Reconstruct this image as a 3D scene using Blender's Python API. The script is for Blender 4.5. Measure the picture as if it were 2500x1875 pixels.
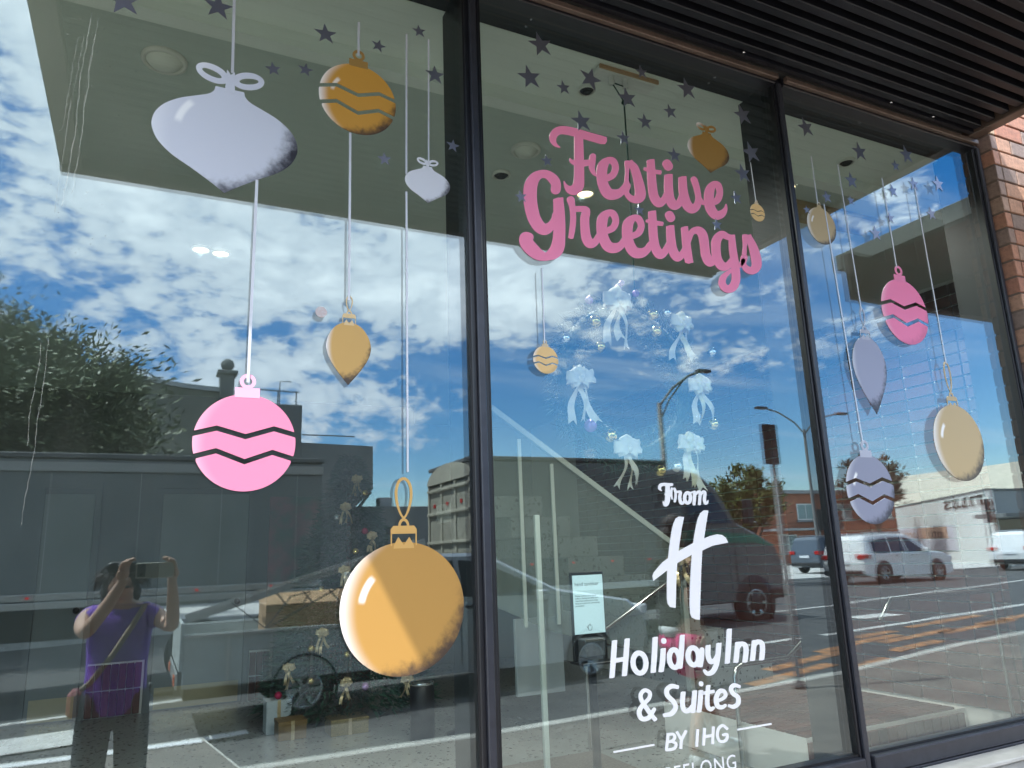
import bpy, bmesh, math, random
from mathutils import Vector, Matrix
from mathutils.geometry import tessellate_polygon

# ------------------------------------------------------------------ scene, camera, sky, sun
sc = bpy.context.scene
for o in list(bpy.data.objects):
    bpy.data.objects.remove(o)
COL = sc.collection
cd = bpy.data.cameras.new('camera')
cam = bpy.data.objects.new('camera', cd)
COL.objects.link(cam)
RIGHT = Vector((0.89880637, -0.43685662, -0.03610253))
DOWN = Vector((0.06592024, 0.21613115, -0.97413646))
FWD = Vector((0.43336085, 0.87318017, 0.22305775))
CAM = Vector((0.0, -2.05, 1.52))
m = Matrix((RIGHT, -DOWN, -FWD)).transposed().to_4x4()
m.translation = CAM
cam.matrix_world = m
cd.sensor_width = 36.0
cd.lens = 36.0 * 1809.34 / 2500.0
cd.clip_start = 0.02
cd.clip_end = 3000
sc.camera = cam

SUN_TRAVEL = Vector((0.533, 0.21, -1.0)).normalized()
SUN_TO = -SUN_TRAVEL
world = bpy.data.worlds.new('World')
sc.world = world
world.use_nodes = True
wn = world.node_tree
wn.nodes.clear()


class NT:
    """small wrapper that wires math nodes as expressions"""
    def __init__(self, tree):
        self.t = tree

    def n(self, kind, **kw):
        nd = self.t.nodes.new(kind)
        for k, v in kw.items():
            setattr(nd, k, v)
        return nd

    def link(self, a, b):
        self.t.links.new(a, b)

    def set(self, sock, v):
        if isinstance(v, bpy.types.NodeSocket):
            self.t.links.new(v, sock)
        elif isinstance(v, (tuple, list)):
            d = sock.default_value
            v = tuple(v)
            if len(d) == 4 and len(v) == 3:
                v = v + (1.0,)
            sock.default_value = v
        else:
            sock.default_value = v

    def m(self, op, a, b=None, c=None, clamp=False):
        nd = self.n('ShaderNodeMath', operation=op, use_clamp=clamp)
        for i, v in enumerate((a, b, c)):
            if v is not None:
                self.set(nd.inputs[i], v)
        return nd.outputs[0]

    def sstep(self, v, lo, hi):
        nd = self.n('ShaderNodeMapRange', interpolation_type='SMOOTHSTEP')
        self.set(nd.inputs[0], v)
        self.set(nd.inputs[1], lo)
        self.set(nd.inputs[2], hi)
        return nd.outputs[0]

    def mix(self, f, a, b):
        nd = self.n('ShaderNodeMix', data_type='RGBA')
        self.set(nd.inputs[0], f)
        self.set(nd.inputs[6], a)
        self.set(nd.inputs[7], b)
        return nd.outputs[2]

    def sep(self, v):
        nd = self.n('ShaderNodeSeparateXYZ')
        self.set(nd.inputs[0], v)
        return nd.outputs

    def comb(self, x, y, z):
        nd = self.n('ShaderNodeCombineXYZ')
        for i, v in enumerate((x, y, z)):
            self.set(nd.inputs[i], v)
        return nd.outputs[0]

    def noise(self, vec, scale, detail=2.0, rough=0.5, dist=0.0, col=False):
        nd = self.n('ShaderNodeTexNoise')
        if vec is not None:
            self.set(nd.inputs['Vector'], vec)
        nd.inputs['Scale'].default_value = scale
        nd.inputs['Detail'].default_value = detail
        nd.inputs['Roughness'].default_value = rough
        nd.inputs['Distortion'].default_value = dist
        return nd.outputs[1 if col else 0]

    def coord(self, which='Object'):
        return self.n('ShaderNodeTexCoord').outputs[which]


W = NT(wn)
sky = W.n('ShaderNodeTexSky', sky_type='NISHITA', sun_disc=False)
sky.sun_elevation = math.asin(SUN_TO.z)
sky.sun_rotation = math.atan2(SUN_TO.x, SUN_TO.y)
sky.air_density = 1.0
sky.dust_density = 0.35
sky.ozone_density = 2.2
gen = W.n('ShaderNodeTexCoord').outputs['Generated']
dx, dy, dz = W.sep(gen)
zc = W.m('MAXIMUM', dz, 0.03)
inv = W.m('DIVIDE', 1.0, W.m('ADD', zc, 0.06))
px = W.m('MULTIPLY', dx, inv)
py = W.m('MULTIPLY', dy, inv)
pv = W.comb(px, py, 0.0)
rr = W.m('SQRT', W.m('ADD', W.m('MULTIPLY', px, px), W.m('MULTIPLY', py, py)))
# fine mackerel cloud, stretched a little along the wind
pst = W.comb(W.m('MULTIPLY', W.m('ADD', px, W.m('MULTIPLY', py, 0.25)), 0.85), W.m('MULTIPLY', py, 1.15), 3.7)
n_big = W.noise(pv, 0.55, 3.0, 0.55, 0.3)
ang = W.comb(W.m('MULTIPLY', dx, 1.0), W.m('MULTIPLY', dy, 1.0), W.m('MULTIPLY', dz, 2.1))
n_mid = W.noise(ang, 5.2, 5.0, 0.6, 0.35)
n_fine = W.noise(ang, 24.0, 4.0, 0.6, 0.2)
cov = W.m('ADD', W.m('MULTIPLY', W.m('SUBTRACT', n_big, 0.5), 1.5), W.m('MULTIPLY', W.m('SUBTRACT', n_mid, 0.5), 1.35))
cov = W.m('ADD', cov, W.m('MULTIPLY', W.m('SUBTRACT', n_fine, 0.5), 1.25))
# the bank of cloud thins out towards the horizon and towards the east
front = W.m('SUBTRACT', 1.0, W.sstep(rr, 2.4, 5.2))
east = W.m('SUBTRACT', 1.0, W.sstep(px, 0.7, 2.4))
bias = W.m('ADD', W.m('MULTIPLY', front, 0.36), W.m('MULTIPLY', east, 0.38))
cov = W.m('ADD', W.m('ADD', cov, bias), -0.44)
mask = W.sstep(cov, -0.08, 0.28)
# thin streaky cirrus low down
cst = W.comb(W.m('MULTIPLY', px, 0.25), W.m('MULTIPLY', py, 1.1), 9.1)
cir = W.m('MULTIPLY', W.sstep(W.noise(cst, 1.1, 5.0, 0.6, 0.6), 0.5, 0.78), 0.5)
mask = W.m('MAXIMUM', mask, cir)
mask = W.m('MULTIPLY', mask, W.sstep(dz, 0.0, 0.06))
skyc = W.n('ShaderNodeHueSaturation')
skyc.inputs['Saturation'].default_value = 1.42
skyc.inputs['Value'].default_value = 0.80
W.link(sky.outputs[0], skyc.inputs['Color'])
cshade = W.mix(W.sstep(cov, 0.1, 0.9), (4.9, 5.3, 5.9), (8.3, 8.4, 8.5))
wcol = W.mix(mask, skyc.outputs[0], cshade)
bg = W.n('ShaderNodeBackground')
W.link(wcol, bg.inputs['Color'])
bg.inputs['Strength'].default_value = 0.1
wo = W.n('ShaderNodeOutputWorld')
W.link(bg.outputs[0], wo.inputs[0])

sl = bpy.data.lights.new('sun', 'SUN')
sl.energy = 2.7
sl.angle = math.radians(0.53)
sl.color = (1.0, 0.955, 0.88)
sun = bpy.data.objects.new('sun', sl)
COL.objects.link(sun)
sun.rotation_euler = SUN_TRAVEL.to_track_quat('-Z', 'Y').to_euler()
sun.location = (-20, -10, 40)

sc.view_settings.view_transform = 'Standard'
sc.view_settings.look = 'None'
sc.view_settings.exposure = 2.34
sc.view_settings.gamma = 1.0
sc.view_settings.use_curve_mapping = False
sc.render.engine = 'CYCLES'
cy = sc.cycles
cy.use_denoising = True
cy.max_bounces = 10
cy.diffuse_bounces = 4
cy.glossy_bounces = 5
cy.transparent_max_bounces = 24
cy.transmission_bounces = 6
cy.caustics_reflective = False
cy.caustics_refractive = False
cy.sample_clamp_indirect = 6.0

# ------------------------------------------------------------------ mesh and object helpers
rnd = random.Random(7)


class MB:
    """collects boxes, tubes, sheets into one mesh"""
    backed = 0

    def __init__(self):
        self.v, self.f, self.mi, self.sm = [], [], [], []

    def add(self, verts, faces, mi=0, smooth=False):
        b = len(self.v)
        self.v += [tuple(p) for p in verts]
        for f in faces:
            self.f.append(tuple(b + i for i in f))
            self.mi.append(mi)
            self.sm.append(smooth)
        return self

    def box(self, x0, x1, y0, y1, z0, z1, mi=0):
        vs = [(x, y, z) for z in (z0, z1) for y in (y0, y1) for x in (x0, x1)]
        return self.add(vs, [(0, 2, 3, 1), (4, 5, 7, 6), (0, 1, 5, 4), (2, 6, 7, 3), (0, 4, 6, 2), (1, 3, 7, 5)], mi)

    def cbox(self, x0, x1, y0, y1, z0, z1, b=0.004, mi=0):
        """box with chamfered edges"""
        bm = bmesh.new()
        vs = [bm.verts.new((x, y, z)) for z in (z0, z1) for y in (y0, y1) for x in (x0, x1)]
        for f in [(0, 2, 3, 1), (4, 5, 7, 6), (0, 1, 5, 4), (2, 6, 7, 3), (0, 4, 6, 2), (1, 3, 7, 5)]:
            bm.faces.new([vs[i] for i in f])
        bmesh.ops.bevel(bm, geom=list(bm.edges), offset=b, segments=1, affect='EDGES')
        bm.verts.index_update()
        self.add([v.co for v in bm.verts], [[v.index for v in f.verts] for f in bm.faces], mi)
        bm.free()
        return self

    def bar(self, a, b, w, h, mi=0, up=(0, 0, 1)):
        a, b = Vector(a), Vector(b)
        d = (b - a).normalized()
        u = Vector(up)
        if abs(d.dot(u)) > 0.97:
            u = Vector((0, 1, 0))
        s = d.cross(u).normalized() * (w / 2)
        t = s.cross(d).normalized() * (h / 2)
        vs = [p + i * s + j * t for p in (a, b) for i, j in ((-1, -1), (1, -1), (1, 1), (-1, 1))]
        return self.add(vs, [(3, 2, 1, 0), (4, 5, 6, 7), (0, 1, 5, 4), (1, 2, 6, 5), (2, 3, 7, 6), (3, 0, 4, 7)], mi)

    def tube(self, pts, r, n=10, mi=0, closed=False):
        pts = [Vector(p) for p in pts]
        rs = r if isinstance(r, (list, tuple)) else [r] * len(pts)
        k = len(pts)
        rings = []
        prev = None
        for i, p in enumerate(pts):
            if closed:
                d = pts[(i + 1) % k] - pts[i - 1]
            else:
                d = pts[min(i + 1, k - 1)] - pts[max(i - 1, 0)]
            d.normalize()
            if prev is None:
                u = Vector((0, 0, 1)) if abs(d.z) < 0.9 else Vector((1, 0, 0))
            else:
                u = prev
            s = d.cross(u).normalized()
            u = s.cross(d).normalized()
            prev = u
            rings.append([p + rs[i] * (math.cos(a) * s + math.sin(a) * u) for a in [2 * math.pi * j / n for j in range(n)]])
        vs = [q for ring in rings for q in ring]
        fs = []
        for i in range(k if closed else k - 1):
            for j in range(n):
                a, b = i * n + j, i * n + (j + 1) % n
                c, d2 = ((i + 1) % k) * n + (j + 1) % n, ((i + 1) % k) * n + j
                fs.append((a, b, c, d2))
        self.add(vs, fs, mi, True)
        if not closed:
            self.add(rings[0], [tuple(range(n))][::1], mi)
            self.add(rings[-1], [tuple(reversed(range(n)))], mi)
        return self

    def lathe(self, prof, c=(0, 0, 0), axis='z', n=20, mi=0, smooth=True):
        c = Vector(c)
        vs = []
        for r, h in prof:
            for j in range(n):
                a = 2 * math.pi * j / n
                u, w = r * math.cos(a), r * math.sin(a)
                vs.append(c + (Vector((u, w, h)) if axis == 'z' else Vector((u, h, w)) if axis == 'y' else Vector((h, u, w))))
        fs = [(i * n + j, i * n + (j + 1) % n, (i + 1) * n + (j + 1) % n, (i + 1) * n + j) for i in range(len(prof) - 1) for j in range(n)]
        self.add(vs, fs, mi, smooth)
        return self

    def sphere(self, c, r, n=12, mi=0, sx=1, sy=1, sz=1):
        k = max(6, n // 2)
        vs, fs = [], []
        for i in range(k + 1):
            t = math.pi * i / k
            for j in range(n):
                a = 2 * math.pi * j / n
                vs.append((c[0] + sx * r * math.sin(t) * math.cos(a), c[1] + sy * r * math.sin(t) * math.sin(a), c[2] + sz * r * math.cos(t)))
        for i in range(k):
            for j in range(n):
                fs.append((i * n + j, (i + 1) * n + j, (i + 1) * n + (j + 1) % n, i * n + (j + 1) % n))
        return self.add(vs, fs, mi, True)

    def plate(self, polys, y0, y1, mi=0, plane='xz'):
        """flat shape with holes (first contour is the outline), given thickness between y0 (front) and y1"""
        def mk(p, y):
            return Vector((p[0], y, p[1])) if plane == 'xz' else (Vector((y, p[0], p[1])) if plane == 'yz' else Vector((p[0], p[1], y)))
        flat = [p for c in polys for p in c]
        tris = tessellate_polygon([[Vector((p[0], p[1], 0)) for p in c] for c in polys])
        n = len(flat)
        vs = [mk(p, y0) for p in flat] + [mk(p, y1) for p in flat]
        fs, bk_ = [], []
        for a, b, c in tris:
            ax, ay = flat[a]
            bx, by = flat[b]
            cx_, cy_ = flat[c]
            if (bx - ax) * (cy_ - ay) - (by - ay) * (cx_ - ax) < 0:
                a, b, c = a, c, b
            fs.append((a, b, c))
            bk_.append((n + a, n + c, n + b))
        i = 0
        for c in polys:
            k = len(c)
            for j in range(k):
                p, q = i + j, i + (j + 1) % k
                fs.append((p, q, n + q, n + p))
            i += k
        base = len(self.v)
        self.add(vs, fs, mi)
        for f in bk_:
            self.f.append(tuple(base + j for j in f))
            self.mi.append(mi + self.backed)
            self.sm.append(False)
        return self

    def prism(self, poly, y0, y1, mi=0):
        return self.plate([poly], y0, y1, mi)

    def build(self, name, mats, parent=None, loc=None, smooth=None, fixn=False):
        me = bpy.data.meshes.new(name)
        me.from_pydata(self.v, [], self.f)
        if not isinstance(mats, (list, tuple)):
            mats = [mats]
        for mt in mats:
            me.materials.append(mt)
        me.polygons.foreach_set('material_index', self.mi)
        me.polygons.foreach_set('use_smooth', [bool(s if smooth is None else smooth) for s in self.sm])
        if fixn:
            bm = bmesh.new()
            bm.from_mesh(me)
            bmesh.ops.remove_doubles(bm, verts=bm.verts, dist=1e-5)
            bmesh.ops.recalc_face_normals(bm, faces=bm.faces)
            bm.to_mesh(me)
            bm.free()
        me.update()
        o = bpy.data.objects.new(name, me)
        COL.objects.link(o)
        if parent is not None:
            o.parent = parent
        if loc is not None:
            o.location = loc
        return o


def thing(name, label, cat, loc=(0, 0, 0), group=None, rz=0.0):
    o = bpy.data.objects.new(name, None)
    o.empty_display_size = 0.1
    COL.objects.link(o)
    o.location = loc
    o.rotation_euler = (0, 0, rz)
    o['label'] = label
    o['category'] = cat
    if group:
        o['group'] = group
    return o


def tag(o, label, cat, group=None):
    o['label'] = label
    o['category'] = cat
    if group:
        o['group'] = group
    return o


def struct(o, label=None):
    o['kind'] = 'structure'
    if label:
        o['label'] = label
    return o


def dup(o, parent=None, loc=None):
    c = o.copy()
    COL.objects.link(c)
    c.parent = parent
    if loc is not None:
        c.location = loc
    return c


# ------------------------------------------------------------------ materials
MATS = {}


def mat(name, col, rough=0.6, metal=0.0, var=0.0, vscale=6.0, col2=None, bump=0.0, bscale=30.0, spec=0.5, emit=None, estr=0.0, coat=0.0, alpha=None):
    if name in MATS:
        return MATS[name]
    mt = bpy.data.materials.new(name)
    mt.use_nodes = True
    t = NT(mt.node_tree)
    b = mt.node_tree.nodes['Principled BSDF']
    b.inputs['Roughness'].default_value = rough
    b.inputs['Metallic'].default_value = metal
    b.inputs['Specular IOR Level'].default_value = spec
    b.inputs['Coat Weight'].default_value = coat
    if var > 0 or col2 is not None:
        c2 = col2 if col2 is not None else tuple(max(0, c * (1 - var)) for c in col)
        n1 = t.noise(t.coord(), vscale, 5.0, 0.6)
        f = t.sstep(n1, 0.34, 0.66)
        t.link(t.mix(f, col, c2), b.inputs['Base Color'])
    else:
        b.inputs['Base Color'].default_value = (*col, 1)
    if bump > 0:
        bp = t.n('ShaderNodeBump')
        bp.inputs['Strength'].default_value = 1.0
        bp.inputs['Distance'].default_value = bump
        t.link(t.noise(t.coord(), bscale, 4.0, 0.6), bp.inputs['Height'])
        t.link(bp.outputs[0], b.inputs['Normal'])
    if emit is not None:
        b.inputs['Emission Color'].default_value = (*emit, 1)
        b.inputs['Emission Strength'].default_value = estr
    if alpha is not None:
        b.inputs['Alpha'].default_value = alpha
    MATS[name] = mt
    return mt


def glass_reflect(name, r0, tint, bump, scale, seed):
    """one glass face: transmits with a tint and mirrors the street, with slow float-glass waves"""
    mt = bpy.data.materials.new(name)
    mt.use_nodes = True
    t = NT(mt.node_tree)
    t.t.nodes.clear()
    out = t.n('ShaderNodeOutputMaterial')
    tr = t.n('ShaderNodeBsdfTransparent')
    t.set(tr.inputs[0], tint)
    gl = t.n('ShaderNodeBsdfGlossy')
    gl.inputs['Roughness'].default_value = 0.0
    t.set(gl.inputs['Color'], (0.77, 0.90, 1.0))
    co = t.coord()
    x, y, z = t.sep(co)
    v = t.comb(t.m('ADD', t.m('MULTIPLY', x, 1.0), seed), seed * 1.7, t.m('MULTIPLY', z, 0.55))
    bp = t.n('ShaderNodeBump')
    bp.inputs['Strength'].default_value = 1.0
    bp.inputs['Distance'].default_value = bump
    t.link(t.noise(v, scale, 1.0, 0.4), bp.inputs['Height'])
    t.link(bp.outputs[0], gl.inputs['Normal'])
    lw = t.n('ShaderNodeLayerWeight')
    lw.inputs['Blend'].default_value = 0.5
    fr = t.m('POWER', lw.outputs['Facing'], 4.0)
    fac = t.m('ADD', r0, t.m('MULTIPLY', fr, 0.8 - r0), clamp=True)
    # a film of dust: light streaks and spots that scatter a little daylight
    df = t.n('ShaderNodeBsdfDiffuse')
    t.set(df.inputs[0], (0.62, 0.62, 0.6))
    dv = t.comb(t.m('MULTIPLY', x, 1.0), 0.0, t.m('MULTIPLY', z, 0.22))
    dn = t.m('MULTIPLY', t.noise(dv, 9.0, 6.0, 0.7), t.noise(co, 1.3, 2.0, 0.5))
    dust = t.m('ADD', t.m('MULTIPLY', t.sstep(dn, 0.2, 0.5), 0.012), 0.002)
    mx = t.n('ShaderNodeMixShader')
    t.link(fac, mx.inputs[0])
    t.link(tr.outputs[0], mx.inputs[1])
    t.link(gl.outputs[0], mx.inputs[2])
    mx2 = t.n('ShaderNodeMixShader')
    t.link(dust, mx2.inputs[0])
    t.link(mx.outputs[0], mx2.inputs[1])
    t.link(df.outputs[0], mx2.inputs[2])
    t.link(mx2.outputs[0], out.inputs[0])
    return mt


def glass_clear(name, tint):
    mt = bpy.data.materials.new(name)
    mt.use_nodes = True
    t = NT(mt.node_tree)
    t.t.nodes.clear()
    out = t.n('ShaderNodeOutputMaterial')
    tr = t.n('ShaderNodeBsdfTransparent')
    t.set(tr.inputs[0], tint)
    t.link(tr.outputs[0], out.inputs[0])
    return mt


def vinyl(name, base, edge=(0.02, 0.02, 0.03), hi=(0.9, 0.92, 0.97), R=0.1, dark=0.9, light=0.9, streak=0.0, stretch=1.0, metal=0.0, rim=(1.12, 1.42)):
    """printed vinyl: flat colour with the artwork's own airbrushed rim, pale flank and gloss stroke"""
    if name in MATS:
        return MATS[name]
    mt = bpy.data.materials.new(name)
    mt.use_nodes = True
    t = NT(mt.node_tree)
    b = mt.node_tree.nodes['Principled BSDF']
    b.inputs['Roughness'].default_value = 0.42
    b.inputs['Metallic'].default_value = metal
    b.inputs['Specular IOR Level'].default_value = 0.35
    co = t.coord()
    x, y, z = t.sep(co)
    u = t.m('DIVIDE', x, R)
    v = t.m('DIVIDE', z, R * stretch)

    def dist(cx, cy):
        a = t.m('SUBTRACT', u, cx)
        c = t.m('SUBTRACT', v, cy)
        return t.m('SQRT', t.m('ADD', t.m('MULTIPLY', a, a), t.m('MULTIPLY', c, c)))
    ns = t.m('MULTIPLY', t.m('SUBTRACT', t.noise(co, 9.0 / R * 0.6, 4.0, 0.7), 0.5), 0.34)
    dk = t.m('MULTIPLY', t.sstep(t.m('ADD', dist(-0.26, 0.34), ns), rim[0], rim[1]), dark)
    lt = t.m('MULTIPLY', t.sstep(dist(0.42, -0.02), 1.14, 1.5), light)
    c = t.mix(lt, base, hi)
    c = t.mix(dk, c, edge)
    if streak > 0:
        ang = t.m('ARCTAN2', v, u)
        rad = dist(0, 0)
        ring = t.m('SUBTRACT', 1.0, t.sstep(t.m('ABSOLUTE', t.m('SUBTRACT', rad, 0.68)), 0.02, 0.075))
        arc = t.m('SUBTRACT', 1.0, t.sstep(t.m('ABSOLUTE', t.m('SUBTRACT', ang, 2.68)), 0.2, 0.36))
        c = t.mix(t.m('MULTIPLY', t.m('MULTIPLY', ring, arc), streak), c, (0.95, 0.96, 0.98))
    t.link(c, b.inputs['Base Color'])
    MATS[name] = mt
    return mt


def terrazzo(name):
    mt = bpy.data.materials.new(name)
    mt.use_nodes = True
    t = NT(mt.node_tree)
    b = mt.node_tree.nodes['Principled BSDF']
    co = t.coord()
    vo = t.n('ShaderNodeTexVoronoi', feature='F1')
    vo.inputs['Scale'].default_value = 24.0
    wv = t.n('ShaderNodeVectorMath', operation='ADD')
    sc_ = t.n('ShaderNodeVectorMath', operation='SCALE')
    t.link(t.noise(co, 30, 2, 0.5, col=True), sc_.inputs[0])
    sc_.inputs['Scale'].default_value = 0.05
    t.link(co, wv.inputs[0])
    t.link(sc_.outputs[0], wv.inputs[1])
    t.link(wv.outputs[0], vo.inputs['Vector'])
    rc = t.sep(vo.outputs['Color'])
    lim = t.m('ADD', 0.1, t.m('MULTIPLY', rc[0], 0.3))
    chip = t.m('MULTIPLY', t.m('SUBTRACT', 1.0, t.sstep(t.m('SUBTRACT', vo.outputs['Distance'], lim), -0.03, 0.03)), t.m('GREATER_THAN', rc[1], 0.25))
    basec = t.mix(t.noise(co, 3, 4, 0.6), (0.34, 0.36, 0.35), (0.27, 0.29, 0.285))
    t.link(t.mix(chip, basec, (0.035, 0.04, 0.04)), b.inputs['Base Color'])
    b.inputs['Roughness'].default_value = 0.22
    MATS[name] = mt
    return mt


def brickmat(name, cols, rough=0.75):
    """fired clay: colour differs from brick to brick (by object), with grain and pits"""
    mt = bpy.data.materials.new(name)
    mt.use_nodes = True
    t = NT(mt.node_tree)
    b = mt.node_tree.nodes['Principled BSDF']
    oi = t.n('ShaderNodeObjectInfo')
    rp = t.n('ShaderNodeValToRGB')
    rp.color_ramp.interpolation = 'CONSTANT'
    el = rp.color_ramp.elements
    while len(el) < len(cols):
        el.new(0.5)
    for i, c in enumerate(cols):
        el[i].position = i / len(cols)
        el[i].color = (*c, 1)
    t.link(oi.outputs['Random'], rp.inputs[0])
    co = t.coord()
    g = t.noise(co, 40, 5, 0.7)
    c = t.mix(t.m('MULTIPLY', t.sstep(g, 0.35, 0.7), 0.45), rp.outputs[0], (0.10, 0.075, 0.065))
    t.link(c, b.inputs['Base Color'])
    bp = t.n('ShaderNodeBump')
    bp.inputs['Distance'].default_value = 0.003
    t.link(g, bp.inputs['Height'])
    t.link(bp.outputs[0], b.inputs['Normal'])
    b.inputs['Roughness'].default_value = rough
    MATS[name] = mt
    return mt


def foliage(name, c1, c2):
    mt = bpy.data.materials.new(name)
    mt.use_nodes = True
    t = NT(mt.node_tree)
    b = mt.node_tree.nodes['Principled BSDF']
    co = t.coord()
    c = t.mix(t.sstep(t.noise(co, 1.6, 4, 0.7), 0.35, 0.65), c1, c2)
    t.link(c, b.inputs['Base Color'])
    b.inputs['Roughness'].default_value = 0.55
    MATS[name] = mt
    return mt

M_frame = mat('charcoal_powdercoat', (0.012, 0.013, 0.019), 0.38, 0.0, 0.25, 14)
M_frame_lt = mat('grey_cap_powdercoat', (0.042, 0.045, 0.06), 0.36, 0.2, 0.2, 20)
M_rubber = mat('black_gasket', (0.006, 0.006, 0.008), 0.5)
M_bronze = mat('bronze_trim', (0.16, 0.115, 0.095), 0.4, 0.35, 0.25, 12)
M_dark = mat('dark_soffit_lining', (0.008, 0.010, 0.015), 0.6)
M_batten = mat('dark_aluminium_batten', (0.015, 0.017, 0.024), 0.42, 0.3, 0.3, 4)
M_fin = mat('dark_reveal_paint', (0.010, 0.014, 0.019), 0.55, 0, 0.2, 6)
M_conc = mat('concrete', (0.40, 0.40, 0.39), 0.8, 0, 0, 5, (0.30, 0.305, 0.30), 0.002, 60)
M_conc_lt = mat('pale_concrete', (0.55, 0.545, 0.52), 0.8, 0, 0, 6, (0.44, 0.435, 0.41), 0.002, 50)
M_white = mat('white_paint', (0.78, 0.78, 0.77), 0.5, 0, 0.08, 3)
M_ceil = mat('ceiling_paint', (0.84, 0.88, 0.84), 0.8, 0, 0.04, 2)
M_ceil_b = mat('dimmed_ceiling_paint', (0.55, 0.61, 0.57), 0.8, 0, 0.05, 2)  # inner ceiling, colour darkened to stand for light falling off with depth
M_wall_in = mat('interior_wall_paint', (0.16, 0.18, 0.18), 0.8, 0, 0.06, 2)
M_door = mat('door_paint', (0.23, 0.26, 0.26), 0.55, 0, 0.05, 2)
M_steel = mat('brushed_steel', (0.62, 0.62, 0.61), 0.22, 1.0)
M_brass = mat('brass_plate', (0.55, 0.47, 0.30), 0.3, 0.9)
M_black = mat('black_plastic', (0.012, 0.012, 0.014), 0.4)
M_chrome = mat('chrome', (0.8, 0.8, 0.82), 0.08, 1.0)
M_mortar = mat('pale_mortar', (0.84, 0.84, 0.82), 0.9)
M_mortar_d = mat('brown_mortar', (0.16, 0.12, 0.10), 0.9)
M_terr = terrazzo('terrazzo')
M_brick_in = brickmat('glazed_dark_red_brick', [(0.115, 0.035, 0.028), (0.085, 0.028, 0.024), (0.14, 0.045, 0.033), (0.07, 0.026, 0.024)], 0.35)
M_brick_out = brickmat('mixed_face_brick', [(0.45, 0.225, 0.155), (0.30, 0.21, 0.18), (0.40, 0.27, 0.215), (0.50, 0.29, 0.205), (0.26, 0.195, 0.175), (0.43, 0.20, 0.14), (0.55, 0.41, 0.29)])

# ------------------------------------------------------------------ ground, pavement, road
def hr(x):
    return -0.32 + 0.032 * min(max(x, -14.0), 10.0)


def kerb_y(x):
    pts = [(-60, -5.7), (0.60, -5.7), (0.78, -4.45), (3.0, -4.42), (4.4, -4.5), (7.8, -4.68), (12, -5.15), (18, -5.6), (60, -6.6)]
    for (a, b), (c, d) in zip(pts[:-1], pts[1:]):
        if a <= x <= c:
            return b + (d - b) * (x - a) / (c - a)
    return -6.6


def pav_z(x):
    return max(0.0, hr(x) + 0.10)


M_asph = mat('asphalt', (0.075, 0.074, 0.072), 0.85, 0, 0, 3, (0.052, 0.052, 0.053), 0.003, 120)
M_pave = mat('pavement_concrete', (0.165, 0.145, 0.122), 0.85, 0, 0, 1.6, (0.12, 0.107, 0.092), 0.002, 80)
M_kerb = mat('kerb_concrete', (0.46, 0.44, 0.39), 0.85, 0, 0, 4, (0.36, 0.345, 0.31), 0.002, 60)
M_line = mat('white_road_paint', (0.62, 0.61, 0.57), 0.8, 0, 0, 8, (0.36, 0.355, 0.34))
M_orange = mat('worn_orange_road_paint', (0.42, 0.19, 0.075), 0.85, 0, 0, 5, (0.20, 0.115, 0.07))
M_soil = mat('far_ground', (0.16, 0.15, 0.12), 0.9, 0, 0, 0.2, (0.10, 0.115, 0.075))

g = MB()
gx = [-1500, -500, -150, -60, -30, -14, -10, -6, -3, 0, 3, 6, 10, 16, 30, 60, 150, 500, 1500]
gy = [1500, 300, 60, 12, -0.05, -3.2, -8, -14, -20, -28, -45, -90, -300, -1500]
vs = []
for y in gy:
    for x in gx:
        z = hr(x) if y < -0.04 else -0.8
        if y == -0.05 or y == -3.2:
            z = hr(x) - 0.25
        if abs(y) > 200 or abs(x) > 400:
            z -= 0.5
        vs.append((x, y, z - 0.02))
nx = len(gx)
g.add(vs, [(j * nx + i, (j + 1) * nx + i, (j + 1) * nx + i + 1, j * nx + i + 1) for j in range(len(gy) - 1) for i in range(nx - 1)])
struct(g.build('ground', M_soil))

r_ = MB()
rx = [-60, -30, -14, -6, -2, 0.7, 3, 6, 10, 16, 25, 60]
ry = [-4.3, -6, -9, -13, -18, -21.5]
r_.add([(x, y, hr(x)) for y in ry for x in rx], [(j * len(rx) + i, (j + 1) * len(rx) + i, (j + 1) * len(rx) + i + 1, j * len(rx) + i + 1) for j in range(len(ry) - 1) for i in range(len(rx) - 1)])
struct(r_.build('road', M_asph))

px_ = [-60, -30, -12, -6, -3, -1, 0.0, 0.60, 0.66, 0.72, 0.78, 1.2, 2, 3, 4.4, 6, 7.8, 10, 12, 15, 18, 25, 40, 60]
pv_ = MB()
vs, fs = [], []
for x in px_:
    vs += [(x, -0.1, pav_z(x)), (x, -2.2, pav_z(x)), (x, kerb_y(x) + 0.16, pav_z(x))]
for i in range(len(px_) - 1):
    for j in range(2):
        fs.append((i * 3 + j, i * 3 + j + 1, (i + 1) * 3 + j + 1, (i + 1) * 3 + j))
pv_.add(vs, fs)
struct(pv_.build('pavement', M_pave))
kb = MB()
vs, fs = [], []
for x in px_:
    y, z, b = kerb_y(x), pav_z(x) + 0.004, hr(x) - 0.03
    vs += [(x, y + 0.17, z), (x, y + 0.02, z), (x, y, z - 0.02), (x, y - 0.01, b), (x, y + 0.17, b)]
for i in range(len(px_) - 1):
    for j in range(4):
        fs.append((i * 5 + j, i * 5 + j + 1, (i + 1) * 5 + j + 1, (i + 1) * 5 + j))
kb.add(vs, fs)
struct(kb.build('kerb', M_kerb))


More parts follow.
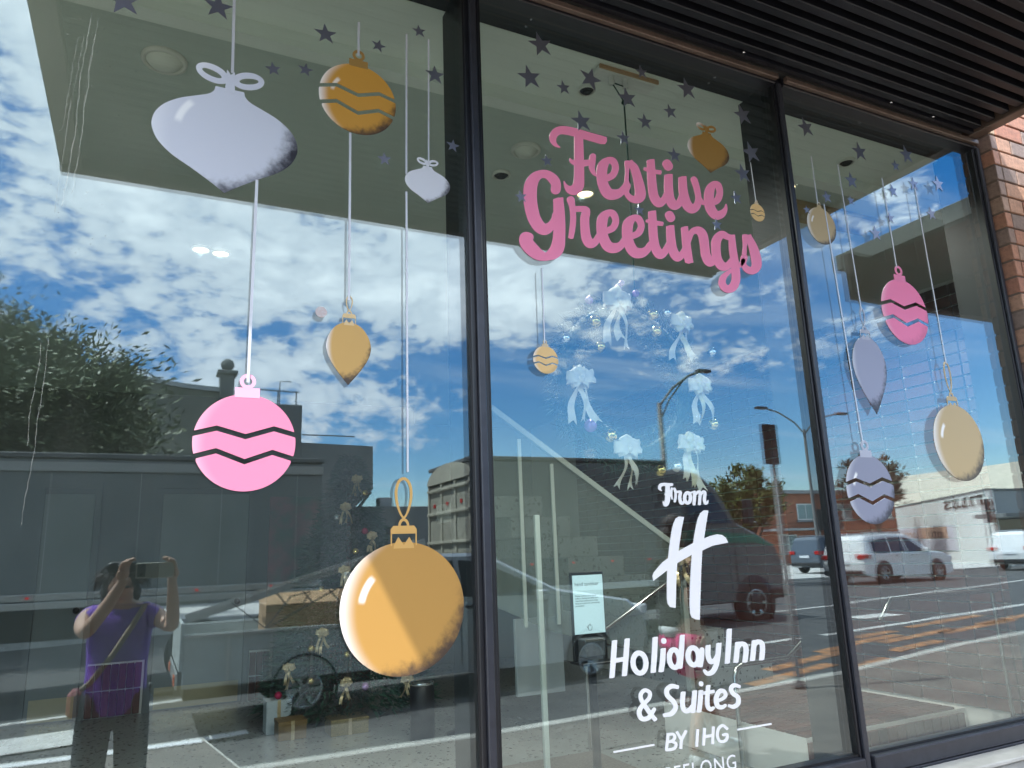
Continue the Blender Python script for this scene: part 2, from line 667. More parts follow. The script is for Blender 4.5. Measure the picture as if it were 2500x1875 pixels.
def ribbon(pts, w, dz=0.004, road=True):
    mb = MB()
    vs = []
    for x, y in pts:
        z = (hr(x) if road else pav_z(x)) + dz
        vs += [(x, y - w / 2, z), (x, y + w / 2, z)]
    mb.add(vs, [(2 * i, 2 * i + 2, 2 * i + 3, 2 * i + 1) for i in range(len(pts) - 1)])
    return mb


def xs_(a, b, n=12):
    return [a + (b - a) * i / n for i in range(n + 1)]


struct(ribbon([(x, -7.0) for x in xs_(-14, 1.15)], 0.22, 0.03).build('gutter_strip', M_white))
struct(ribbon([(x, -5.55) for x in xs_(-14, 0.58)], 0.15, 0.008, False).build('kerb_strip', M_white))
struct(ribbon([(x, -8.3) for x in xs_(-14, -0.3)], 0.9, 0.02).build('gutter_tray', M_conc_lt))
struct(ribbon([(x, -9.9) for x in xs_(-14, 6)], 0.16).build('lane_line', M_line))
struct(ribbon([(x, -7.45 - max(0, x - 11) * 0.15) for x in xs_(8.5, 22)], 0.16).build('lane_line', M_line))
struct(ribbon([(x, -11.3 - max(0, x - 14) * 0.2) for x in xs_(12, 30)], 0.16).build('lane_line', M_line))
struct(ribbon([(x, -9.0) for x in xs_(13.0, 14.2, 3)], 0.55, 0.005).build('stop_mark', M_line))
for i, (x0, x1, y) in enumerate(((10.4, 11.6, -6.8), (9.6, 10.9, -5.5), (8.1, 9.1, -5.0), (12.2, 15.0, -7.2), (11.8, 14.6, -6.3), (10.2, 12.4, -6.15), (13.4, 17, -6.7), (8.9, 11.2, -6.2), (7.4, 9.4, -5.7), (6.6, 8.3, -5.15), (14.5, 18, -5.9))):
    struct(ribbon([(x, y - 0.18 * (x - x0)) for x in xs_(x0, x1, 5)], 0.22, 0.005).build('painted_mark', M_orange))
mh = MB().lathe([(0, 0.007), (0.21, 0.007), (0.22, 0.0)], (7.2, -4.48, 0.004), n=24)
tag(mh.build('access_cover', M_kerb), 'round pale access cover set in the footpath near the kerb', 'access cover')
# far side footpath with its kerb
fk = MB().box(-60, 60, -21.6, -21.3, -0.8, 0.08).box(-60, 60, -40, -21.6, -0.8, 0.075)
struct(fk.build('far_footpath', M_conc_lt))

# ------------------------------------------------------------------ shopfront: frame, panes, head, sill
XM = [(-0.565, -0.505), (0.876, 0.932), (2.330, 2.374), (3.706, 3.750)]   # mullions
ZB, ZT = 0.775, 3.462
sf = thing('shopfront_window', 'dark framed three-pane shopfront window under the slatted awning', 'window', (1.6, 0, 0))
OFF = (-1.6, 0, 0)
for (a, b) in XM:
    mb = MB()
    mb.cbox(a, b, -0.016, 0.045, 0.72, 3.50, 0.003, 0)
    mid = (a + b) / 2
    mb.cbox(mid - 0.012, mid + 0.012, -0.030, -0.0155, 0.73, 3.47, 0.003, 1)
    mb.box(a - 0.006, a + 0.001, -0.012, 0.030, ZB, ZT, 2)
    mb.box(b - 0.001, b + 0.006, -0.012, 0.030, ZB, ZT, 2)
    mb.build('mullion', [M_frame, M_frame_lt, M_rubber], sf, OFF)
    mb = MB().box(a + 0.008, b - 0.008, 0.046, 0.205, 0.70, 3.52)
    mb.build('mullion_fin', M_fin, sf, OFF)
for i in range(3):
    a, b = XM[i][1], XM[i + 1][0]
    mb = MB()
    mb.cbox(a + 0.001, b - 0.001, -0.030, 0.045, 3.462, 3.500, 0.003, 0)
    mb.cbox(a + 0.001, b - 0.001, -0.052, -0.0295, 3.472, 3.497, 0.003, 1)
    mb.build('head_trim', [M_frame, M_bronze], sf, OFF)
    mb = MB()
    mb.cbox(a + 0.001, b - 0.001, -0.040, 0.045, 0.715, 0.775, 0.004, 0)
    mb.box(a + 0.001, b - 0.001, -0.012, 0.030, 0.775, 0.784, 1)
    mb.build('bottom_rail', [M_frame_lt, M_rubber], sf, OFF)
M_gclear = glass_clear('clear_glass_edge', (0.968, 0.988, 0.978))
for i in range(3):
    a, b = XM[i][1] + 0.0005, XM[i + 1][0] - 0.0005
    wob = (0.00055, 0.0007, 0.0012)[i]
    mo = glass_reflect('window_glass_outer_%d' % i, 0.108, (0.965, 0.988, 0.98), wob, 1.6, 3.1 * i)
    mi_ = glass_reflect('window_glass_inner_%d' % i, 0.142, (0.93, 0.972, 0.952), wob * 1.3, 1.8, 3.1 * i + 1.4)
    for nm, y0, y1, mm in (('outer_pane', 0.0, 0.006, mo), ('inner_pane', 0.021, 0.027, mi_)):
        mb = MB()
        vs = [(x, y, z) for z in (ZB, ZT) for y in (y0, y1) for x in (a, b)]
        mb.add(vs, [(0, 1, 5, 4)], 0)
        mb.add(vs, [(2, 6, 7, 3)], 1)
        mb.build(nm, [mm, M_gclear], sf, OFF)
# sill below
cs = thing('concrete_sill', 'pale concrete wall and sill below the shopfront window', 'wall', (1.6, 0, 0))
MB().cbox(-6, 3.76, -0.135, 0.25, -0.3, 0.690, 0.006).build('wall_base', M_conc, cs, OFF)
MB().cbox(-6, 3.76, -0.150, -0.045, 0.6915, 0.708, 0.004).build('sill_edge', M_conc_lt, cs, OFF)
MB().cbox(-6, 3.76, -0.044, 0.05, 0.6915, 0.7145, 0.002).build('flashing', M_frame_lt, cs, OFF)

# the glazing goes on to the left of the picture
lf = thing('side_shopfront', 'run of plain shopfront glazing left of the decorated panes', 'window', (-3.3, 0, 0))
for k in range(4):
    xa = -6.06 + k * 1.38
    MB().cbox(xa - 0.03, xa + 0.03, -0.03, 0.045, 0.72, 3.5, 0.003).build('mullion', M_frame, lf, (3.3, 0, 0))
    MB().box(xa + 0.031, xa + 1.349 - (0.04 if k == 3 else 0), 0.01, 0.016, 0.775, 3.46).build('pane', M_gclear, lf, (3.3, 0, 0))
MB().cbox(-6.06, -0.566, -0.03, 0.045, 3.4605, 3.52, 0.003).build('head_trim', M_frame, lf, (3.3, 0, 0))
MB().cbox(-6.06, -0.566, -0.04, 0.045, 0.715, 0.7745, 0.003).build('bottom_rail', M_frame, lf, (3.3, 0, 0))
# facade left of the window, head wall above and the return of the building
fw = MB()
fw.box(-9, -6.1, 0.05, 0.35, -0.3, 3.52)
fw.box(-9, 16, 0.02, 0.35, 3.66, 9.0)
fw.box(-9, 16, -0.02, 0.35, 3.53, 3.66)
struct(fw.build('facade_wall', mat('facade_cladding', (0.16, 0.165, 0.17), 0.6, 0, 0.15, 3)))

# ------------------------------------------------------------------ awning with battens
aw = thing('awning', 'dark slatted flat awning projecting over the shopfront window', 'awning', (1.6, 0, 3.5))
AO = (-1.6, 0, -3.5)
AX0, AX1, AD = -0.45, 3.66, 1.92
MB().box(AX0, AX1, -AD, 0.0, 3.585, 3.64).build('backing_panel', M_dark, aw, AO)
MB().box(AX0 + 0.01, 3.63, -0.078, -0.057, 3.505, 3.584).build('wall_plate', M_frame, aw, AO)
bt = MB().cbox(AX0 + 0.05, 3.625, -0.018, 0.018, 3.515, 3.584, 0.003)
y = -0.105
first = None
while y > -AD + 0.06:
    if first is None:
        first = bt.build('batten', M_batten, aw, (-1.6, y, -3.5))
    else:
        dup(first, aw, (-1.6, y, -3.5))
    y -= 0.068
MB().cbox(3.632, 3.70, -AD, -0.002, 3.50, 3.66, 0.004).build('end_beam', M_bronze, aw, AO)
MB().cbox(AX0 - 0.05, AX0 + 0.045, -AD, -0.002, 3.50, 3.66, 0.004).build('end_beam', M_bronze, aw, AO)
MB().cbox(AX0 - 0.05, 3.70, -AD - 0.06, -AD - 0.001, 3.48, 3.67, 0.004).build('fascia', M_bronze, aw, AO)
for sx_ in (3.3, 3.0, 2.1, 1.2, 0.4):
    MB().lathe([(0, 3.503), (0.006, 3.503), (0.006, 3.506)], (sx_, -0.088, 0), n=8).build('screw', M_chrome, aw, AO)

# neighbouring lower awning beyond the pillar (seen mirrored in the glass)
na = thing('side_awning', 'deep box awning with pale fascia beyond the brick pillar', 'awning', (6.5, 0, 3.0))
M_gf = mat('grey_fascia_paint', (0.09, 0.10, 0.09), 0.6)
NO = (-6.5, 0, -3.0)
MB().box(4.22, 12, -1.20, -0.05, 3.36, 3.40).build('soffit', mat('rust_soffit', (0.10, 0.03, 0.025), 0.6), na, NO)
MB().cbox(4.16, 12, -1.25, -1.201, 3.33, 3.44, 0.004).build('fascia', M_gf, na, NO)
MB().cbox(4.16, 4.219, -1.20, -0.10, 3.33, 3.44, 0.004).build('fascia', M_gf, na, NO)
MB().box(3.95, 12, -1.02, -0.95, 3.02, 3.325).build('hanging_panel', mat('dark_sign_panel', (0.045, 0.03, 0.03), 0.5), na, NO)

# ------------------------------------------------------------------ brick pillar, each brick on its own
bp = thing('brick_pillar', 'pillar of mixed red and brown bricks at the end of the window', 'pillar', (4.3, 0, 0))
BO = Vector((-4.3, 0, 0))
MB().box(3.760, 5.6, -0.072, 0.045, -0.3, 5.2).build('mortar_core', M_mortar_d, bp, BO)
BL, BH, JT = 0.230, 0.076, 0.010
bmesh_cache = {}


def brick_mesh(L, Wd, H):
    k = (round(L, 3), round(Wd, 3), round(H, 3))
    if k not in bmesh_cache:
        o = MB().cbox(-L / 2, L / 2, -Wd / 2, Wd / 2, -H / 2, H / 2, 0.0025).build('brick', M_brick_out)
        bmesh_cache[k] = o.data
        bpy.data.objects.remove(o)
    return bmesh_cache[k]


def put_brick(me, loc, parent, rz=0.0):
    o = bpy.data.objects.new('brick', me)
    COL.objects.link(o)
    o.parent = parent
    o.location = loc
    o.rotation_euler = (0, 0, rz)
    return o


z = 1.25
row = 0
while z < 4.9:
    # side return facing the window: one header per course
    put_brick(brick_mesh(0.05, 0.105, BH), Vector((3.783, -0.028, z)) + BO, bp)
    x = 3.812 + (0.0 if row % 2 else -0.12)
    while x < 4.9:
        x0 = max(x, 3.812)
        x1 = x + BL
        if x1 - x0 > 0.03:
            o = put_brick(brick_mesh(x1 - x0, 0.05, BH), Vector(((x0 + x1) / 2, -0.0565 + rnd.uniform(-0.001, 0.001), z)) + BO, bp)
        x += BL + JT
    z += BH + JT
    row += 1
MB().box(3.7505, 3.7575, -0.004, 0.04, 0.70, 3.5).build('corner_bead', M_rubber, bp, BO)

# ---- outlines of the lettering on the glass, in tenths of a millimetre (x,z)
FEST = [
  ('F', ['12477,30090 12415,30064 12353,30032 12270,29978 12206,29926 12154,29874 12090,29791 12045,29708 12016,29619 12004,29559 12001,29490 12009,29425 12033,29363 12069,29314 12111,29275 12155,29247 12198,29226 12247,29215 12416,29214 12429,29222 12437,29234 12437,29243 12400,29274 12332,29315 12313,29334 12285,29392 12274,29457 12279,29516 12304,29590 12341,29654 12384,29701 12424,29735 12478,29766 12550,29788 12601,29797 12815,29815 13044,29811 12986,28872 12979,28862 12959,28856 12887,28850 12834,28897 12820,28903 12799,28894 12788,28878 12783,28799 12786,28771 12807,28727 12831,28704 12867,28681 12909,28663 12969,28647 12940,28238 12916,28071 12894,27971 12865,27899 12825,27846 12782,27813 12731,27798 12692,27800 12662,27810 12596,27845 12561,27876 12521,27946 12511,27950 12501,27948 12489,27937 12485,27927 12489,27814 12508,27705 12539,27607 12577,27551 12614,27519 12653,27496 12731,27469 12821,27463 12891,27473 12932,27486 13005,27518 13071,27560 13105,27586 13164,27639 13241,27731 13287,27807 13304,27843 13332,27925 13348,28015 13384,28687 13504,28735 13579,28773 13585,28768 13585,28690 13599,28625 13637,28546 13693,28477 13751,28428 13792,28412 13863,28394 13885,28403 13897,28425 13871,28556 13845,28648 13835,28714 13839,28764 13879,28929 13926,29195 13923,29243 13903,29278 13876,29298 13835,29308 13782,29300 13739,29279 13696,29242 13665,29196 13616,29013 13395,28953 13420,29801 14132,29770 14196,29773 14250,29784 14294,29800 14358,29804 14369,29809 14381,29821 14391,29855 14432,29905 14454,29950 14464,30003 14461,30032 14447,30069 14454,30101 14446,30116 14436,30118 14360,30114 14243,30126 13767,30134 13392,30158 13011,30167 12908,30165 12734,30150 12580,30122']),
  ('estive', ['14492,29317 14415,29287 14282,29217 14192,29156 14102,29074 14025,28977 14004,28943 13955,28835 13925,28731 13905,28609 13892,28431 13894,28257 13904,28162 13921,28068 13967,27913 13995,27842 14030,27772 14090,27687 14172,27620 14274,27582 14315,27577 14399,27576 14506,27593 14593,27618 14670,27646 14747,27682 14826,27727 14905,27784 14963,27833 15045,27918 15056,27911 15098,27841 15138,27790 15182,27745 15229,27709 15295,27676 15348,27659 15413,27648 15478,27644 15544,27649 15610,27660 15678,27680 15781,27727 15869,27790 15912,27833 15971,27908 15990,27942 16021,28017 16043,28131 16044,28211 16038,28290 16017,28446 15998,28542 15877,28981 15814,29149 15780,29213 15732,29272 15669,29319 15582,29362 15523,29421 15512,29424 15489,29414 15454,29382 15396,29353 15352,29358 15319,29354 15262,29328 15217,29319 15202,29311 15194,29299 15181,29206 15184,28976 15178,28855 15155,28711 15110,28493 15111,28454 15065,28366 15024,28310 14923,28190 14846,28113 14790,28077 14713,28048 14626,28031 14540,28025 14513,28030 14492,28046 14431,28121 14384,28219 14368,28275 14365,28303 14415,28324 14587,28427 14659,28481 14730,28554 14779,28623 14817,28691 14858,28779 14885,28853 14901,28926 14906,29017 14897,29095 14877,29170 14842,29243 14792,29299 14719,29333 14644,29342 14558,29334', '14495,29049 14504,29057 14515,29058 14536,29052 14560,29033 14582,28998 14597,28961 14607,28914 14607,28884 14601,28853 14562,28766 14500,28674 14461,28640 14360,28574 14356,28585 14367,28686 14399,28840 14423,28914 14441,28958 14468,29009', '15393,29070 15412,29044 15435,28989 15482,28808 15517,28616 15548,28363 15556,28206 15548,28055 15526,27972 15516,27958 15493,27944 15471,27939 15427,27938 15374,27954 15311,28000 15285,28034 15277,28062 15279,28082 15292,28114 15341,28213 15378,28319 15377,28359 15368,28387 15328,28438 15322,28477 15304,28503 15334,28818 15358,28943']),
  ('estive', ['16524,29669 16465,29647 16419,29643 16372,29629 16336,29611 16300,29586 16241,29563 16225,29553 16214,29530 16211,29427 16197,29240 16188,29234 16086,29234 16076,29225 16038,29166 16029,29104 16040,29097 16084,29093 16177,29074 16186,29065 16169,28587 16171,28196 16181,28088 16203,27992 16231,27918 16269,27845 16330,27767 16403,27711 16479,27683 16524,27676 16615,27685 16673,27702 16757,27744 16800,27774 16861,27825 16971,27945 16999,27883 17039,27822 17114,27751 17178,27722 17223,27710 17269,27708 17350,27716 17398,27730 17471,27761 17559,27816 17644,27889 17715,27968 17734,27926 17781,27853 17834,27802 17904,27757 17983,27726 18064,27712 18111,27711 18195,27722 18257,27741 18345,27782 18436,27846 18503,27907 18573,27987 18620,28058 18663,28149 18673,28182 18681,28191 18741,28182 18802,28187 18839,28198 18845,28193 18851,28131 18872,28032 18902,27954 18947,27877 19000,27810 19068,27746 19144,27697 19238,27666 19287,27662 19386,27665 19487,27689 19578,27726 19618,27745 19712,27801 19793,27864 19853,27927 19914,28013 19957,28093 20002,28217 20012,28282 20010,28324 19988,28447 19982,28456 19960,28460 19933,28444 19856,28295 19835,28268 19764,28202 19722,28171 19640,28119 19588,28094 19497,28061 19485,28061 19458,28086 19405,28160 19380,28213 19360,28288 19470,28335 19549,28379 19659,28470 19726,28556 19780,28651 19820,28743 19849,28834 19869,28923 19877,28999 19876,29073 19864,29167 19843,29237 19804,29302 19770,29329 19711,29360 19625,29374 19536,29368 19472,29353 19433,29341 19355,29306 19274,29257 19192,29193 19121,29125 19051,29044 18975,28928 18925,28813 18892,28702 18871,28604 18846,28401 18838,28387 18813,28380 18780,28408 18721,28492 18720,28637 18697,28884 18661,29086 18615,29245 18598,29273 18557,29317 18532,29333 18501,29342 18464,29342 18415,29330 18376,29312 18337,29282 18305,29245 18286,29210 18277,29176 18277,29145 18378,28811 18416,28610 18428,28467 18422,28404 18410,28350 18376,28260 18332,28188 18305,28159 18266,28129 18242,28135 18205,28167 18162,28241 18119,28377 18081,28545 18064,28687 18057,28810 18065,29102 18074,29250 18068,29269 18048,29274 17949,29241 17889,29235 17852,29226 17803,29204 17764,29179 17691,29151 17676,29137 17671,29126 17664,29010 17627,28704 17623,28549 17631,28397 17526,28203 17488,28145 17450,28106 17416,28151 17380,28236 17367,28305 17359,28385 17358,28733 17401,29215 17382,29228 17273,29197 17226,29196 17191,29190 17143,29172 17081,29138 17021,29119 17009,29111 16996,29090 16936,28639 16920,28361 16805,28177 16760,28118 16735,28091 16710,28074 16668,28121 16626,28203 16601,28330 16583,28700 16588,29047 16601,29054 16822,29082 16832,29087 16846,29121 16870,29157 16877,29179 16877,29209 16870,29228 16875,29250 16872,29260 16863,29263 16631,29245 16597,29244 16588,29251 16587,29672 16571,29683', '19480,29049 19485,29057 19497,29054 19522,29004 19538,28911 19534,28858 19503,28767 19467,28697 19409,28612 19363,28573 19355,28581 19366,28667 19401,28843 19449,28989']),
  ('dot', ['17123,29778 17073,29748 17035,29717 17000,29677 16977,29640 16961,29606 16950,29562 16950,29521 16961,29482 17042,29365 17067,29343 17100,29327 17146,29318 17193,29320 17252,29335 17302,29359 17339,29384 17374,29414 17406,29452 17428,29488 17442,29522 17452,29566 17451,29607 17443,29637 17363,29755 17311,29793 17266,29805 17219,29805 17172,29796']),
  ('G', ['11593,28176 11475,28129 11397,28089 11325,28045 11248,27988 11176,27921 11107,27842 11048,27761 10989,27661 10950,27580 10914,27481 10883,27347 10872,27254 10864,27070 10863,26898 10871,26746 10893,26587 10926,26422 10974,26252 11010,26159 11051,26077 11134,25948 11195,25878 11258,25823 11338,25777 11395,25754 11460,25740 11498,25736 11564,25737 11650,25753 11689,25766 11757,25799 11837,25854 11912,25926 11969,25998 11972,25991 11955,25843 11933,25704 11904,25573 11866,25451 11830,25364 11790,25296 11676,25153 11636,25116 11607,25102 11561,25122 11442,25196 11236,25386 11154,25471 11141,25486 11165,25526 11178,25563 11181,25599 11177,25634 11166,25661 11148,25686 11124,25706 11094,25720 10993,25742 10919,25744 10882,25738 10844,25725 10769,25684 10711,25631 10672,25573 10652,25531 10639,25493 10626,25403 10632,25325 10649,25258 10691,25166 10728,25113 10783,25051 10839,24999 10945,24919 11072,24849 11144,24819 11217,24798 11291,24785 11365,24779 11440,24782 11515,24791 11648,24818 11715,24834 11754,24848 11792,24856 11889,24887 11986,24929 12080,24983 12155,25043 12194,25080 12261,25162 12304,25232 12340,25309 12371,25395 12396,25489 12416,25656 12451,26089 12461,26283 12466,26579 12461,26837 12441,27112 12439,27279 12433,27291 12413,27298 12303,27260 12244,27256 12194,27241 12154,27220 12113,27191 12044,27165 12027,27145 12025,27006 12009,26654 11987,26631 11975,26611 11932,26457 11908,26398 11892,26368 11862,26326 11806,26262 11751,26215 11692,26178 11672,26170 11653,26175 11620,26193 11581,26232 11526,26313 11495,26371 11454,26481 11412,26691 11384,26905 11377,27095 11390,27327 11414,27489 11450,27625 11483,27706 11506,27747 11556,27816 11586,27847 11636,27880 11675,27892 11730,27895 11762,27889 11797,27872 11856,27823 11897,27780 11953,27716 11971,27683 11973,27646 11950,27492 11954,27456 11970,27415 11991,27389 12025,27364 12064,27351 12102,27348 12162,27358 12212,27380 12263,27417 12307,27469 12330,27510 12342,27550 12366,27696 12371,27753 12367,27827 12356,27882 12339,27935 12314,27986 12260,28056 12223,28090 12156,28133 12032,28187 11964,28205 11887,28217 11818,28219 11750,28213 11672,28199']),
  ('reeting', ['12693,27389 12651,27362 12610,27316 12588,27275 12577,27226 12580,27189 12643,27042 12662,26962 12677,26806 12682,26631 12679,26547 12659,26377 12592,26008 12549,25800 12555,25788 12584,25785 12613,25771 12642,25766 12672,25770 12712,25786 12742,25788 12750,25796 12834,26076 12884,26314 12911,26495 12920,26590 12922,26823 12930,26833 13039,26864 13080,26872 13120,26874 13166,26867 13113,26717 13094,26639 13083,26553 13074,26393 13070,26078 13078,25904 13091,25833 13113,25763 13144,25694 13178,25642 13197,25620 13253,25574 13332,25543 13392,25537 13473,25549 13514,25562 13588,25598 13662,25651 13728,25712 13776,25767 13818,25829 13828,25823 13887,25701 13935,25634 14022,25554 14111,25513 14203,25494 14306,25492 14390,25503 14507,25534 14583,25566 14660,25610 14738,25668 14798,25721 14862,25788 14888,25823 14898,25817 14930,25742 14973,25664 15027,25591 15096,25529 15178,25488 15219,25475 15303,25460 15410,25460 15497,25472 15597,25498 15687,25535 15777,25586 15859,25646 15968,25750 16030,25826 16069,25886 16080,25888 16124,25775 16162,25711 16222,25646 16253,25624 16316,25596 16349,25587 16393,25584 16471,25592 16517,25603 16551,25618 16634,25663 16720,25736 16809,25836 16861,25906 16873,25914 16926,25788 16976,25712 17043,25650 17124,25613 17169,25603 17214,25602 17295,25616 17342,25631 17382,25651 17458,25701 17521,25760 17556,25801 17567,25794 17599,25693 17609,25626 17616,25612 17626,25606 17661,25610 17717,25595 17775,25596 17835,25613 17909,25653 17981,25666 18000,25683 18004,25703 17987,25829 17950,26459 18086,26731 18133,26809 18162,26844 18199,26870 18238,26884 18286,26888 18320,26870 18356,26825 18383,26749 18395,26680 18415,26412 18411,26091 18424,25993 18475,25832 18519,25749 18582,25678 18683,25629 18730,25621 18790,25623 18876,25644 18926,25664 18965,25686 19044,25743 19117,25650 19194,25590 19286,25551 19406,25539 19518,25555 19633,25593 19724,25638 19792,25682 19862,25741 19865,25711 19856,25702 19710,25622 19448,25451 19326,25354 19255,25275 19212,25209 19177,25135 19154,25062 19143,24991 19148,24922 19156,24894 19181,24838 19225,24782 19296,24724 19354,24691 19419,24670 19523,24659 19634,24670 19722,24690 19812,24722 19918,24779 19959,24807 20027,24867 20105,24957 20164,25045 20209,25132 20244,25217 20271,25312 20295,25498 20305,25774 20309,25785 20398,25842 20469,25905 20517,25958 20623,26097 20637,26119 20646,26152 20637,26191 20601,26219 20551,26225 20499,26211 20471,26195 20443,26170 20340,26014 20302,25970 20297,25977 20251,26608 20245,27052 20250,27167 20241,27186 20215,27185 20136,27160 20099,27158 20047,27146 19997,27149 19911,27160 19782,27219 19710,27240 19661,27245 19587,27238 19523,27223 19432,27182 19297,27093 19212,27017 19127,26921 19059,26818 19011,26709 18982,26593 18968,26489 18952,26234 18952,26083 18940,26071 18928,26070 18883,26163 18871,26221 18864,26716 18860,26817 18848,26916 18808,27032 18763,27096 18705,27147 18608,27199 18515,27220 18419,27220 18310,27198 18210,27161 18109,27104 18019,27032 17955,26960 17922,26908 17913,27004 17910,27124 17902,27140 17878,27141 17793,27111 17746,27106 17697,27090 17635,27052 17587,27034 17574,27026 17565,27005 17553,26217 17496,26130 17433,26045 17395,26008 17370,25993 17335,26036 17292,26127 17275,26194 17264,26271 17242,26613 17245,27071 17222,27080 17127,27050 17069,27046 17034,27037 16986,27017 16950,26993 16880,26969 16866,26955 16831,26516 16827,26319 16650,26077 16604,26021 16566,25987 16555,25990 16531,26019 16504,26063 16470,26155 16456,26231 16439,26404 16432,26578 16442,26913 16446,26918 16457,26921 16699,26947 16710,26959 16716,26980 16736,27007 16747,27035 16748,27065 16742,27083 16744,27114 16736,27119 16454,27114 16444,27121 16448,27518 16438,27528 16427,27530 16334,27501 16255,27491 16209,27473 16161,27444 16104,27425 16089,27413 16083,27392 16062,27103 16050,27094 15984,27092 15979,27089 15947,27044 15936,27013 15935,26973 15939,26963 15994,26958 16049,26944 16027,26492 16031,26240 16025,26230 15982,26194 15817,26000 15781,25965 15745,25938 15677,25904 15632,25890 15566,25879 15512,25877 15480,25880 15449,25891 15423,25914 15396,25948 15340,26053 15319,26107 15300,26190 15304,26200 15359,26216 15529,26303 15621,26365 15681,26420 15730,26482 15778,26557 15815,26631 15845,26714 15860,26785 15862,26873 15850,26949 15829,27023 15796,27090 15758,27138 15728,27162 15674,27188 15598,27201 15511,27197 15433,27181 15355,27153 15220,27089 15128,27031 15048,26963 14969,26873 14939,26829 14888,26725 14858,26624 14839,26515 14829,26418 14820,26255 14821,26168 14704,26024 14670,25989 14636,25963 14570,25929 14527,25915 14464,25905 14411,25903 14380,25905 14350,25916 14325,25938 14299,25972 14268,26023 14223,26129 14207,26192 14204,26210 14207,26220 14260,26235 14435,26328 14502,26373 14574,26442 14616,26497 14656,26560 14701,26654 14725,26725 14738,26794 14740,26871 14728,26956 14706,27029 14675,27094 14629,27150 14566,27186 14535,27196 14462,27205 14388,27198 14323,27183 14259,27161 14194,27133 14107,27087 14031,27036 13953,26970 13862,26859 13801,26735 13769,26616 13755,26529 13747,26434 13740,26274 13742,26152 13603,25956 13573,25929 13539,25913 13520,25934 13502,25967 13475,26052 13459,26171 13449,26327 13447,26476 13459,26675 13468,26724 13508,26853 13523,26940 13513,27014 13499,27049 13478,27075 13427,27112 13390,27123 13329,27130 13258,27122 13105,27096 12915,27055 12897,27324 12881,27361 12852,27391 12804,27409 12754,27409', '14328,26923 14346,26935 14367,26930 14396,26905 14418,26872 14437,26828 14448,26782 14450,26754 14444,26724 14405,26641 14349,26565 14304,26529 14195,26461 14205,26579 14236,26726 14259,26797 14282,26848', '15435,26916 15454,26928 15476,26923 15506,26898 15528,26864 15548,26819 15559,26772 15560,26743 15554,26713 15513,26629 15454,26551 15407,26515 15293,26446 15305,26565 15339,26715 15362,26787 15387,26840', '19604,26917 19620,26919 19706,26903 19886,26880 19887,26870 19869,26702 19855,26505 19864,26138 19673,25947 19638,25920 19613,25912 19564,25910 19541,25923 19494,25972 19464,26018 19430,26114 19420,26183 19414,26325 19417,26406 19434,26562 19466,26700 19488,26757 19518,26811 19560,26869', '19842,25516 19848,25517 19853,25508 19843,25345 19832,25273 19799,25178 19767,25119 19708,25043 19653,24999 19588,24972 19566,24983 19543,25004 19523,25032 19509,25069 19512,25140 19537,25213 19571,25268 19651,25357 19748,25445']),
  ('s', ['20761,27281 20734,27268 20669,27259 20655,27249 20645,27230 20624,27132 20620,26849 20599,26700 20519,26419 20522,26367 20465,26318 20431,26261 20388,26059 20381,25997 20386,25926 20409,25857 20469,25753 20518,25699 20585,25650 20645,25624 20718,25605 20805,25595 20907,25599 21013,25621 21133,25672 21205,25714 21289,25776 21385,25873 21448,25965 21493,26075 21512,26182 21515,26277 21497,26452 21455,26645 21424,26745 21354,26924 21266,27078 21142,27248 21102,27336 21079,27343 21009,27309 20942,27290 20916,27289 20879,27299 20841,27300 20802,27294', '20862,26909 20876,26908 20927,26668 20955,26454 20972,26217 20972,26083 20961,26009 20947,25976 20924,25942 20902,25919 20893,25916 20825,25912 20764,25930 20703,25971 20680,25999 20671,26029 20687,26083 20744,26184 20783,26272 20786,26314 20778,26344 20731,26399 20750,26443 20800,26721 20821,26798']),
  ('dot2', ['17023,27610 16984,27590 16946,27563 16912,27530 16884,27492 16867,27459 16855,27417 16853,27376 16859,27347 16932,27221 16979,27183 17023,27169 17069,27167 17127,27177 17175,27195 17211,27217 17249,27247 17281,27282 17302,27314 17326,27380 17328,27420 17322,27449 17249,27577 17207,27612 17162,27628 17117,27631 17070,27625']),
]
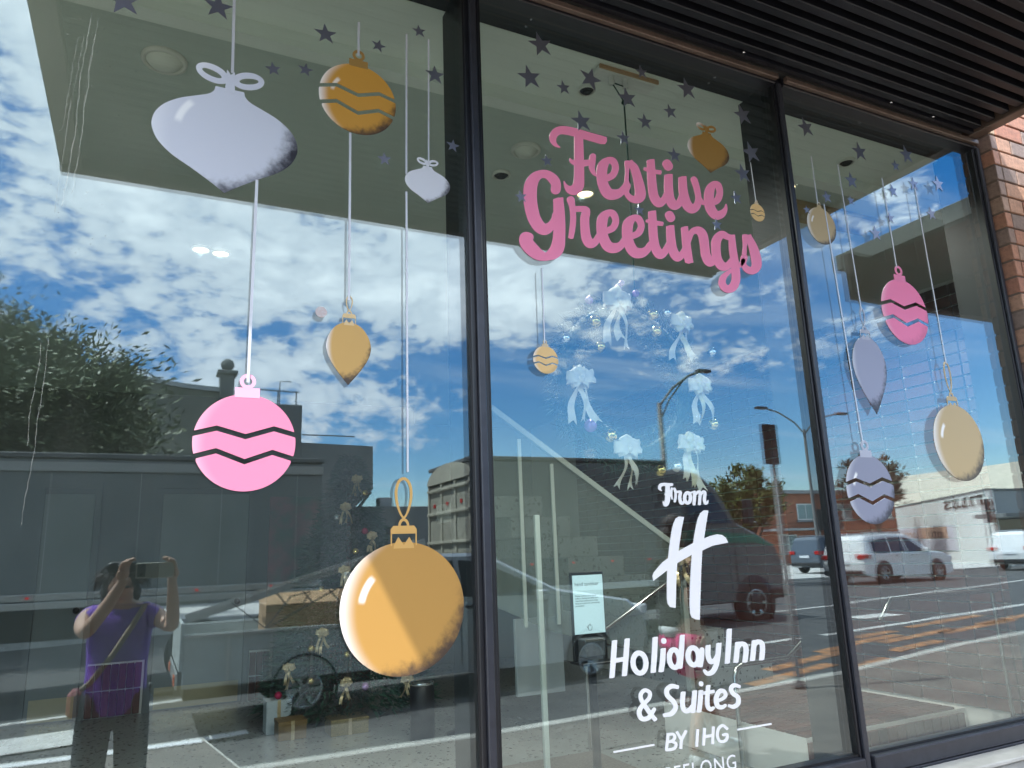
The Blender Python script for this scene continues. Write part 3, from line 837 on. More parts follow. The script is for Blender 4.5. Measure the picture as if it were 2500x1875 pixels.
FROM = [
  ('F', ['15803,17363 15723,17358 15682,17353 15636,17341 15598,17321 15563,17289 15543,17257 15529,17221 15525,17185 15532,17149 15555,17120 15588,17103 15622,17093 15655,17079 15665,17079 15675,17086 15678,17094 15666,17118 15650,17142 15644,17166 15654,17198 15674,17230 15691,17240 15731,17249 15792,17256 15842,17255 15808,16999 15805,16993 15786,16999 15779,16998 15771,16994 15766,16986 15787,16939 15797,16927 15783,16839 15773,16799 15761,16764 15736,16708 15731,16707 15718,16732 15707,16748 15701,16750 15691,16750 15686,16747 15680,16740 15676,16696 15677,16665 15684,16633 15693,16609 15709,16589 15723,16577 15742,16568 15761,16564 15796,16562 15816,16565 15836,16571 15852,16579 15883,16600 15919,16640 15944,16679 15967,16727 15984,16775 15995,16823 16004,16907 16006,16909 16011,16910 16015,16906 16049,16811 16055,16803 16064,16798 16079,16796 16095,16802 16103,16811 16106,16823 16101,16919 16103,16987 16117,17055 16147,17168 16147,17180 16144,17188 16136,17197 16126,17203 16112,17207 16097,17207 16086,17204 16066,17192 16058,17180 16016,17057 16015,17075 16027,17244 16031,17248 16111,17252 16137,17259 16153,17269 16164,17281 16171,17293 16174,17309 16171,17326 16160,17342 16142,17353 16123,17358 15992,17354 15842,17363']),
  ('rom', ['16194,17202 16178,17195 16166,17184 16158,17172 16155,17160 16157,17144 16194,17068 16198,17047 16199,17023 16193,16955 16181,16891 16165,16835 16131,16739 16131,16727 16137,16715 16144,16707 16156,16700 16181,16696 16202,16701 16218,16711 16229,16726 16262,16819 16280,16879 16293,16951 16299,17011 16301,17015 16357,17018 16387,17016 16350,16927 16340,16887 16337,16847 16338,16770 16344,16730 16356,16694 16379,16660 16402,16640 16429,16626 16445,16620 16475,16615 16511,16619 16532,16626 16562,16645 16588,16675 16594,16675 16617,16653 16636,16641 16655,16632 16680,16625 16700,16621 16730,16621 16756,16624 16788,16634 16832,16656 16866,16684 16896,16720 16915,16753 16924,16773 16945,16850 16944,16907 16938,16952 16918,17001 16954,17009 16996,17013 16988,16935 16975,16854 16926,16643 16928,16631 16935,16619 16954,16603 16969,16598 16984,16595 17000,16596 17016,16599 17032,16606 17044,16615 17055,16627 17061,16639 17104,16805 17113,16850 17123,16927 17209,16997 17235,17016 17240,17013 17241,17009 17241,16989 17235,16956 17205,16821 17171,16642 17178,16622 17196,16606 17223,16598 17249,16599 17265,16605 17280,16613 17292,16626 17299,16638 17335,16817 17364,16936 17455,17016 17458,17010 17456,16993 17414,16866 17404,16817 17403,16776 17406,16739 17412,16703 17423,16670 17439,16645 17452,16633 17481,16617 17507,16613 17544,16615 17577,16628 17603,16645 17623,16665 17634,16686 17640,16706 17652,16772 17648,16776 17638,16780 17624,16776 17582,16731 17561,16714 17554,16735 17545,16788 17545,16821 17550,16850 17588,16985 17591,17035 17580,17063 17573,17076 17549,17097 17519,17111 17499,17116 17467,17117 17451,17115 17424,17108 17402,17096 17379,17079 17367,17066 17361,17063 17352,17076 17324,17101 17289,17114 17252,17116 17231,17114 17193,17102 17164,17083 17136,17055 17128,17079 17119,17091 17100,17102 17079,17107 17053,17104 16945,17069 16867,17056 16828,17076 16793,17084 16751,17084 16725,17080 16702,17073 16661,17053 16630,17028 16600,16996 16579,16963 16559,16919 16545,16863 16542,16806 16549,16762 16516,16734 16502,16724 16492,16742 16485,16762 16476,16822 16474,16859 16476,16887 16481,16911 16519,17012 16521,17048 16507,17077 16489,17093 16467,17102 16452,17105 16427,17106 16366,17104 16294,17097 16262,17177 16255,17189 16244,17197 16230,17203 16210,17205', '16750,16968 16759,16969 16769,16963 16778,16953 16788,16935 16797,16907 16798,16854 16784,16798 16775,16777 16753,16749 16733,16735 16724,16737 16715,16745 16699,16769 16689,16806 16688,16846 16695,16887 16710,16923 16730,16952']),
]
HLOGO = [
  ('H', ['17386,16420 17234,16327 17104,16144 17017,15945 16922,15680 16811,15328 16164,15088 16159,15094 16267,15465 16376,15823 16517,16201 16515,16206 16505,16209 16297,16227 16153,16156 16045,15993 15974,15830 15882,15539 15784,15186 15710,14868 15476,14749 15259,14583 15085,14433 15023,14326 15040,14169 15619,14473 15627,14465 15574,14049 15530,13582 15542,13426 15630,13312 15848,13275 15890,13562 15952,14031 16027,14504 16069,14694 16079,14702 16711,14946 16617,14480 16503,13844 16434,13341 16427,13067 16431,13051 16483,12930 16639,12856 16793,12840 16804,12845 16872,13315 16956,13820 17057,14462 17171,15071 17621,15215 18335,15304 18343,15313 18269,15467 18105,15572 17887,15600 17575,15550 17306,15475 17299,15481 17452,15971 17598,16409 17598,16417 17593,16419 17397,16427']),
]
HOL = [
  ('H', ['13869,12480 13835,12479 13808,12469 13781,12467 13775,12461 13681,11947 13677,11940 13412,11933 13492,12452 13487,12458 13481,12461 13428,12459 13402,12464 13382,12465 13359,12463 13335,12454 13315,12453 13304,12446 13229,12028 13123,11387 13126,11377 13132,11373 13191,11373 13210,11367 13236,11366 13255,11368 13276,11375 13302,11377 13309,11384 13386,11796 13391,11800 13653,11808 13655,11802 13581,11393 13584,11387 13591,11383 13644,11384 13689,11376 13709,11377 13736,11385 13757,11386 13767,11390 13893,12002 13967,12462 13963,12473 13956,12476 13896,12475']),
  ('o', ['14244,12083 14216,12081 14182,12074 14147,12064 14118,12051 14086,12032 14060,12013 14033,11989 14012,11964 13976,11910 13949,11843 13937,11792 13933,11755 13934,11687 13946,11618 13968,11556 13999,11498 14020,11469 14045,11441 14095,11398 14127,11378 14159,11362 14192,11350 14231,11341 14265,11336 14298,11335 14346,11340 14381,11349 14416,11362 14445,11376 14473,11394 14521,11437 14562,11491 14588,11547 14599,11588 14616,11688 14604,11779 14588,11845 14558,11906 14538,11937 14513,11967 14489,11992 14463,12014 14437,12032 14398,12053 14371,12064 14332,12075 14291,12082', '14257,11932 14285,11931 14317,11917 14349,11893 14373,11864 14393,11830 14408,11792 14422,11690 14404,11596 14396,11576 14377,11546 14352,11516 14327,11498 14299,11487 14278,11484 14251,11489 14219,11505 14189,11532 14167,11560 14146,11599 14131,11643 14125,11669 14122,11712 14122,11738 14129,11785 14142,11826 14163,11866 14183,11891 14208,11913 14237,11928']),
  ('l', ['15009,12438 14974,12435 14947,12441 14919,12441 14876,12428 14855,12427 14847,12423 14844,12418 14757,11892 14668,11384 14671,11376 14678,11372 14740,11372 14767,11366 14794,11366 14829,11375 14857,11377 14866,11386 14962,11863 15045,12424 15044,12430 15037,12437 15030,12439']),
  ('i', ['15290,12071 15255,12069 15227,12074 15199,12075 15156,12063 15134,12062 15126,12057 15124,12052 15055,11686 15030,11587 14972,11384 14976,11374 14982,11370 15037,11368 15071,11359 15092,11357 15113,11359 15135,11364 15163,11365 15171,11370 15247,11599 15275,11720 15325,12056 15325,12063 15318,12070 15311,12072']),
  ('idot', ['15257,12379 15235,12375 15213,12367 15196,12356 15182,12342 15170,12314 15173,12271 15183,12243 15205,12219 15239,12203 15260,12199 15281,12198 15302,12201 15324,12208 15343,12219 15358,12234 15367,12250 15371,12266 15368,12310 15356,12338 15330,12362 15298,12375 15278,12379']),
  ('d', ['16106,12418 16062,12415 16033,12420 16004,12421 15967,12410 15945,12408 15934,12403 15846,11964 15814,11996 15787,12017 15760,12033 15726,12049 15692,12060 15656,12066 15621,12067 15592,12065 15556,12058 15521,12046 15493,12032 15466,12015 15421,11973 15384,11922 15362,11875 15351,11844 15339,11780 15337,11694 15346,11639 15354,11606 15367,11573 15388,11528 15425,11476 15463,11439 15495,11416 15523,11400 15557,11387 15598,11376 15626,11373 15662,11372 15705,11378 15764,11397 15793,11397 15821,11390 15849,11389 15886,11398 15915,11400 15923,11407 16013,11769 16051,11953 16128,12404 16128,12410 16122,12416', '15628,11912 15641,11911 15667,11894 15685,11875 15703,11846 15723,11795 15734,11707 15719,11622 15704,11585 15687,11559 15668,11540 15650,11528 15635,11525 15621,11530 15600,11546 15580,11569 15563,11598 15542,11659 15535,11719 15541,11784 15560,11842 15587,11884 15608,11903']),
  ('a', ['16381,12062 16329,12055 16298,12046 16260,12031 16230,12013 16198,11988 16164,11954 16144,11927 16126,11895 16106,11848 16096,11816 16090,11783 16087,11729 16089,11690 16097,11640 16107,11607 16129,11556 16165,11500 16210,11453 16264,11415 16292,11402 16323,11390 16384,11378 16435,11376 16479,11382 16533,11398 16540,11398 16536,11387 16538,11377 16544,11372 16551,11370 16610,11367 16631,11360 16660,11356 16683,11357 16713,11363 16735,11363 16743,11366 16748,11372 16801,11516 16828,11602 16851,11711 16881,11881 16881,11897 16875,11917 16859,11938 16835,11955 16806,11964 16769,11966 16739,11960 16711,11945 16693,11925 16679,11895 16658,11927 16621,11971 16594,11994 16560,12017 16511,12041 16469,12055 16433,12061', '16395,11905 16415,11905 16442,11890 16463,11872 16485,11843 16498,11819 16508,11791 16519,11707 16502,11620 16487,11589 16468,11563 16451,11548 16431,11536 16409,11531 16387,11536 16367,11548 16347,11567 16328,11592 16313,11621 16299,11661 16291,11722 16298,11782 16320,11840 16337,11866 16354,11883 16377,11900']),
  ('y', ['17512,12052 17481,12050 17450,12041 17427,12040 17418,12037 17413,12031 17334,11701 17268,11619 17241,11592 17217,11576 17194,11566 17170,11560 17162,11560 17137,11612 17126,11652 17119,11692 17118,11731 17123,11775 17149,11930 17158,12007 17156,12013 17144,12020 17083,12014 17053,12019 17031,12019 17008,12015 16977,12005 16954,12002 16946,11997 16912,11793 16907,11736 16908,11683 16917,11632 16930,11581 16950,11529 16987,11472 17025,11439 17050,11426 17099,11411 17129,11408 17190,11413 17237,11425 17220,11393 17193,11351 17130,11280 17097,11250 17070,11230 17043,11216 17015,11206 16976,11198 16954,11196 16939,11198 16861,11267 16844,11276 16830,11280 16808,11281 16792,11279 16770,11270 16759,11260 16749,11239 16752,11217 16809,11134 16845,11100 16894,11075 16960,11063 17012,11060 17064,11064 17133,11077 17196,11102 17253,11138 17302,11180 17344,11226 17380,11273 17415,11325 17446,11384 17471,11443 17533,11627 17569,11759 17632,12030 17627,12042 17618,12045 17557,12044']),
  ('I', ['18096,12460 18056,12458 18026,12463 17995,12463 17946,12451 17923,12449 17915,12444 17911,12439 17801,11906 17687,11381 17690,11372 17698,11368 17767,11368 17796,11361 17827,11361 17867,11370 17898,11373 17908,11383 18028,11876 18135,12445 18134,12453 18127,12459 18119,12461']),
  ('n', ['18520,12011 18480,12012 18440,12004 18425,12014 18362,12013 18332,12019 18308,12019 18284,12016 18260,12008 18236,12007 18225,12000 18148,11693 18055,11379 18057,11371 18064,11366 18134,11364 18156,11357 18187,11354 18211,11356 18243,11363 18266,11364 18277,11370 18350,11607 18391,11781 18450,11839 18477,11859 18491,11863 18507,11860 18529,11851 18544,11841 18551,11830 18557,11807 18558,11738 18543,11648 18448,11349 18459,11339 18529,11336 18552,11330 18575,11327 18607,11329 18632,11336 18663,11337 18674,11345 18764,11623 18781,11725 18784,11776 18781,11828 18767,11876 18746,11912 18731,11929 18695,11958 18674,11970 18620,11993 18559,12008']),
  ('n2', ['19213,12019 19172,12011 19107,12010 19076,12017 19043,12017 19002,12007 18977,12006 18965,11997 18787,11368 18790,11360 18797,11354 18868,11353 18891,11347 18923,11344 18947,11346 18980,11354 19004,11354 19013,11359 19083,11594 19134,11798 19137,11804 19186,11846 19224,11869 19240,11868 19263,11860 19289,11843 19298,11819 19300,11784 19294,11703 19286,11658 19220,11427 19201,11348 19207,11341 19219,11338 19284,11339 19307,11333 19339,11330 19364,11333 19389,11340 19422,11342 19432,11350 19497,11570 19522,11684 19531,11783 19529,11829 19517,11877 19482,11932 19441,11965 19419,11978 19373,11998 19310,12014 19238,12020']),
]
SUI = [
  ('and', ['14396,10949 14362,10945 14313,10931 14264,10908 14216,10873 14191,10847 14168,10811 14153,10776 14146,10735 14149,10683 14164,10630 14191,10570 14220,10521 14217,10516 14141,10452 14099,10411 14061,10359 14042,10315 14040,10300 14037,10249 14048,10191 14070,10138 14108,10080 14158,10039 14216,10014 14235,10008 14301,9998 14382,9998 14457,10011 14519,10032 14563,10060 14570,10061 14656,9959 14664,9953 14674,9952 14689,9958 14723,9960 14744,9968 14759,9978 14770,9992 14791,10005 14789,10015 14668,10164 14763,10277 14769,10297 14764,10319 14750,10336 14727,10349 14706,10354 14679,10353 14654,10342 14583,10276 14577,10276 14419,10488 14545,10562 14589,10598 14619,10637 14643,10681 14655,10722 14658,10763 14650,10800 14643,10817 14618,10851 14577,10887 14535,10913 14470,10940 14423,10949', '14396,10833 14412,10836 14432,10832 14456,10821 14484,10804 14499,10791 14507,10779 14512,10763 14510,10743 14504,10722 14491,10698 14468,10669 14439,10646 14350,10598 14343,10599 14336,10611 14311,10660 14300,10698 14297,10724 14299,10745 14308,10770 14317,10784 14330,10798 14357,10817', '14297,10393 14304,10392 14369,10302 14471,10172 14427,10146 14388,10136 14347,10131 14307,10132 14274,10138 14261,10144 14249,10157 14235,10179 14221,10217 14215,10248 14216,10274 14225,10304 14246,10337']),
  ('S', ['15424,10974 15367,10966 15309,10949 15257,10927 15206,10895 15171,10862 15161,10847 15143,10812 15133,10760 15135,10718 15146,10669 15171,10614 15213,10561 15344,10452 15377,10417 15417,10354 15429,10327 15437,10300 15436,10279 15426,10259 15403,10230 15372,10203 15342,10182 15312,10167 15276,10156 15241,10151 15032,10137 15020,10134 15017,10129 15019,10113 15012,10093 15013,10077 15021,10061 15036,10043 15039,10033 15048,10025 15097,10028 15138,10027 15269,10021 15332,10024 15404,10040 15462,10068 15523,10110 15559,10143 15593,10187 15617,10237 15623,10299 15611,10348 15589,10399 15534,10484 15497,10525 15360,10640 15340,10664 15325,10694 15319,10719 15318,10745 15327,10776 15342,10792 15364,10805 15394,10817 15430,10828 15459,10833 15480,10834 15508,10830 15680,10790 15693,10791 15728,10835 15732,10851 15727,10873 15730,10888 15728,10894 15720,10900 15672,10912 15556,10956 15494,10971']),
  ('u', ['16420,10679 16369,10678 16341,10685 16319,10686 16297,10683 16275,10676 16253,10676 16243,10671 16161,10288 16158,10283 16038,10196 16002,10175 15987,10170 15973,10169 15959,10171 15939,10179 15929,10187 15920,10204 15911,10242 15904,10328 15906,10376 15911,10418 15960,10610 15975,10683 15967,10690 15909,10691 15867,10699 15846,10698 15817,10691 15795,10690 15787,10687 15735,10496 15724,10444 15718,10386 15718,10286 15725,10227 15740,10172 15769,10121 15801,10091 15817,10079 15868,10053 15937,10036 15994,10033 16044,10041 16067,10048 16105,10066 16098,10035 16099,10030 16107,10024 16164,10022 16192,10015 16213,10013 16235,10015 16257,10021 16279,10020 16287,10023 16291,10028 16368,10335 16436,10661 16434,10673 16427,10678']),
  ('i', ['16671,10661 16619,10661 16598,10666 16569,10668 16524,10658 16502,10657 16495,10653 16430,10342 16340,10026 16342,10021 16354,10014 16405,10012 16440,10003 16461,10002 16499,10008 16528,10009 16535,10014 16605,10253 16643,10415 16690,10648 16685,10658']),
  ('idot', ['16616,10931 16579,10923 16555,10909 16539,10889 16534,10862 16541,10823 16557,10800 16570,10789 16591,10779 16613,10774 16634,10772 16668,10778 16696,10792 16715,10816 16718,10843 16710,10882 16692,10906 16660,10924 16638,10929']),
  ('t', ['16883,10787 16860,10782 16838,10780 16829,10776 16826,10771 16784,10618 16773,10614 16655,10612 16648,10605 16649,10584 16645,10568 16646,10557 16654,10540 16656,10523 16660,10517 16673,10514 16747,10515 16755,10513 16729,10380 16714,10258 16713,10204 16719,10155 16738,10104 16772,10057 16809,10026 16854,10001 16896,9986 16918,9983 16970,9985 17016,10001 17089,10042 17103,10057 17107,10073 17103,10089 17095,10100 17082,10110 17068,10117 17046,10121 17031,10120 16955,10104 16948,10105 16921,10125 16907,10144 16899,10167 16897,10194 16898,10248 16920,10413 16941,10514 16946,10517 17147,10519 17156,10524 17159,10529 17157,10545 17162,10567 17150,10612 17137,10619 16973,10617 16966,10619 17000,10764 17000,10775 16986,10782 16941,10781 16913,10788']),
  ('e', ['17443,10622 17383,10620 17321,10608 17267,10585 17224,10554 17177,10507 17142,10461 17113,10410 17092,10353 17085,10299 17085,10245 17092,10190 17110,10128 17135,10082 17149,10067 17182,10039 17203,10026 17253,10006 17311,9994 17370,9989 17415,9990 17469,9999 17513,10017 17590,10061 17602,10072 17609,10088 17607,10104 17598,10119 17584,10130 17563,10139 17533,10140 17447,10119 17424,10115 17409,10116 17350,10125 17328,10131 17314,10138 17301,10161 17290,10200 17288,10223 17442,10248 17495,10263 17544,10281 17589,10303 17624,10327 17654,10356 17673,10393 17676,10437 17664,10482 17642,10523 17612,10559 17575,10587 17554,10598 17503,10614', '17440,10489 17471,10487 17492,10467 17503,10450 17511,10427 17510,10411 17500,10395 17464,10368 17432,10354 17393,10343 17293,10327 17290,10331 17299,10357 17318,10393 17342,10429 17368,10459 17387,10474 17403,10483']),
  ('s', ['17993,10730 17939,10723 17923,10719 17877,10703 17826,10675 17789,10646 17764,10610 17757,10594 17753,10555 17761,10510 17780,10464 17805,10423 17833,10387 17881,10346 17980,10289 18003,10274 18016,10262 18025,10239 18029,10211 18027,10178 18017,10146 18009,10130 17998,10120 17971,10104 17934,10089 17891,10078 17868,10074 17837,10076 17690,10116 17678,10113 17671,10103 17657,10093 17645,10073 17647,10051 17644,10040 17649,10033 17686,10021 17778,9973 17822,9957 17844,9952 17896,9947 17964,9954 18022,9967 18070,9985 18120,10010 18138,10022 18180,10061 18203,10103 18217,10151 18220,10206 18215,10251 18192,10312 18144,10363 18095,10395 18016,10439 17991,10458 17959,10506 17947,10535 17944,10557 17957,10573 17982,10588 18006,10598 18030,10601 18060,10596 18142,10571 18232,10549 18242,10554 18248,10564 18263,10574 18272,10584 18278,10600 18276,10623 18280,10634 18276,10640 18268,10644 18231,10655 18114,10707 18062,10723']),
]
BY = [
  ('B', ['15272,9552 15157,9555 15124,9562 15112,9560 15108,9556 14995,9084 14997,9075 15013,9060 15026,9051 15037,9047 15053,9043 15212,9030 15287,9032 15351,9039 15391,9051 15421,9068 15448,9095 15470,9126 15484,9159 15490,9192 15479,9232 15471,9244 15444,9267 15384,9297 15380,9301 15410,9323 15433,9346 15453,9378 15459,9411 15455,9442 15444,9469 15417,9505 15380,9532 15335,9546', '15269,9470 15315,9467 15326,9463 15334,9458 15344,9444 15350,9421 15348,9409 15341,9397 15323,9379 15302,9363 15277,9349 15262,9343 15239,9346 15210,9340 15176,9346 15170,9350 15199,9471', '15150,9267 15207,9259 15259,9256 15347,9223 15375,9209 15380,9198 15377,9181 15367,9161 15353,9142 15342,9131 15330,9123 15313,9118 15261,9113 15203,9112 15118,9118 15115,9123']),
  ('Y', ['15822,9564 15661,9383 15656,9385 15552,9561 15547,9567 15541,9569 15529,9568 15459,9548 15451,9541 15454,9532 15597,9288 15585,9256 15574,9210 15563,9125 15550,9058 15554,9049 15561,9045 15646,9029 15654,9031 15658,9035 15671,9106 15682,9191 15692,9229 15707,9265 15735,9309 15767,9348 15852,9442 15916,9516 15914,9525 15906,9530 15839,9564 15828,9566']),
  ('I', ['16282,9530 16275,9525 16273,9519 16177,9034 16179,9029 16188,9024 16275,9009 16283,9011 16288,9019 16385,9505 16382,9512 16376,9515 16294,9530']),
  ('H', ['16923,9524 16915,9518 16871,9307 16865,9304 16629,9308 16624,9312 16625,9316 16663,9506 16659,9513 16648,9517 16565,9531 16554,9528 16550,9520 16452,9036 16452,9032 16456,9025 16462,9022 16544,9007 16557,9008 16562,9013 16606,9224 16613,9225 16843,9221 16849,9220 16852,9216 16813,9023 16815,9018 16823,9013 16907,8998 16919,8999 16925,9004 17029,9500 17025,9507 17019,9510 16935,9525']),
  ('G', ['17329,9541 17272,9532 17226,9518 17180,9495 17139,9465 17109,9430 17089,9397 17069,9355 17055,9308 17047,9269 17045,9234 17049,9189 17059,9143 17073,9106 17099,9067 17129,9040 17175,9014 17222,8997 17258,8988 17301,8983 17350,8983 17394,8990 17433,9000 17475,9017 17508,9040 17537,9076 17554,9114 17564,9153 17566,9193 17557,9221 17547,9236 17534,9246 17498,9262 17443,9267 17336,9261 17317,9257 17298,9245 17289,9229 17288,9220 17292,9207 17309,9190 17326,9181 17344,9177 17388,9178 17444,9182 17448,9177 17441,9142 17430,9117 17415,9097 17401,9088 17381,9079 17349,9071 17324,9067 17281,9070 17251,9077 17227,9086 17208,9097 17196,9108 17183,9127 17170,9160 17164,9192 17161,9223 17163,9258 17169,9289 17180,9323 17197,9361 17216,9390 17234,9410 17260,9429 17285,9441 17317,9452 17349,9456 17367,9453 17389,9439 17474,9364 17509,9341 17521,9342 17528,9347 17547,9351 17561,9358 17570,9367 17576,9380 17586,9392 17580,9402 17534,9439 17476,9491 17437,9519 17384,9538']),
  ('dash', ['14584,9317 13116,9313 13105,9310 13102,9305 13106,9276 13107,9271 13112,9266 13123,9263 14601,9266 14613,9269 14617,9274 14612,9309 14608,9314 14600,9317']),
  ('dash2', ['19422,9322 17963,9326 17950,9323 17946,9318 17949,9286 17954,9276 17968,9272 19440,9267 19454,9270 19459,9276 19455,9313 19450,9319 19442,9322']),
]

# ------------------------------------------------------------------ vinyl decorations on the outside of the glass
V_back = mat('grey_vinyl_backing', (0.055, 0.06, 0.07), 0.6)


class MBS(MB):
    """sticker: printed face, grey adhesive back"""
    backed = 1

    def build(self, name, mats, *a, **k):
        return MB.build(self, name, [mats, V_back], *a, **k)


YF, YB = -0.0020, -0.0004       # stickers
SF, SB = -0.0036, -0.0022       # stars and ribbons, laid over them


def arcpts(cx, cz, rx, rz, a0=0.0, a1=2 * math.pi, n=40, tilt=0.0):
    out = []
    closed = abs(a1 - a0 - 2 * math.pi) < 1e-6
    for i in range(n if closed else n + 1):
        a = a0 + (a1 - a0) * i / n
        u, v = rx * math.cos(a), rz * math.sin(a)
        out.append((cx + u * math.cos(tilt) - v * math.sin(tilt), cz + u * math.sin(tilt) + v * math.cos(tilt)))
    return out


def interp(pts, x):
    if x <= pts[0][0]:
        return pts[0][1]
    for (a, b), (c, d) in zip(pts[:-1], pts[1:]):
        if x <= c:
            return b + (d - b) * (x - a) / (c - a)
    return pts[-1][1]


def spline(pts, n=6):
    """smooth closed-free curve through points"""
    P = [Vector((*p, 0)) for p in pts]
    P = [2 * P[0] - P[1]] + P + [2 * P[-1] - P[-2]]
    out = []
    for i in range(1, len(P) - 2):
        p0, p1, p2, p3 = P[i - 1:i + 3]
        for k in range(n):
            t = k / n
            q = 0.5 * ((2 * p1) + (-p0 + p2) * t + (2 * p0 - 5 * p1 + 4 * p2 - p3) * t * t + (-p0 + 3 * p1 - 3 * p2 + p3) * t ** 3)
            out.append((q.x, q.y))
    out.append(pts[-1])
    return out


ZZ1 = [(-1.05, .13), (-.56, .27), (0, .115), (.555, .30), (1.05, .17)]
ZZ2 = [(-1.05, -.34), (-.55, -.19), (0, -.40), (.54, -.195), (1.05, -.35)]


def bands(mb_name, r, mt, parent, gap=0.055):
    N = 60
    xs = [-math.cos(math.pi * i / N) * 0.9995 for i in range(N + 1)]
    xs = sorted(set(xs + [p[0] for p in ZZ1 + ZZ2 if abs(p[0]) < 1]))
    top = lambda x: math.sqrt(max(0, 1 - x * x))
    regs = [(lambda x: 9, lambda x: interp(ZZ1, x) + gap), (lambda x: interp(ZZ1, x) - gap, lambda x: interp(ZZ2, x) + gap), (lambda x: interp(ZZ2, x) - gap, lambda x: -9)]
    for hi, lo in regs:
        up, dn = [], []
        for x in xs:
            a, b = min(top(x), hi(x)), max(-top(x), lo(x))
            if a - b > 1e-4:
                up.append((x * r, a * r))
                dn.append((x * r, b * r))
        poly = dn + up[::-1]
        MBS().plate([poly], YF, YB).build(mb_name, mt, parent)


CAPS = {}


def sq_cap(r, mt, parent):
    mt = CAPS.get(mt.name, mt)
    w = 0.245 * r
    MBS().plate([[(-w, 0.93 * r), (w, 0.93 * r), (w, 1.14 * r), (-w, 1.14 * r)]], YF - 0.0003, YB).build('cap', mt, parent)
    MBS().plate([arcpts(0, 1.275 * r, .16 * r, .16 * r), arcpts(0, 1.275 * r, .085 * r, .085 * r)], YF - 0.0004, YB).build('ring', mt, parent)


def crown_cap(w, z0, h, mt, parent, loop_h, loop_w):
    mt = CAPS.get(mt.name, mt)
    """open frame cap with two points, a half ring and a long ribbon loop"""
    t = w * 0.09
    o = [(-w, z0 - 0.15 * w), (-w, z0 + h * 0.8), (-w * 0.8, z0 + h), (w * 0.8, z0 + h), (w, z0 + h * 0.8), (w, z0 - 0.15 * w), (w - t, z0 - 0.15 * w), (w - t, z0 + h * 0.55), (-w + t, z0 + h * 0.55), (-w + t, z0 - 0.15 * w)]
    MBS().plate([o], YF - 0.0003, YB).build('cap', mt, parent)
    pk = [(-0.8 * w, z0 - 0.35 * w), (0.8 * w, z0 - 0.35 * w), (0.75 * w, z0 - 0.1 * w), (0.42 * w, z0 + h * 0.36), (0, z0 - 0.12 * w), (-0.42 * w, z0 + h * 0.36), (-0.75 * w, z0 - 0.1 * w)]
    MBS().plate([pk], YF - 0.0002, YB).build('crown_points', mt, parent)
    zr = z0 + h
    a = arcpts(0, zr, .42 * w, .55 * w, 0, math.pi, 18) + arcpts(0, zr, .24 * w, .34 * w, 0, math.pi, 18)[::-1]
    MBS().plate([a], YF - 0.0002, YB).build('ring', mt, parent)
    zl = zr + .5 * w
    # ribbon loop: narrow drop shape
    out, inn = [], []
    for i in range(41):
        a = i / 40
        ang = math.pi * 2 * a
        prof = math.sin(ang / 2) ** 0.9
        xx = loop_w * math.sin(ang) * (0.35 + 0.65 * prof)
        zz = zl + loop_h * (0.5 - 0.5 * math.cos(ang))
        out.append((xx, zz))
        inn.append((xx * 0.70, zl + 0.06 * loop_h + 0.87 * loop_h * (0.5 - 0.5 * math.cos(ang))))
    MBS().plate([out[:-1][::-1], inn[:-1][::-1]], YF - 0.0003, YB).build('loop', mt, parent)
    return zl + loop_h


ONION = [(.2, .80), (.22, .72), (.30, .645), (.46, .575), (.67, .48), (.85, .35), (.96, .2), (1, .05), (.985, -.08), (.9, -.25), (.72, -.42), (.45, -.58), (.2, -.74), (.06, -.84), (0, -.885)]


def onion(name, label, cx, cz, hw, mt, bowmt=None):
    t = thing(name, label, 'window sticker', (cx, 0, cz), 'ornament stickers on the glass')
    right = spline(ONION, 4)
    poly = [(x * hw, z * hw) for x, z in right][::-1] + [(-x * hw, z * hw) for x, z in right][1:-1]
    poly = [(x * hw, z * hw) for x, z in right] + [(-x * hw, z * hw) for x, z in right[::-1]][1:]
    MBS().plate([poly[::-1]], YF, YB).build('bulb', mt, t)
    for s in (-1, 1):
        c = (s * .25 * hw, 1.0 * hw)
        ti = s * 0.28
        MBS().plate([arcpts(*c, .235 * hw, .145 * hw, tilt=ti), arcpts(c[0] + s * .01 * hw, c[1], .14 * hw, .05 * hw, tilt=ti)], YF - 0.0003, YB).build('bow_loop', bowmt or mt, t)
    MBS().plate([[(-.07 * hw, .74 * hw), (.07 * hw, .74 * hw), (.055 * hw, 1.1 * hw), (0, 1.04 * hw), (-.055 * hw, 1.12 * hw)]], YF - 0.0006, YB).build('bow_knot', bowmt or mt, t)
    return t


def drop(name, label, cx, cz, hw, up, dn, mt, cap_h, loop_h, loop_w):
    t = thing(name, label, 'window sticker', (cx, 0, cz), 'ornament stickers on the glass')
    prof = [(0.02, 1.0), (.35, .93), (.65, .74), (.88, .42), (1, .04)]
    low = [(.97, -.16), (.82, -.38), (.53, -.63), (.25, -.83), (.09, -.94), (0, -1)]
    right = spline([(x, z * up) for x, z in prof] + [(x, z * dn) for x, z in low], 5)
    poly = [(x * hw, z) for x, z in right] + [(-x * hw, z) for x, z in right[::-1]][1:]
    MBS().plate([poly[::-1]], YF, YB).build('bulb', mt, t)
    crown_cap(hw * 0.3, up * 0.97, cap_h, mt, t, loop_h, loop_w)
    return t


def bauble(name, label, cx, cz, r, mt):
    t = thing(name, label, 'window sticker', (cx, 0, cz), 'ornament stickers on the glass')
    bands('band', r, mt, t)
    sq_cap(r, mt, t)
    return t


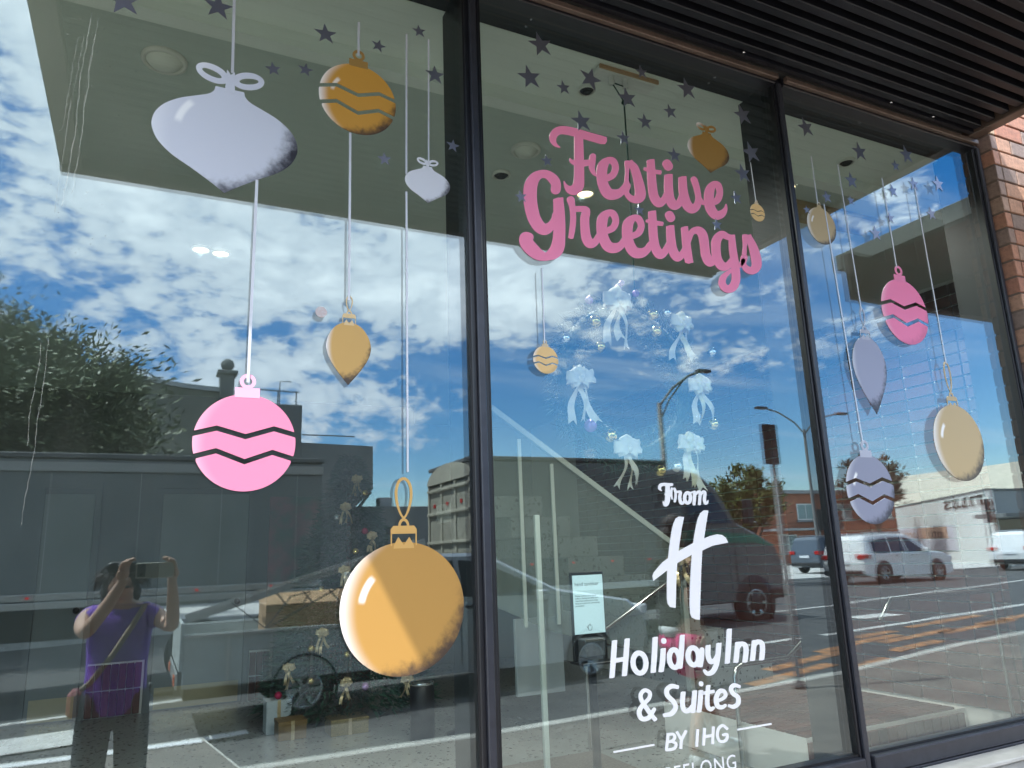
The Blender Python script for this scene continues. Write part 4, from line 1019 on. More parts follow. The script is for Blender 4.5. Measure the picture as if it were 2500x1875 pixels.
def ball(name, label, cx, cz, r, mt, cap=None):
    t = thing(name, label, 'window sticker', (cx, 0, cz), 'ornament stickers on the glass')
    MBS().plate([arcpts(0, 0, r, r, n=64)], YF, YB).build('bulb', mt, t)
    if cap:
        crown_cap(*cap[:3], mt, t, cap[3], cap[4])
    else:
        MBS().plate([[(-.16 * r, .97 * r), (.16 * r, .97 * r), (.13 * r, 1.1 * r), (-.13 * r, 1.1 * r)]], YF - 0.0003, YB).build('cap', mt, t)
        MBS().plate([arcpts(0, 1.18 * r, .11 * r, .12 * r), arcpts(0, 1.18 * r, .06 * r, .07 * r)], YF - 0.0004, YB).build('ring', mt, t)
    return t


def ribbon_strip(t, x, z0, z1, w, mt, lean=0.0):
    """hanging ribbon of the sticker design: from z0 (bottom) to z1 (top), in world metres"""
    cx, cz = t.location.x, t.location.z
    MBS().plate([[(x - w / 2 - cx, z0 - cz), (x + w / 2 - cx, z0 - cz), (x + lean + w / 2 - cx, z1 - cz), (x + lean - w / 2 - cx, z1 - cz)]], SF, SB).build('ribbon', mt, t)


V_rib = mat('silver_ribbon_vinyl', (0.62, 0.64, 0.70), 0.4, 0.25)
SLV = (0.60, 0.63, 0.74)
GLD = (0.78, 0.46, 0.125)
PNK = (0.86, 0.33, 0.53)
PNK2 = (0.84, 0.15, 0.33)
BEI = (0.52, 0.39, 0.205)
V_on1 = vinyl('vinyl_white_onion', (0.58, 0.61, 0.71), R=0.195, light=0.4, streak=0.7, rim=(0.98, 1.3), dark=1.0)
V_on2 = vinyl('vinyl_small_white_onion', (0.66, 0.68, 0.76), R=0.076, light=0.3, rim=(0.98, 1.3))
V_on3 = vinyl('vinyl_gold_onion', (0.34, 0.19, 0.05), R=0.106, light=0.8, rim=(1.0, 1.35))  # gold base darkened to carry the awning's shade
V_or = vinyl('vinyl_orange_bauble', (0.55, 0.28, 0.05), R=0.122, streak=0.6, light=0.9)
V_pk = vinyl('vinyl_pale_pink', (0.72, 0.225, 0.375), R=0.129, dark=0.0, light=0.55, hi=(0.90, 0.55, 0.68))
V_gd = vinyl('vinyl_gold', (0.47, 0.262, 0.07), R=0.178, streak=0.95)
V_dr = vinyl('vinyl_gold_drop', (0.60, 0.37, 0.12), R=0.065, stretch=1.5, light=1.0)
V_sm = vinyl('vinyl_small_gold', (0.80, 0.54, 0.24), R=0.044, dark=0.2, light=0.6)
V_eg = vinyl('vinyl_beige', BEI, R=0.085, streak=0.8)
V_be = vinyl('vinyl_beige_large', BEI, R=0.169, streak=0.9)
V_p3 = vinyl('vinyl_hot_pink', (0.88, 0.22, 0.42), R=0.153, dark=0.35, edge=(0.25, 0.03, 0.1), hi=(0.95, 0.6, 0.75), light=0.6)
V_sd = vinyl('vinyl_silver_drop', (0.32, 0.34, 0.47), R=0.101, stretch=1.8, light=0.5)
V_sb = vinyl('vinyl_silver_bauble', (0.27, 0.285, 0.39), R=0.137, streak=0.9, light=0.5)
for v_, c_ in ((V_or, (0.34, 0.2, 0.06)), (V_gd, (0.62, 0.37, 0.11)), (V_dr, (0.70, 0.52, 0.27)), (V_eg, BEI), (V_be, BEI), (V_sd, (0.42, 0.44, 0.54)), (V_sb, (0.45, 0.47, 0.58)), (V_p3, (0.84, 0.22, 0.42)), (V_pk, (0.88, 0.44, 0.62)), (V_sm, (0.66, 0.52, 0.34))):
    CAPS[v_.name] = mat('cap_' + v_.name, c_, 0.42)
V_let = mat('pink_letter_vinyl', (0.98, 0.29, 0.49), 0.55, 0, 0.03, 2, spec=0.25)
V_wht = mat('white_letter_vinyl', (0.90, 0.90, 0.93), 0.45, 0, 0.02, 2)
V_star = mat('silver_star_vinyl', (0.26, 0.27, 0.34), 0.32, 0.7)

t = onion('onion_ornament', 'large white onion-shaped ornament sticker with a bow on the left pane', 0.140, 2.705, 0.195, V_on1)
ribbon_strip(t, 0.144, 2.915, 3.42, 0.008, V_rib, -0.012)
t = bauble('striped_bauble', 'orange zigzag bauble sticker near the top of the left pane', 0.515, 2.927, 0.122, V_or)
ribbon_strip(t, 0.514, 3.080, 3.205, 0.007, V_rib)
t = onion('onion_ornament', 'small white onion-shaped ornament sticker beside the first mullion', 0.743, 2.682, 0.076, V_on2)
ribbon_strip(t, 0.746, 2.75, 3.214, 0.005, V_rib, 0.005)
t = drop('drop_ornament', 'gold teardrop ornament sticker hanging in the middle of the left pane', 0.496, 2.121, 0.065, 0.071, 0.116, V_dr, 0.028, 0.046, 0.012)
ribbon_strip(t, 0.4945, 2.258, 2.803, 0.007, V_rib, -0.003)
t = bauble('striped_bauble', 'large pale pink zigzag bauble sticker low on the left pane', 0.225, 1.832, 0.129, V_pk)
ribbon_strip(t, 0.225, 1.993, 2.590, 0.008, V_rib)
t = ball('round_ornament', 'large plain gold ball sticker with looped ribbon, lowest on the left pane', 0.659, 1.385, 0.178, V_gd, (0.038, 0.174, 0.049, 0.118, 0.031))
ribbon_strip(t, 0.671, 1.760, 2.64, 0.006, V_rib)
ribbon_strip(t, 0.671, 2.70, 3.211, 0.006, V_rib, 0.003)
t = onion('onion_ornament', 'shade-darkened gold onion-shaped ornament sticker above the word Festive', 1.935, 3.062, 0.106, V_on3)
t = bauble('striped_bauble', 'tiny gold zigzag bauble sticker beside the second mullion', 2.162, 2.838, 0.0385, V_sm)
ribbon_strip(t, 2.159, 2.884, 3.06, 0.003, V_rib, -0.005)
t = bauble('striped_bauble', 'small gold zigzag bauble sticker below the G of Greetings', 1.143, 2.133, 0.0465, V_sm)
ribbon_strip(t, 1.141, 2.19, 2.452, 0.004, V_rib, 0.003)
t = ball('round_ornament', 'small beige egg-like ball sticker high on the right pane', 2.527, 2.842, 0.085, V_eg)
ribbon_strip(t, 2.519, 2.945, 3.169, 0.005, V_rib)
t = bauble('striped_bauble', 'hot pink zigzag bauble sticker on the right pane', 2.984, 2.507, 0.152, V_p3)
ribbon_strip(t, 2.974, 2.715, 3.157, 0.006, V_rib, -0.003)
t = drop('drop_ornament', 'silver blue teardrop ornament sticker in the middle of the right pane', 2.70, 2.245, 0.101, 0.119, 0.216, V_sd, 0.034, 0.085, 0.017)
ribbon_strip(t, 2.697, 2.475, 3.164, 0.005, V_rib, -0.014)
t = bauble('striped_bauble', 'silver blue zigzag bauble sticker low beside the second mullion', 2.597, 1.719, 0.1375, V_sb)
ribbon_strip(t, 2.588, 1.895, 2.95, 0.006, V_rib, -0.03)
t = ball('round_ornament', 'large beige ball sticker with looped ribbon low on the right pane', 3.208, 1.926, 0.169, V_be, (0.036, 0.165, 0.043, 0.145, 0.027))
ribbon_strip(t, 3.209, 2.285, 3.17, 0.006, V_rib, -0.008)

# stars: (x, z, radius, turn)
STARS = [[(-0.149, 3.062, .05, .2), (0.095, 3.123, .044, 0), (0.409, 3.128, .037, .1), (0.579, 3.137, .025, -.2), (0.718, 3.235, .025, .15), (0.772, 3.084, .036, .05), (0.351, 2.984, .024, -.1), (0.257, 2.960, .024, .2), (0.600, 2.737, .024, .1), (0.831, 2.836, .024, -.1)],
         [(1.183, 3.324, .052, .3), (1.131, 3.175, .050, .25), (1.271, 3.171, .030, .2), (1.390, 3.241, .050, -.25), (1.632, 3.337, .030, .2), (1.853, 3.322, .050, .2), (1.553, 3.202, .045, .2), (1.756, 3.196, .034, .25), (1.628, 3.119, .036, .1), (2.142, 3.277, .050, .3), (1.339, 3.050, .046, .25), (1.521, 3.024, .032, .15), (1.757, 3.006, .034, .1), (2.165, 3.108, .050, .3), (2.104, 3.000, .044, .2), (1.185, 2.858, .025, .2), (1.076, 2.700, .024, .2), (2.053, 2.881, .032, .25), (1.568, 2.740, .025, .1), (1.936, 2.745, .028, .1)],
         [(2.511, 3.307, .050, .3), (2.843, 3.263, .050, .15), (3.179, 3.322, .050, .2), (3.084, 3.244, .031, .1), (2.757, 3.100, .043, .1), (2.582, 2.986, .031, .2), (2.447, 2.901, .021, .1), (2.733, 2.999, .025, .1), (3.034, 3.104, .036, .2), (3.197, 3.171, .038, .1), (3.387, 3.209, .045, .1), (2.983, 2.958, .030, .1), (3.292, 3.034, .037, .2), (2.867, 2.862, .039, .1)]]
ORD = ['first', 'second', 'third', 'fourth', 'fifth', 'sixth', 'seventh', 'eighth', 'ninth', 'tenth', 'eleventh', 'twelfth', 'thirteenth', 'fourteenth', 'fifteenth', 'sixteenth', 'seventeenth', 'eighteenth', 'nineteenth', 'twentieth']
for pi_, (pane, lst) in enumerate(zip(('left', 'middle', 'right'), STARS)):
    for k, (x, z, r, a) in enumerate(sorted(lst)):
        pts = []
        for i in range(10):
            q = r if i % 2 == 0 else r * 0.40
            an = math.pi / 2 + a + math.pi * i / 5
            pts.append((q * math.cos(an), q * math.sin(an)))
        o = MBS().plate([pts], SF, SB).build('star_sticker', V_star, None, (x, 0, z))
        tag(o, 'silver star sticker, %s from the left among the stars on the %s pane' % (ORD[k], pane), 'star sticker', 'silver stars on the glass')


def decode(s):
    return [(int(a) / 1e4, int(b) / 1e4) for a, b in (q.split(',') for q in s.split())]


def lettering(name, label, data, mt, c):
    t = thing(name, label, 'window lettering', (c[0], 0, c[1]))
    for nm, cs_ in data:
        polys = [[(x - c[0], z - c[1]) for x, z in decode(s)] for s in cs_]
        MBS().plate(polys, YF - 0.0008, YB - 0.0004).build('letter', mt, t)
    return t


lettering('greeting_lettering', 'pink script lettering reading Festive Greetings across the middle pane', FEST, V_let, (1.6, 2.75))
lettering('from_lettering', 'small white script word From above the large white H', FROM, V_wht, (1.66, 1.72))
lettering('logo_letter', 'large slanted white letter H on the middle pane', HLOGO, V_wht, (1.68, 1.46))
lettering('name_lettering', 'white words Holiday Inn below the large H', HOL, V_wht, (1.62, 1.19))
lettering('suites_lettering', 'white words and sign reading & Suites', SUI, V_wht, (1.62, 1.04))
lettering('by_line_lettering', 'thin white words BY IHG between two dashes', BY, V_wht, (1.62, 0.93))


def text_mesh(body, size, name, mt, parent, loc, rot=(math.pi / 2, 0, 0), align='LEFT', ext=0.0004, sx=1.0, bold=0.0, space=1.0):
    cu = bpy.data.curves.new(name, 'FONT')
    cu.body = body
    cu.size = size
    cu.extrude = ext
    cu.align_x = align
    cu.offset = bold
    cu.space_character = space
    cu.resolution_u = 3
    to = bpy.data.objects.new(name + '_src', cu)
    COL.objects.link(to)
    bpy.context.view_layer.update()
    dg = bpy.context.evaluated_depsgraph_get()
    me = bpy.data.meshes.new_from_object(to.evaluated_get(dg))
    bpy.data.objects.remove(to)
    me.materials.clear()
    me.materials.append(mt)
    o = bpy.data.objects.new(name, me)
    COL.objects.link(o)
    o.parent = parent
    o.location = loc
    o.rotation_euler = rot
    o.scale = (sx, 1, 1)
    return o


t = thing('town_lettering', 'thin white word GEELONG at the bottom of the middle pane', 'window lettering', (1.628, 0, 0.84))
text_mesh('GEELONG', 0.062, 'letters', V_wht, t, (0, -0.0016, -0.024), align='CENTER', space=1.12)

# dried water runs on the left pane
runs = MB()
for x0, z0, z1, w, sd in ((-0.234, 2.93, 2.40, .0016, 1), (-0.222, 3.00, 2.42, .0024, 2), (-0.205, 2.99, 2.45, .0022, 3), (-0.245, 2.92, 2.62, .0013, 4), (-0.255, 2.06, 1.80, .0016, 5), (-0.24, 2.07, 1.62, .0017, 6), (-0.213, 2.9, 2.7, .0012, 8)):
    rr_ = random.Random(sd)
    x, z = x0, z0
    L, Rr = [], []
    while z > z1:
        ww = w * rr_.uniform(.12, .42)
        L.append((x - ww, z))
        Rr.append((x + ww, z))
        x += rr_.uniform(-.0016, .0015) - 0.0004
        z -= 0.012
    runs.plate([L[::-1] + Rr] if False else [L + Rr[::-1]], -0.0006, -0.0002)
for i in range(90):
    x, z, q = rnd.uniform(-.30, -.10), rnd.uniform(2.3, 3.0), rnd.uniform(.0006, .0018)
    runs.plate([arcpts(x, z, q, q, n=6)], -0.0006, -0.0002)
ro = runs.build('dried_water_runs', mat('lime_scale', (0.55, 0.57, 0.56), 0.8, alpha=0.16))
ro['kind'] = 'stuff'
ro['label'] = 'thin pale dried water runs on the left pane'
o = MBS().plate([arcpts(0, 0, .0165, .0165, n=24)], -0.0016, -0.0004).build('round_sticker', mat('faded_round_label', (0.55, 0.42, 0.42), 0.6, 0, 0, 300, (0.60, 0.60, 0.62)), None, (0.4155, 0, 2.2145))
tag(o, 'small round faded label stuck on the left pane', 'sticker')

# ------------------------------------------------------------------ interior: floor, ceiling, walls
struct(MB().box(-6, 7.0, 0.251, 10.0, -0.2, 0.0).build('floor', M_terr))
XW = 5.58
ce = MB()
ce.box(-6, 7.0, 0.175, 0.50, 3.50, 3.56)
struct(ce.build('ceiling', M_ceil))
struct(MB().box(-6, 7.0, 0.50, 0.568, 3.433, 3.56).build('bulkhead', M_ceil))
struct(MB().box(-6, 7.0, 0.5685, 10.0, 3.50, 3.56).build('ceiling_inner', M_ceil_b))
struct(MB().box(-6, 5.7, 0.046, 0.174, 3.50, 3.56).build('window_head', M_fin))
struct(MB().box(-6, 7.0, 8.6, 8.8, 0, 3.5).build('back_wall', M_wall_in))
struct(MB().box(-6.2, -6, 0.05, 10, 0, 3.56).build('side_wall_far', M_wall_in))
# interior wall with doors, standing 7.4 m behind the glass
struct(MB().box(-6, 3.2, 7.4, 7.55, 0.0, 3.5).build('partition_wall', M_wall_in))
for nm, lab, x0, x1, zt in (('door', 'pale flush door with a brass kick plate in the rear wall', 0.17, 1.11, 2.33), ('door', 'pale narrow door at the edge of the rear wall', -0.98, -0.50, 2.33)):
    d = thing('door', lab, 'door', (x0, 7.4, 0))
    MB().box(-0.06, 0.0, -0.05, -0.001, 0, zt + 0.06).box(x1 - x0, x1 - x0 + 0.06, -0.05, -0.001, 0, zt + 0.06).box(-0.06, x1 - x0 + 0.06, -0.05, -0.001, zt + 0.061, zt + 0.12).build('frame', M_wall_in, d)
    MB().cbox(0.004, x1 - x0 - 0.004, -0.035, -0.002, 0.01, zt - 0.004, 0.003).build('leaf', M_door, d)
    MB().box(0.04, x1 - x0 - 0.04, -0.040, -0.0355, 0.02, 0.24).build('kick_plate', M_brass, d)
    MB().sphere((x1 - x0 - 0.09, -0.07, 1.1), 0.035, 12).build('knob', M_black, d)
MU = mat('mural_print', (0.10, 0.16, 0.14), 0.6, 0, 0, 2.5, (0.30, 0.14, 0.16))
o = MB().cbox(1.35, 2.0, 7.37, 7.399, 0.95, 2.3, 0.004).build('mural_panel', MU)
tag(o, 'tall dark panel with a loose painted pattern on the rear wall', 'picture')
# soldier-course brick dado along the rear wall
dado = struct(MB().box(-0.44, 0.10, 7.362, 7.399, 0.0, 0.54).box(1.18, 3.19, 7.362, 7.399, 0.0, 0.54).build('brick_dado', M_mortar))
bk = MB().cbox(-0.033, 0.033, -0.02, 0.02, -0.125, 0.125, 0.003).build('brick', M_brick_in)
me_d = bk.data
bpy.data.objects.remove(bk)
for xa, xb in ((-0.44, 0.10), (1.18, 2.6)):
    x = xa + 0.037
    while x < xb - 0.02:
        for zz in (0.135, 0.40):
            put_brick(me_d, (x, 7.352, zz), dado)
        x += 0.0745

# side wall of dark glazed stack-bond bricks, raised platform at its foot
sw = struct(MB().box(XW + 0.006, XW + 0.2, 0.06, 8.6, 0.0, 3.5).build('side_wall', M_mortar))
PZ = 0.30
mod_y, mod_z = 0.252, 0.0933
bk = MB().cbox(-0.012, 0.012, -0.1205, 0.1205, -0.0412, 0.0412, 0.0025).build('brick', M_brick_in)
me_w = bk.data
bpy.data.objects.remove(bk)
cells = []
y = 0.25
while y < 7.2:
    z = PZ + mod_z / 2
    while z < 3.48:
        cells.append((y, z))
        z += mod_z
    y += mod_y
# the largest in view become bricks of their own, the rest one mesh
cells.sort(key=lambda c: (c[0] + 2.05) ** 2 + ((c[1] - 1.45) * 1.3) ** 2)
vis = [c for c in cells if c[0] > 0.95][:290]
rest = [c for c in cells if c not in set(vis)]
for (y, z) in vis:
    put_brick(me_w, (XW - 0.004 + rnd.uniform(-0.001, 0.001), y, z), sw)
mb = MB()
for (y, z) in rest:
    mb.box(XW - 0.016, XW + 0.0055, y - 0.1205, y + 0.1205, z - 0.0412, z + 0.0412)
o = mb.build('brickwork', M_brick_in, sw)
o['kind'] = 'stuff'
# platform of the same bricks laid flat
plf = thing('brick_platform', 'low platform paved with dark red bricks beside the side wall', 'platform', (4.7, 1.8, 0))
MB().box(3.94, XW - 0.02, 1.80, 3.3, 0.002, PZ - 0.012).build('platform_core', M_mortar, plf, (-4.7, -1.8, 0))
bk = MB().cbox(-0.1205, 0.1205, -0.0412, 0.0412, -0.012, 0.012, 0.0025).build('brick', M_brick_in)
me_f = bk.data
bpy.data.objects.remove(bk)
bk = MB().cbox(-0.0412, 0.0412, -0.012, 0.012, -0.12, 0.12, 0.0025).build('brick', M_brick_in)
me_r = bk.data
bpy.data.objects.remove(bk)
x = 3.94 + 0.122
while x < XW - 0.12:
    y = 1.80 + 0.043
    while y < 3.25:
        put_brick(me_f, (x - 4.7, y - 1.8, PZ - 0.008), plf)
        y += mod_z
    x += mod_y
x = 3.94 + 0.044
while x < XW - 0.05:
    put_brick(me_r, (x - 4.7, -0.006, 0.14), plf)
    x += mod_z
tag(MB().cbox(2.4, 3.25, 2.6, 3.3, 0.001, 0.014, 0.004).build('door_mat', mat('coir_mat', (0.16, 0.14, 0.12), 0.95, 0, 0.4, 60)), 'brown door mat on the terrazzo floor', 'mat')

# ------------------------------------------------------------------ ceiling fittings
M_lamp_rim = mat('lamp_rim', (0.75, 0.75, 0.70), 0.4)
M_lit = mat('lit_lamp', (0.9, 0.8, 0.6), 0.4, emit=(1.0, 0.78, 0.45), estr=1.6)
M_glassw = mat('opal_glass', (0.78, 0.80, 0.74), 0.3)
DL = [('round opal ceiling light above the left pane', -0.05, 0.87, .085, 0), ('lit downlight, nearer of the pair deep in the left room', 0.21, 2.78, .06, 1), ('lit downlight, farther right of the pair deep in the left room', 0.33, 2.80, .06, 1),
      ('round opal ceiling light left of the word Festive', 1.60, 0.92, .075, 0), ('small ceiling speaker left of the word Festive', 1.59, 1.19, .05, 2), ('lit downlight beside the foot of the F', 2.12, 1.20, .055, 1),
      ('round opal ceiling light behind the second mullion', 3.28, 0.94, .075, 0), ('swivel spotlight in the ceiling of the right pane', 3.24, 0.37, .045, 2), ('swivel spotlight in the ceiling behind the cord plate', 1.62, 0.37, .04, 2),
      ('added fill lamp hidden behind the second mullion', 3.16, 0.70, .05, 1), ('added fill lamp hidden behind the first mullion', 1.205, 0.70, .05, 1), ('added fill lamp over the brick platform', 4.5, 1.86, .05, 1), ('added fill lamp over the sanitiser stand', 1.8, 2.05, .05, 1), ('added fill lamp in front of the Christmas tree', 2.7, 4.1, .05, 1), ('added fill lamp deep in the room by the rear wall', 3.6, 6.15, .05, 1)]  # added fill lamps, set behind the mullion fins to brighten the room
for lab, x, y, r, kind in DL:
    zc_ = 3.499
    t = thing('ceiling_light', lab, 'ceiling light', (x, y, zc_), 'round ceiling fittings')
    MB().lathe([(r, 0), (r, -0.012), (r * .82, -0.016), (r * .80, -0.006), (r * .78, 0.0)], n=28).build('rim', M_lamp_rim, t)
    if kind == 0:
        MB().lathe([(r * .79, -0.008), (r * .6, -0.026), (r * .3, -0.034), (0, -0.036)], n=28).build('diffuser', M_glassw, t)
    elif kind == 1:
        MB().lathe([(r * .79, -0.004), (r * .5, -0.003), (0, -0.003)], n=28).build('lens', M_lit, t)
        ll = bpy.data.lights.new('lamp_beam', 'SPOT')
        ll.spot_size = math.radians(150)
        ll.spot_blend = 0.6
        ll.shadow_soft_size = 0.015
        ll.energy = 2.5 if y > 2.5 else 26.0 if x > 4 else 16.0
        ll.color = (1.0, 0.97, 0.9)
        lo_ = bpy.data.objects.new('lamp_beam', ll)
        COL.objects.link(lo_)
        lo_.parent = t
        lo_.location = (0, 0, -0.02)
    else:
        MB().lathe([(r * .78, -0.006), (r * .5, -0.02), (r * .35, -0.012), (0, -0.008)], n=24).build('lens', M_black, t)
# timber access panel in the ceiling
o = MB().box(3.15, 4.1, 0.80, 0.99, 3.470, 3.499).build('timber_batten', mat('ply_panel', (0.42, 0.30, 0.14), 0.7, 0, 0.2, 6))
tag(o, 'strip of bare timber fixed to the ceiling behind the right pane', 'timber strip')

# hanging plate with cleats and green cord
t = thing('cord_plate', 'white ceiling plate with two cleats that holds the green cord', 'plate', (1.73, 0.24, 3.499))
MB().cbox(-0.15, 0.15, -0.035, 0.04, -0.022, -0.001, 0.004).build('plate', M_white, t)
MB().box(-0.15, 0.15, -0.043, -0.0355, -0.018, -0.001).build('timber_edge', mat('pine', (0.5, 0.3, 0.16), 0.7), t)
for x in (-0.075, -0.005):
    MB().lathe([(0, -0.06), (0.012, -0.06), (0.014, -0.045), (0.010, -0.03), (0.014, -0.0225)], (x, -0.01, 0), n=14).build('cleat', M_white, t)
M_cord = mat('dark_green_cord', (0.006, 0.055, 0.045), 0.7)
t = MB()
t.tube([(1.655, 0.23, 3.45), (1.715, 0.235, 3.375), (1.725, 0.23, 3.445), (1.655, 0.23, 3.45)], 0.0032, 6)
t.tube([(1.715, 0.235, 3.375), (1.715, 0.24, 3.0), (1.705, 0.25, 2.52)], 0.0035, 6)
t.sphere((1.715, 0.235, 3.372), 0.012, 8)
t.tube([(1.715, 0.235, 3.372), (1.75, 0.235, 3.376)], 0.003, 6)
tag(t.build('green_cord', M_cord), 'dark green cord hanging from the ceiling plate to the wreath', 'cord')

# ------------------------------------------------------------------ bows, baubles, wreath, tree
M_rib1 = mat('champagne_ribbon', (0.46, 0.36, 0.20), 0.3, 0.4, 0, 30, (0.58, 0.48, 0.30))
M_rib2 = mat('cream_ribbon', (1.0, 0.92, 0.78), 0.45, 0.0, 0, 25, (0.92, 0.84, 0.78))
M_rib3 = mat('gold_edged_ribbon', (0.86, 0.76, 0.50), 0.35, 0.2, 0, 40, (0.92, 0.88, 0.74))
M_gb = mat('gold_bauble', (0.83, 0.62, 0.22), 0.08, 1.0)
M_sbb = mat('silver_bauble', (0.85, 0.85, 0.88), 0.06, 1.0)
M_lb = mat('lilac_bauble', (0.45, 0.25, 0.55), 0.25, 0.4)
M_rb = mat('ruby_bauble', (0.55, 0.02, 0.10), 0.12, 0.6)
M_needle = foliage('artificial_fir', (0.016, 0.055, 0.036), (0.032, 0.10, 0.065))


def bow_mesh(s, seed, tails=3):
    """ribbon bow, faces -y: puffed loops of folded ribbon, a knot and creased swallow-tailed ends"""
    R = random.Random(seed)
    mb = MB()
    for i, (ang, k) in enumerate(((172, 1.0), (128, .85), (70, .8), (12, 1.0), (-14, .7), (196, .7), (98, .6))):
        a = math.radians(ang + R.uniform(-9, 9))
        L = s * .62 * k * R.uniform(.9, 1.1)
        w = s * .27 * R.uniform(.85, 1.1)
        dep = s * .2
        d = Vector((math.cos(a), 0, math.sin(a)))
        sd = Vector((-d.z, 0, d.x))
        y0 = Vector((0, -s * (.06 + .05 * R.random()), 0))
        seq = []
        for q in range(13):
            t_ = q / 12 * 2 * math.pi
            rad = L * (0.5 - 0.5 * math.cos(t_)) * (1 + .06 * math.sin(3 * t_ + i))
            c = d * rad + y0 + Vector((0, -dep * math.sin(t_), 0))
            ww = w * (0.28 + 0.72 * math.sin(t_ / 2) ** .7)
            for e in range(5):
                f = e / 4 * 2 - 1
                seq.append(c + sd * (ww * f) + Vector((0, .028 * s * math.sin(f * 7 + i + q), 0)) + d * (.02 * s * math.cos(f * 5 + i)))
        mb.add(seq, [(5 * q + e, 5 * q + 5 + e, 5 * q + 6 + e, 5 * q + 1 + e) for q in range(12) for e in range(4)], i % 2, True)
    mb.sphere((0, -0.2 * s, 0), 0.15 * s, 10, 0, 1, .8, 1.1)
    for i in range(tails + 1):
        a = math.radians(-90 + (i - tails / 2) * 17 + R.uniform(-6, 6))
        d = Vector((math.cos(a), 0, math.sin(a)))
        sd = Vector((-d.z, 0, d.x))
        L = s * R.uniform(1.4, 2.0)
        ph_ = R.uniform(0, 6)
        seq = []
        N = 12
        for k in range(N + 1):
            q = k / N
            c = d * (q * L) + sd * (0.13 * s * math.sin(q * 5 + ph_) * q) + Vector((0, -0.05 * s * i - 0.12 * s * math.sin(q * 7 + ph_), 0))
            tw = math.sin(q * 4 + ph_) * .7
            ww = s * (0.07 + 0.09 * q)
            v_ = (sd * math.cos(tw) + Vector((0, 1, 0)) * math.sin(tw)) * ww
            md = c - (d * L * .10 if k == N else Vector((0, 0, 0)))
            seq += [c - v_, md, c + v_]
        mb.add(seq, [(3 * k + e, 3 * k + 3 + e, 3 * k + 4 + e, 3 * k + 1 + e) for k in range(N) for e in range(2)], i % 2, True)
    return mb


wr = thing('wreath', 'large green wreath with cream bows hanging behind the middle pane', 'wreath', (1.65, 0.27, 2.15))
WR = 0.28
mb = MB()
R = random.Random(3)
for i in range(6500):
    a = R.uniform(0, 2 * math.pi)
    q = R.uniform(0, 2 * math.pi)
    tr = 0.072 * math.sqrt(R.random())
    c = Vector(((WR + tr * math.cos(q)) * math.cos(a), tr * math.sin(q), (WR + tr * math.cos(q)) * math.sin(a)))
    out = Vector((math.cos(q) * math.cos(a), math.sin(q), math.cos(q) * math.sin(a)))
    tang = Vector((-math.sin(a), 0, math.cos(a)))
    d = (out * R.uniform(.4, 1) + tang * R.uniform(-.3, 1.0) + Vector((R.uniform(-.5, .5), R.uniform(-.5, .5), R.uniform(-.5, .5)))).normalized()
    s = d.cross(Vector((R.uniform(-1, 1), R.uniform(-1, 1), R.uniform(-1, 1)))).normalized() * 0.0016
    L = R.uniform(.025, .06)
    mb.add([c - s, c + s, c + d * L], [(0, 1, 2)])
o = mb.build('foliage_ring', M_needle, wr)
o['kind'] = 'stuff'
MB().tube([(WR * math.cos(2 * math.pi * i / 36), 0, WR * math.sin(2 * math.pi * i / 36)) for i in range(36)], 0.03, 8, closed=True).build('ring_core', M_needle, wr)
# bows at measured clock positions (dx, dz, size)
for k, (dx_, dz_, s) in enumerate(((-0.089, 0.289, 0.105), (0.213, 0.230, 0.090), (-0.278, -0.027, 0.098), (0.278, -0.015, 0.090), (-0.091, -0.274, 0.094), (0.205, -0.250, 0.094))):
    bow_mesh(s, 20 + k, 2).build('bow', [M_rib2, M_rib3] if k % 2 else [M_rib2, M_rib2], wr, (dx_, -0.095, dz_))
for k, (dx_, dz_, r, mm) in enumerate(((-0.190, 0.202, 0.026, M_gb), (-0.174, 0.106, 0.022, M_gb), (0.080, 0.259, 0.024, M_gb), (0.090, 0.192, 0.023, M_gb), (0.149, 0.275, 0.020, M_sbb), (0.361, 0.132, 0.020, M_sbb), (-0.235, -0.193, 0.024, M_lb), (-0.153, -0.226, 0.025, M_gb), (0.251, -0.141, 0.020, M_sbb), (0.335, -0.164, 0.022, M_gb), (0.058, -0.349, 0.022, M_gb), (0.134, -0.332, 0.021, M_sbb), (-0.054, 0.373, 0.012, M_lb), (-0.074, 0.349, 0.016, M_lb), (-0.091, 0.328, 0.020, M_lb), (0.008, 0.338, 0.015, M_lb), (-0.208, 0.284, 0.016, M_lb), (-0.321, 0.125, 0.020, M_sbb))):
    MB().sphere((0, 0, 0), r, 14).build('bauble', mm, wr, (dx_, -0.09, dz_))

# Christmas tree
TX, TY = 1.98, 6.0
ct = thing('christmas_tree', 'tall dark green Christmas tree with ribbons behind the gold ball sticker', 'christmas tree', (TX, TY, 0))
MB().tube([(0, 0, 0), (0, 0, 2.5)], [0.05, 0.02], 8).build('trunk', mat('bark', (0.08, 0.055, 0.04), 0.9), ct)
mb = MB()
R = random.Random(5)
for i in range(15000):
    h = R.random() ** 1.35
    z = 0.22 + 2.4 * h
    rad = 0.86 * (1 - h) ** 0.85 + 0.03
    rr_ = rad * (0.55 + 0.45 * R.random() ** 0.5)
    a = R.uniform(0, 2 * math.pi)
    c = Vector((rr_ * math.cos(a), rr_ * math.sin(a), z - 0.12 * rr_))
    d = Vector((math.cos(a), math.sin(a), R.uniform(-.5, .35))) + Vector((R.uniform(-.6, .6), R.uniform(-.6, .6), R.uniform(-.3, .3)))
    d.normalize()
    s = d.cross(Vector((R.uniform(-1, 1), R.uniform(-1, 1), R.uniform(-1, 1)))).normalized() * 0.013
    L = R.uniform(.06, .14)
    mb.add([c - s, c + s, c + d * L], [(0, 1, 2)])
o = mb.build('foliage', M_needle, ct)
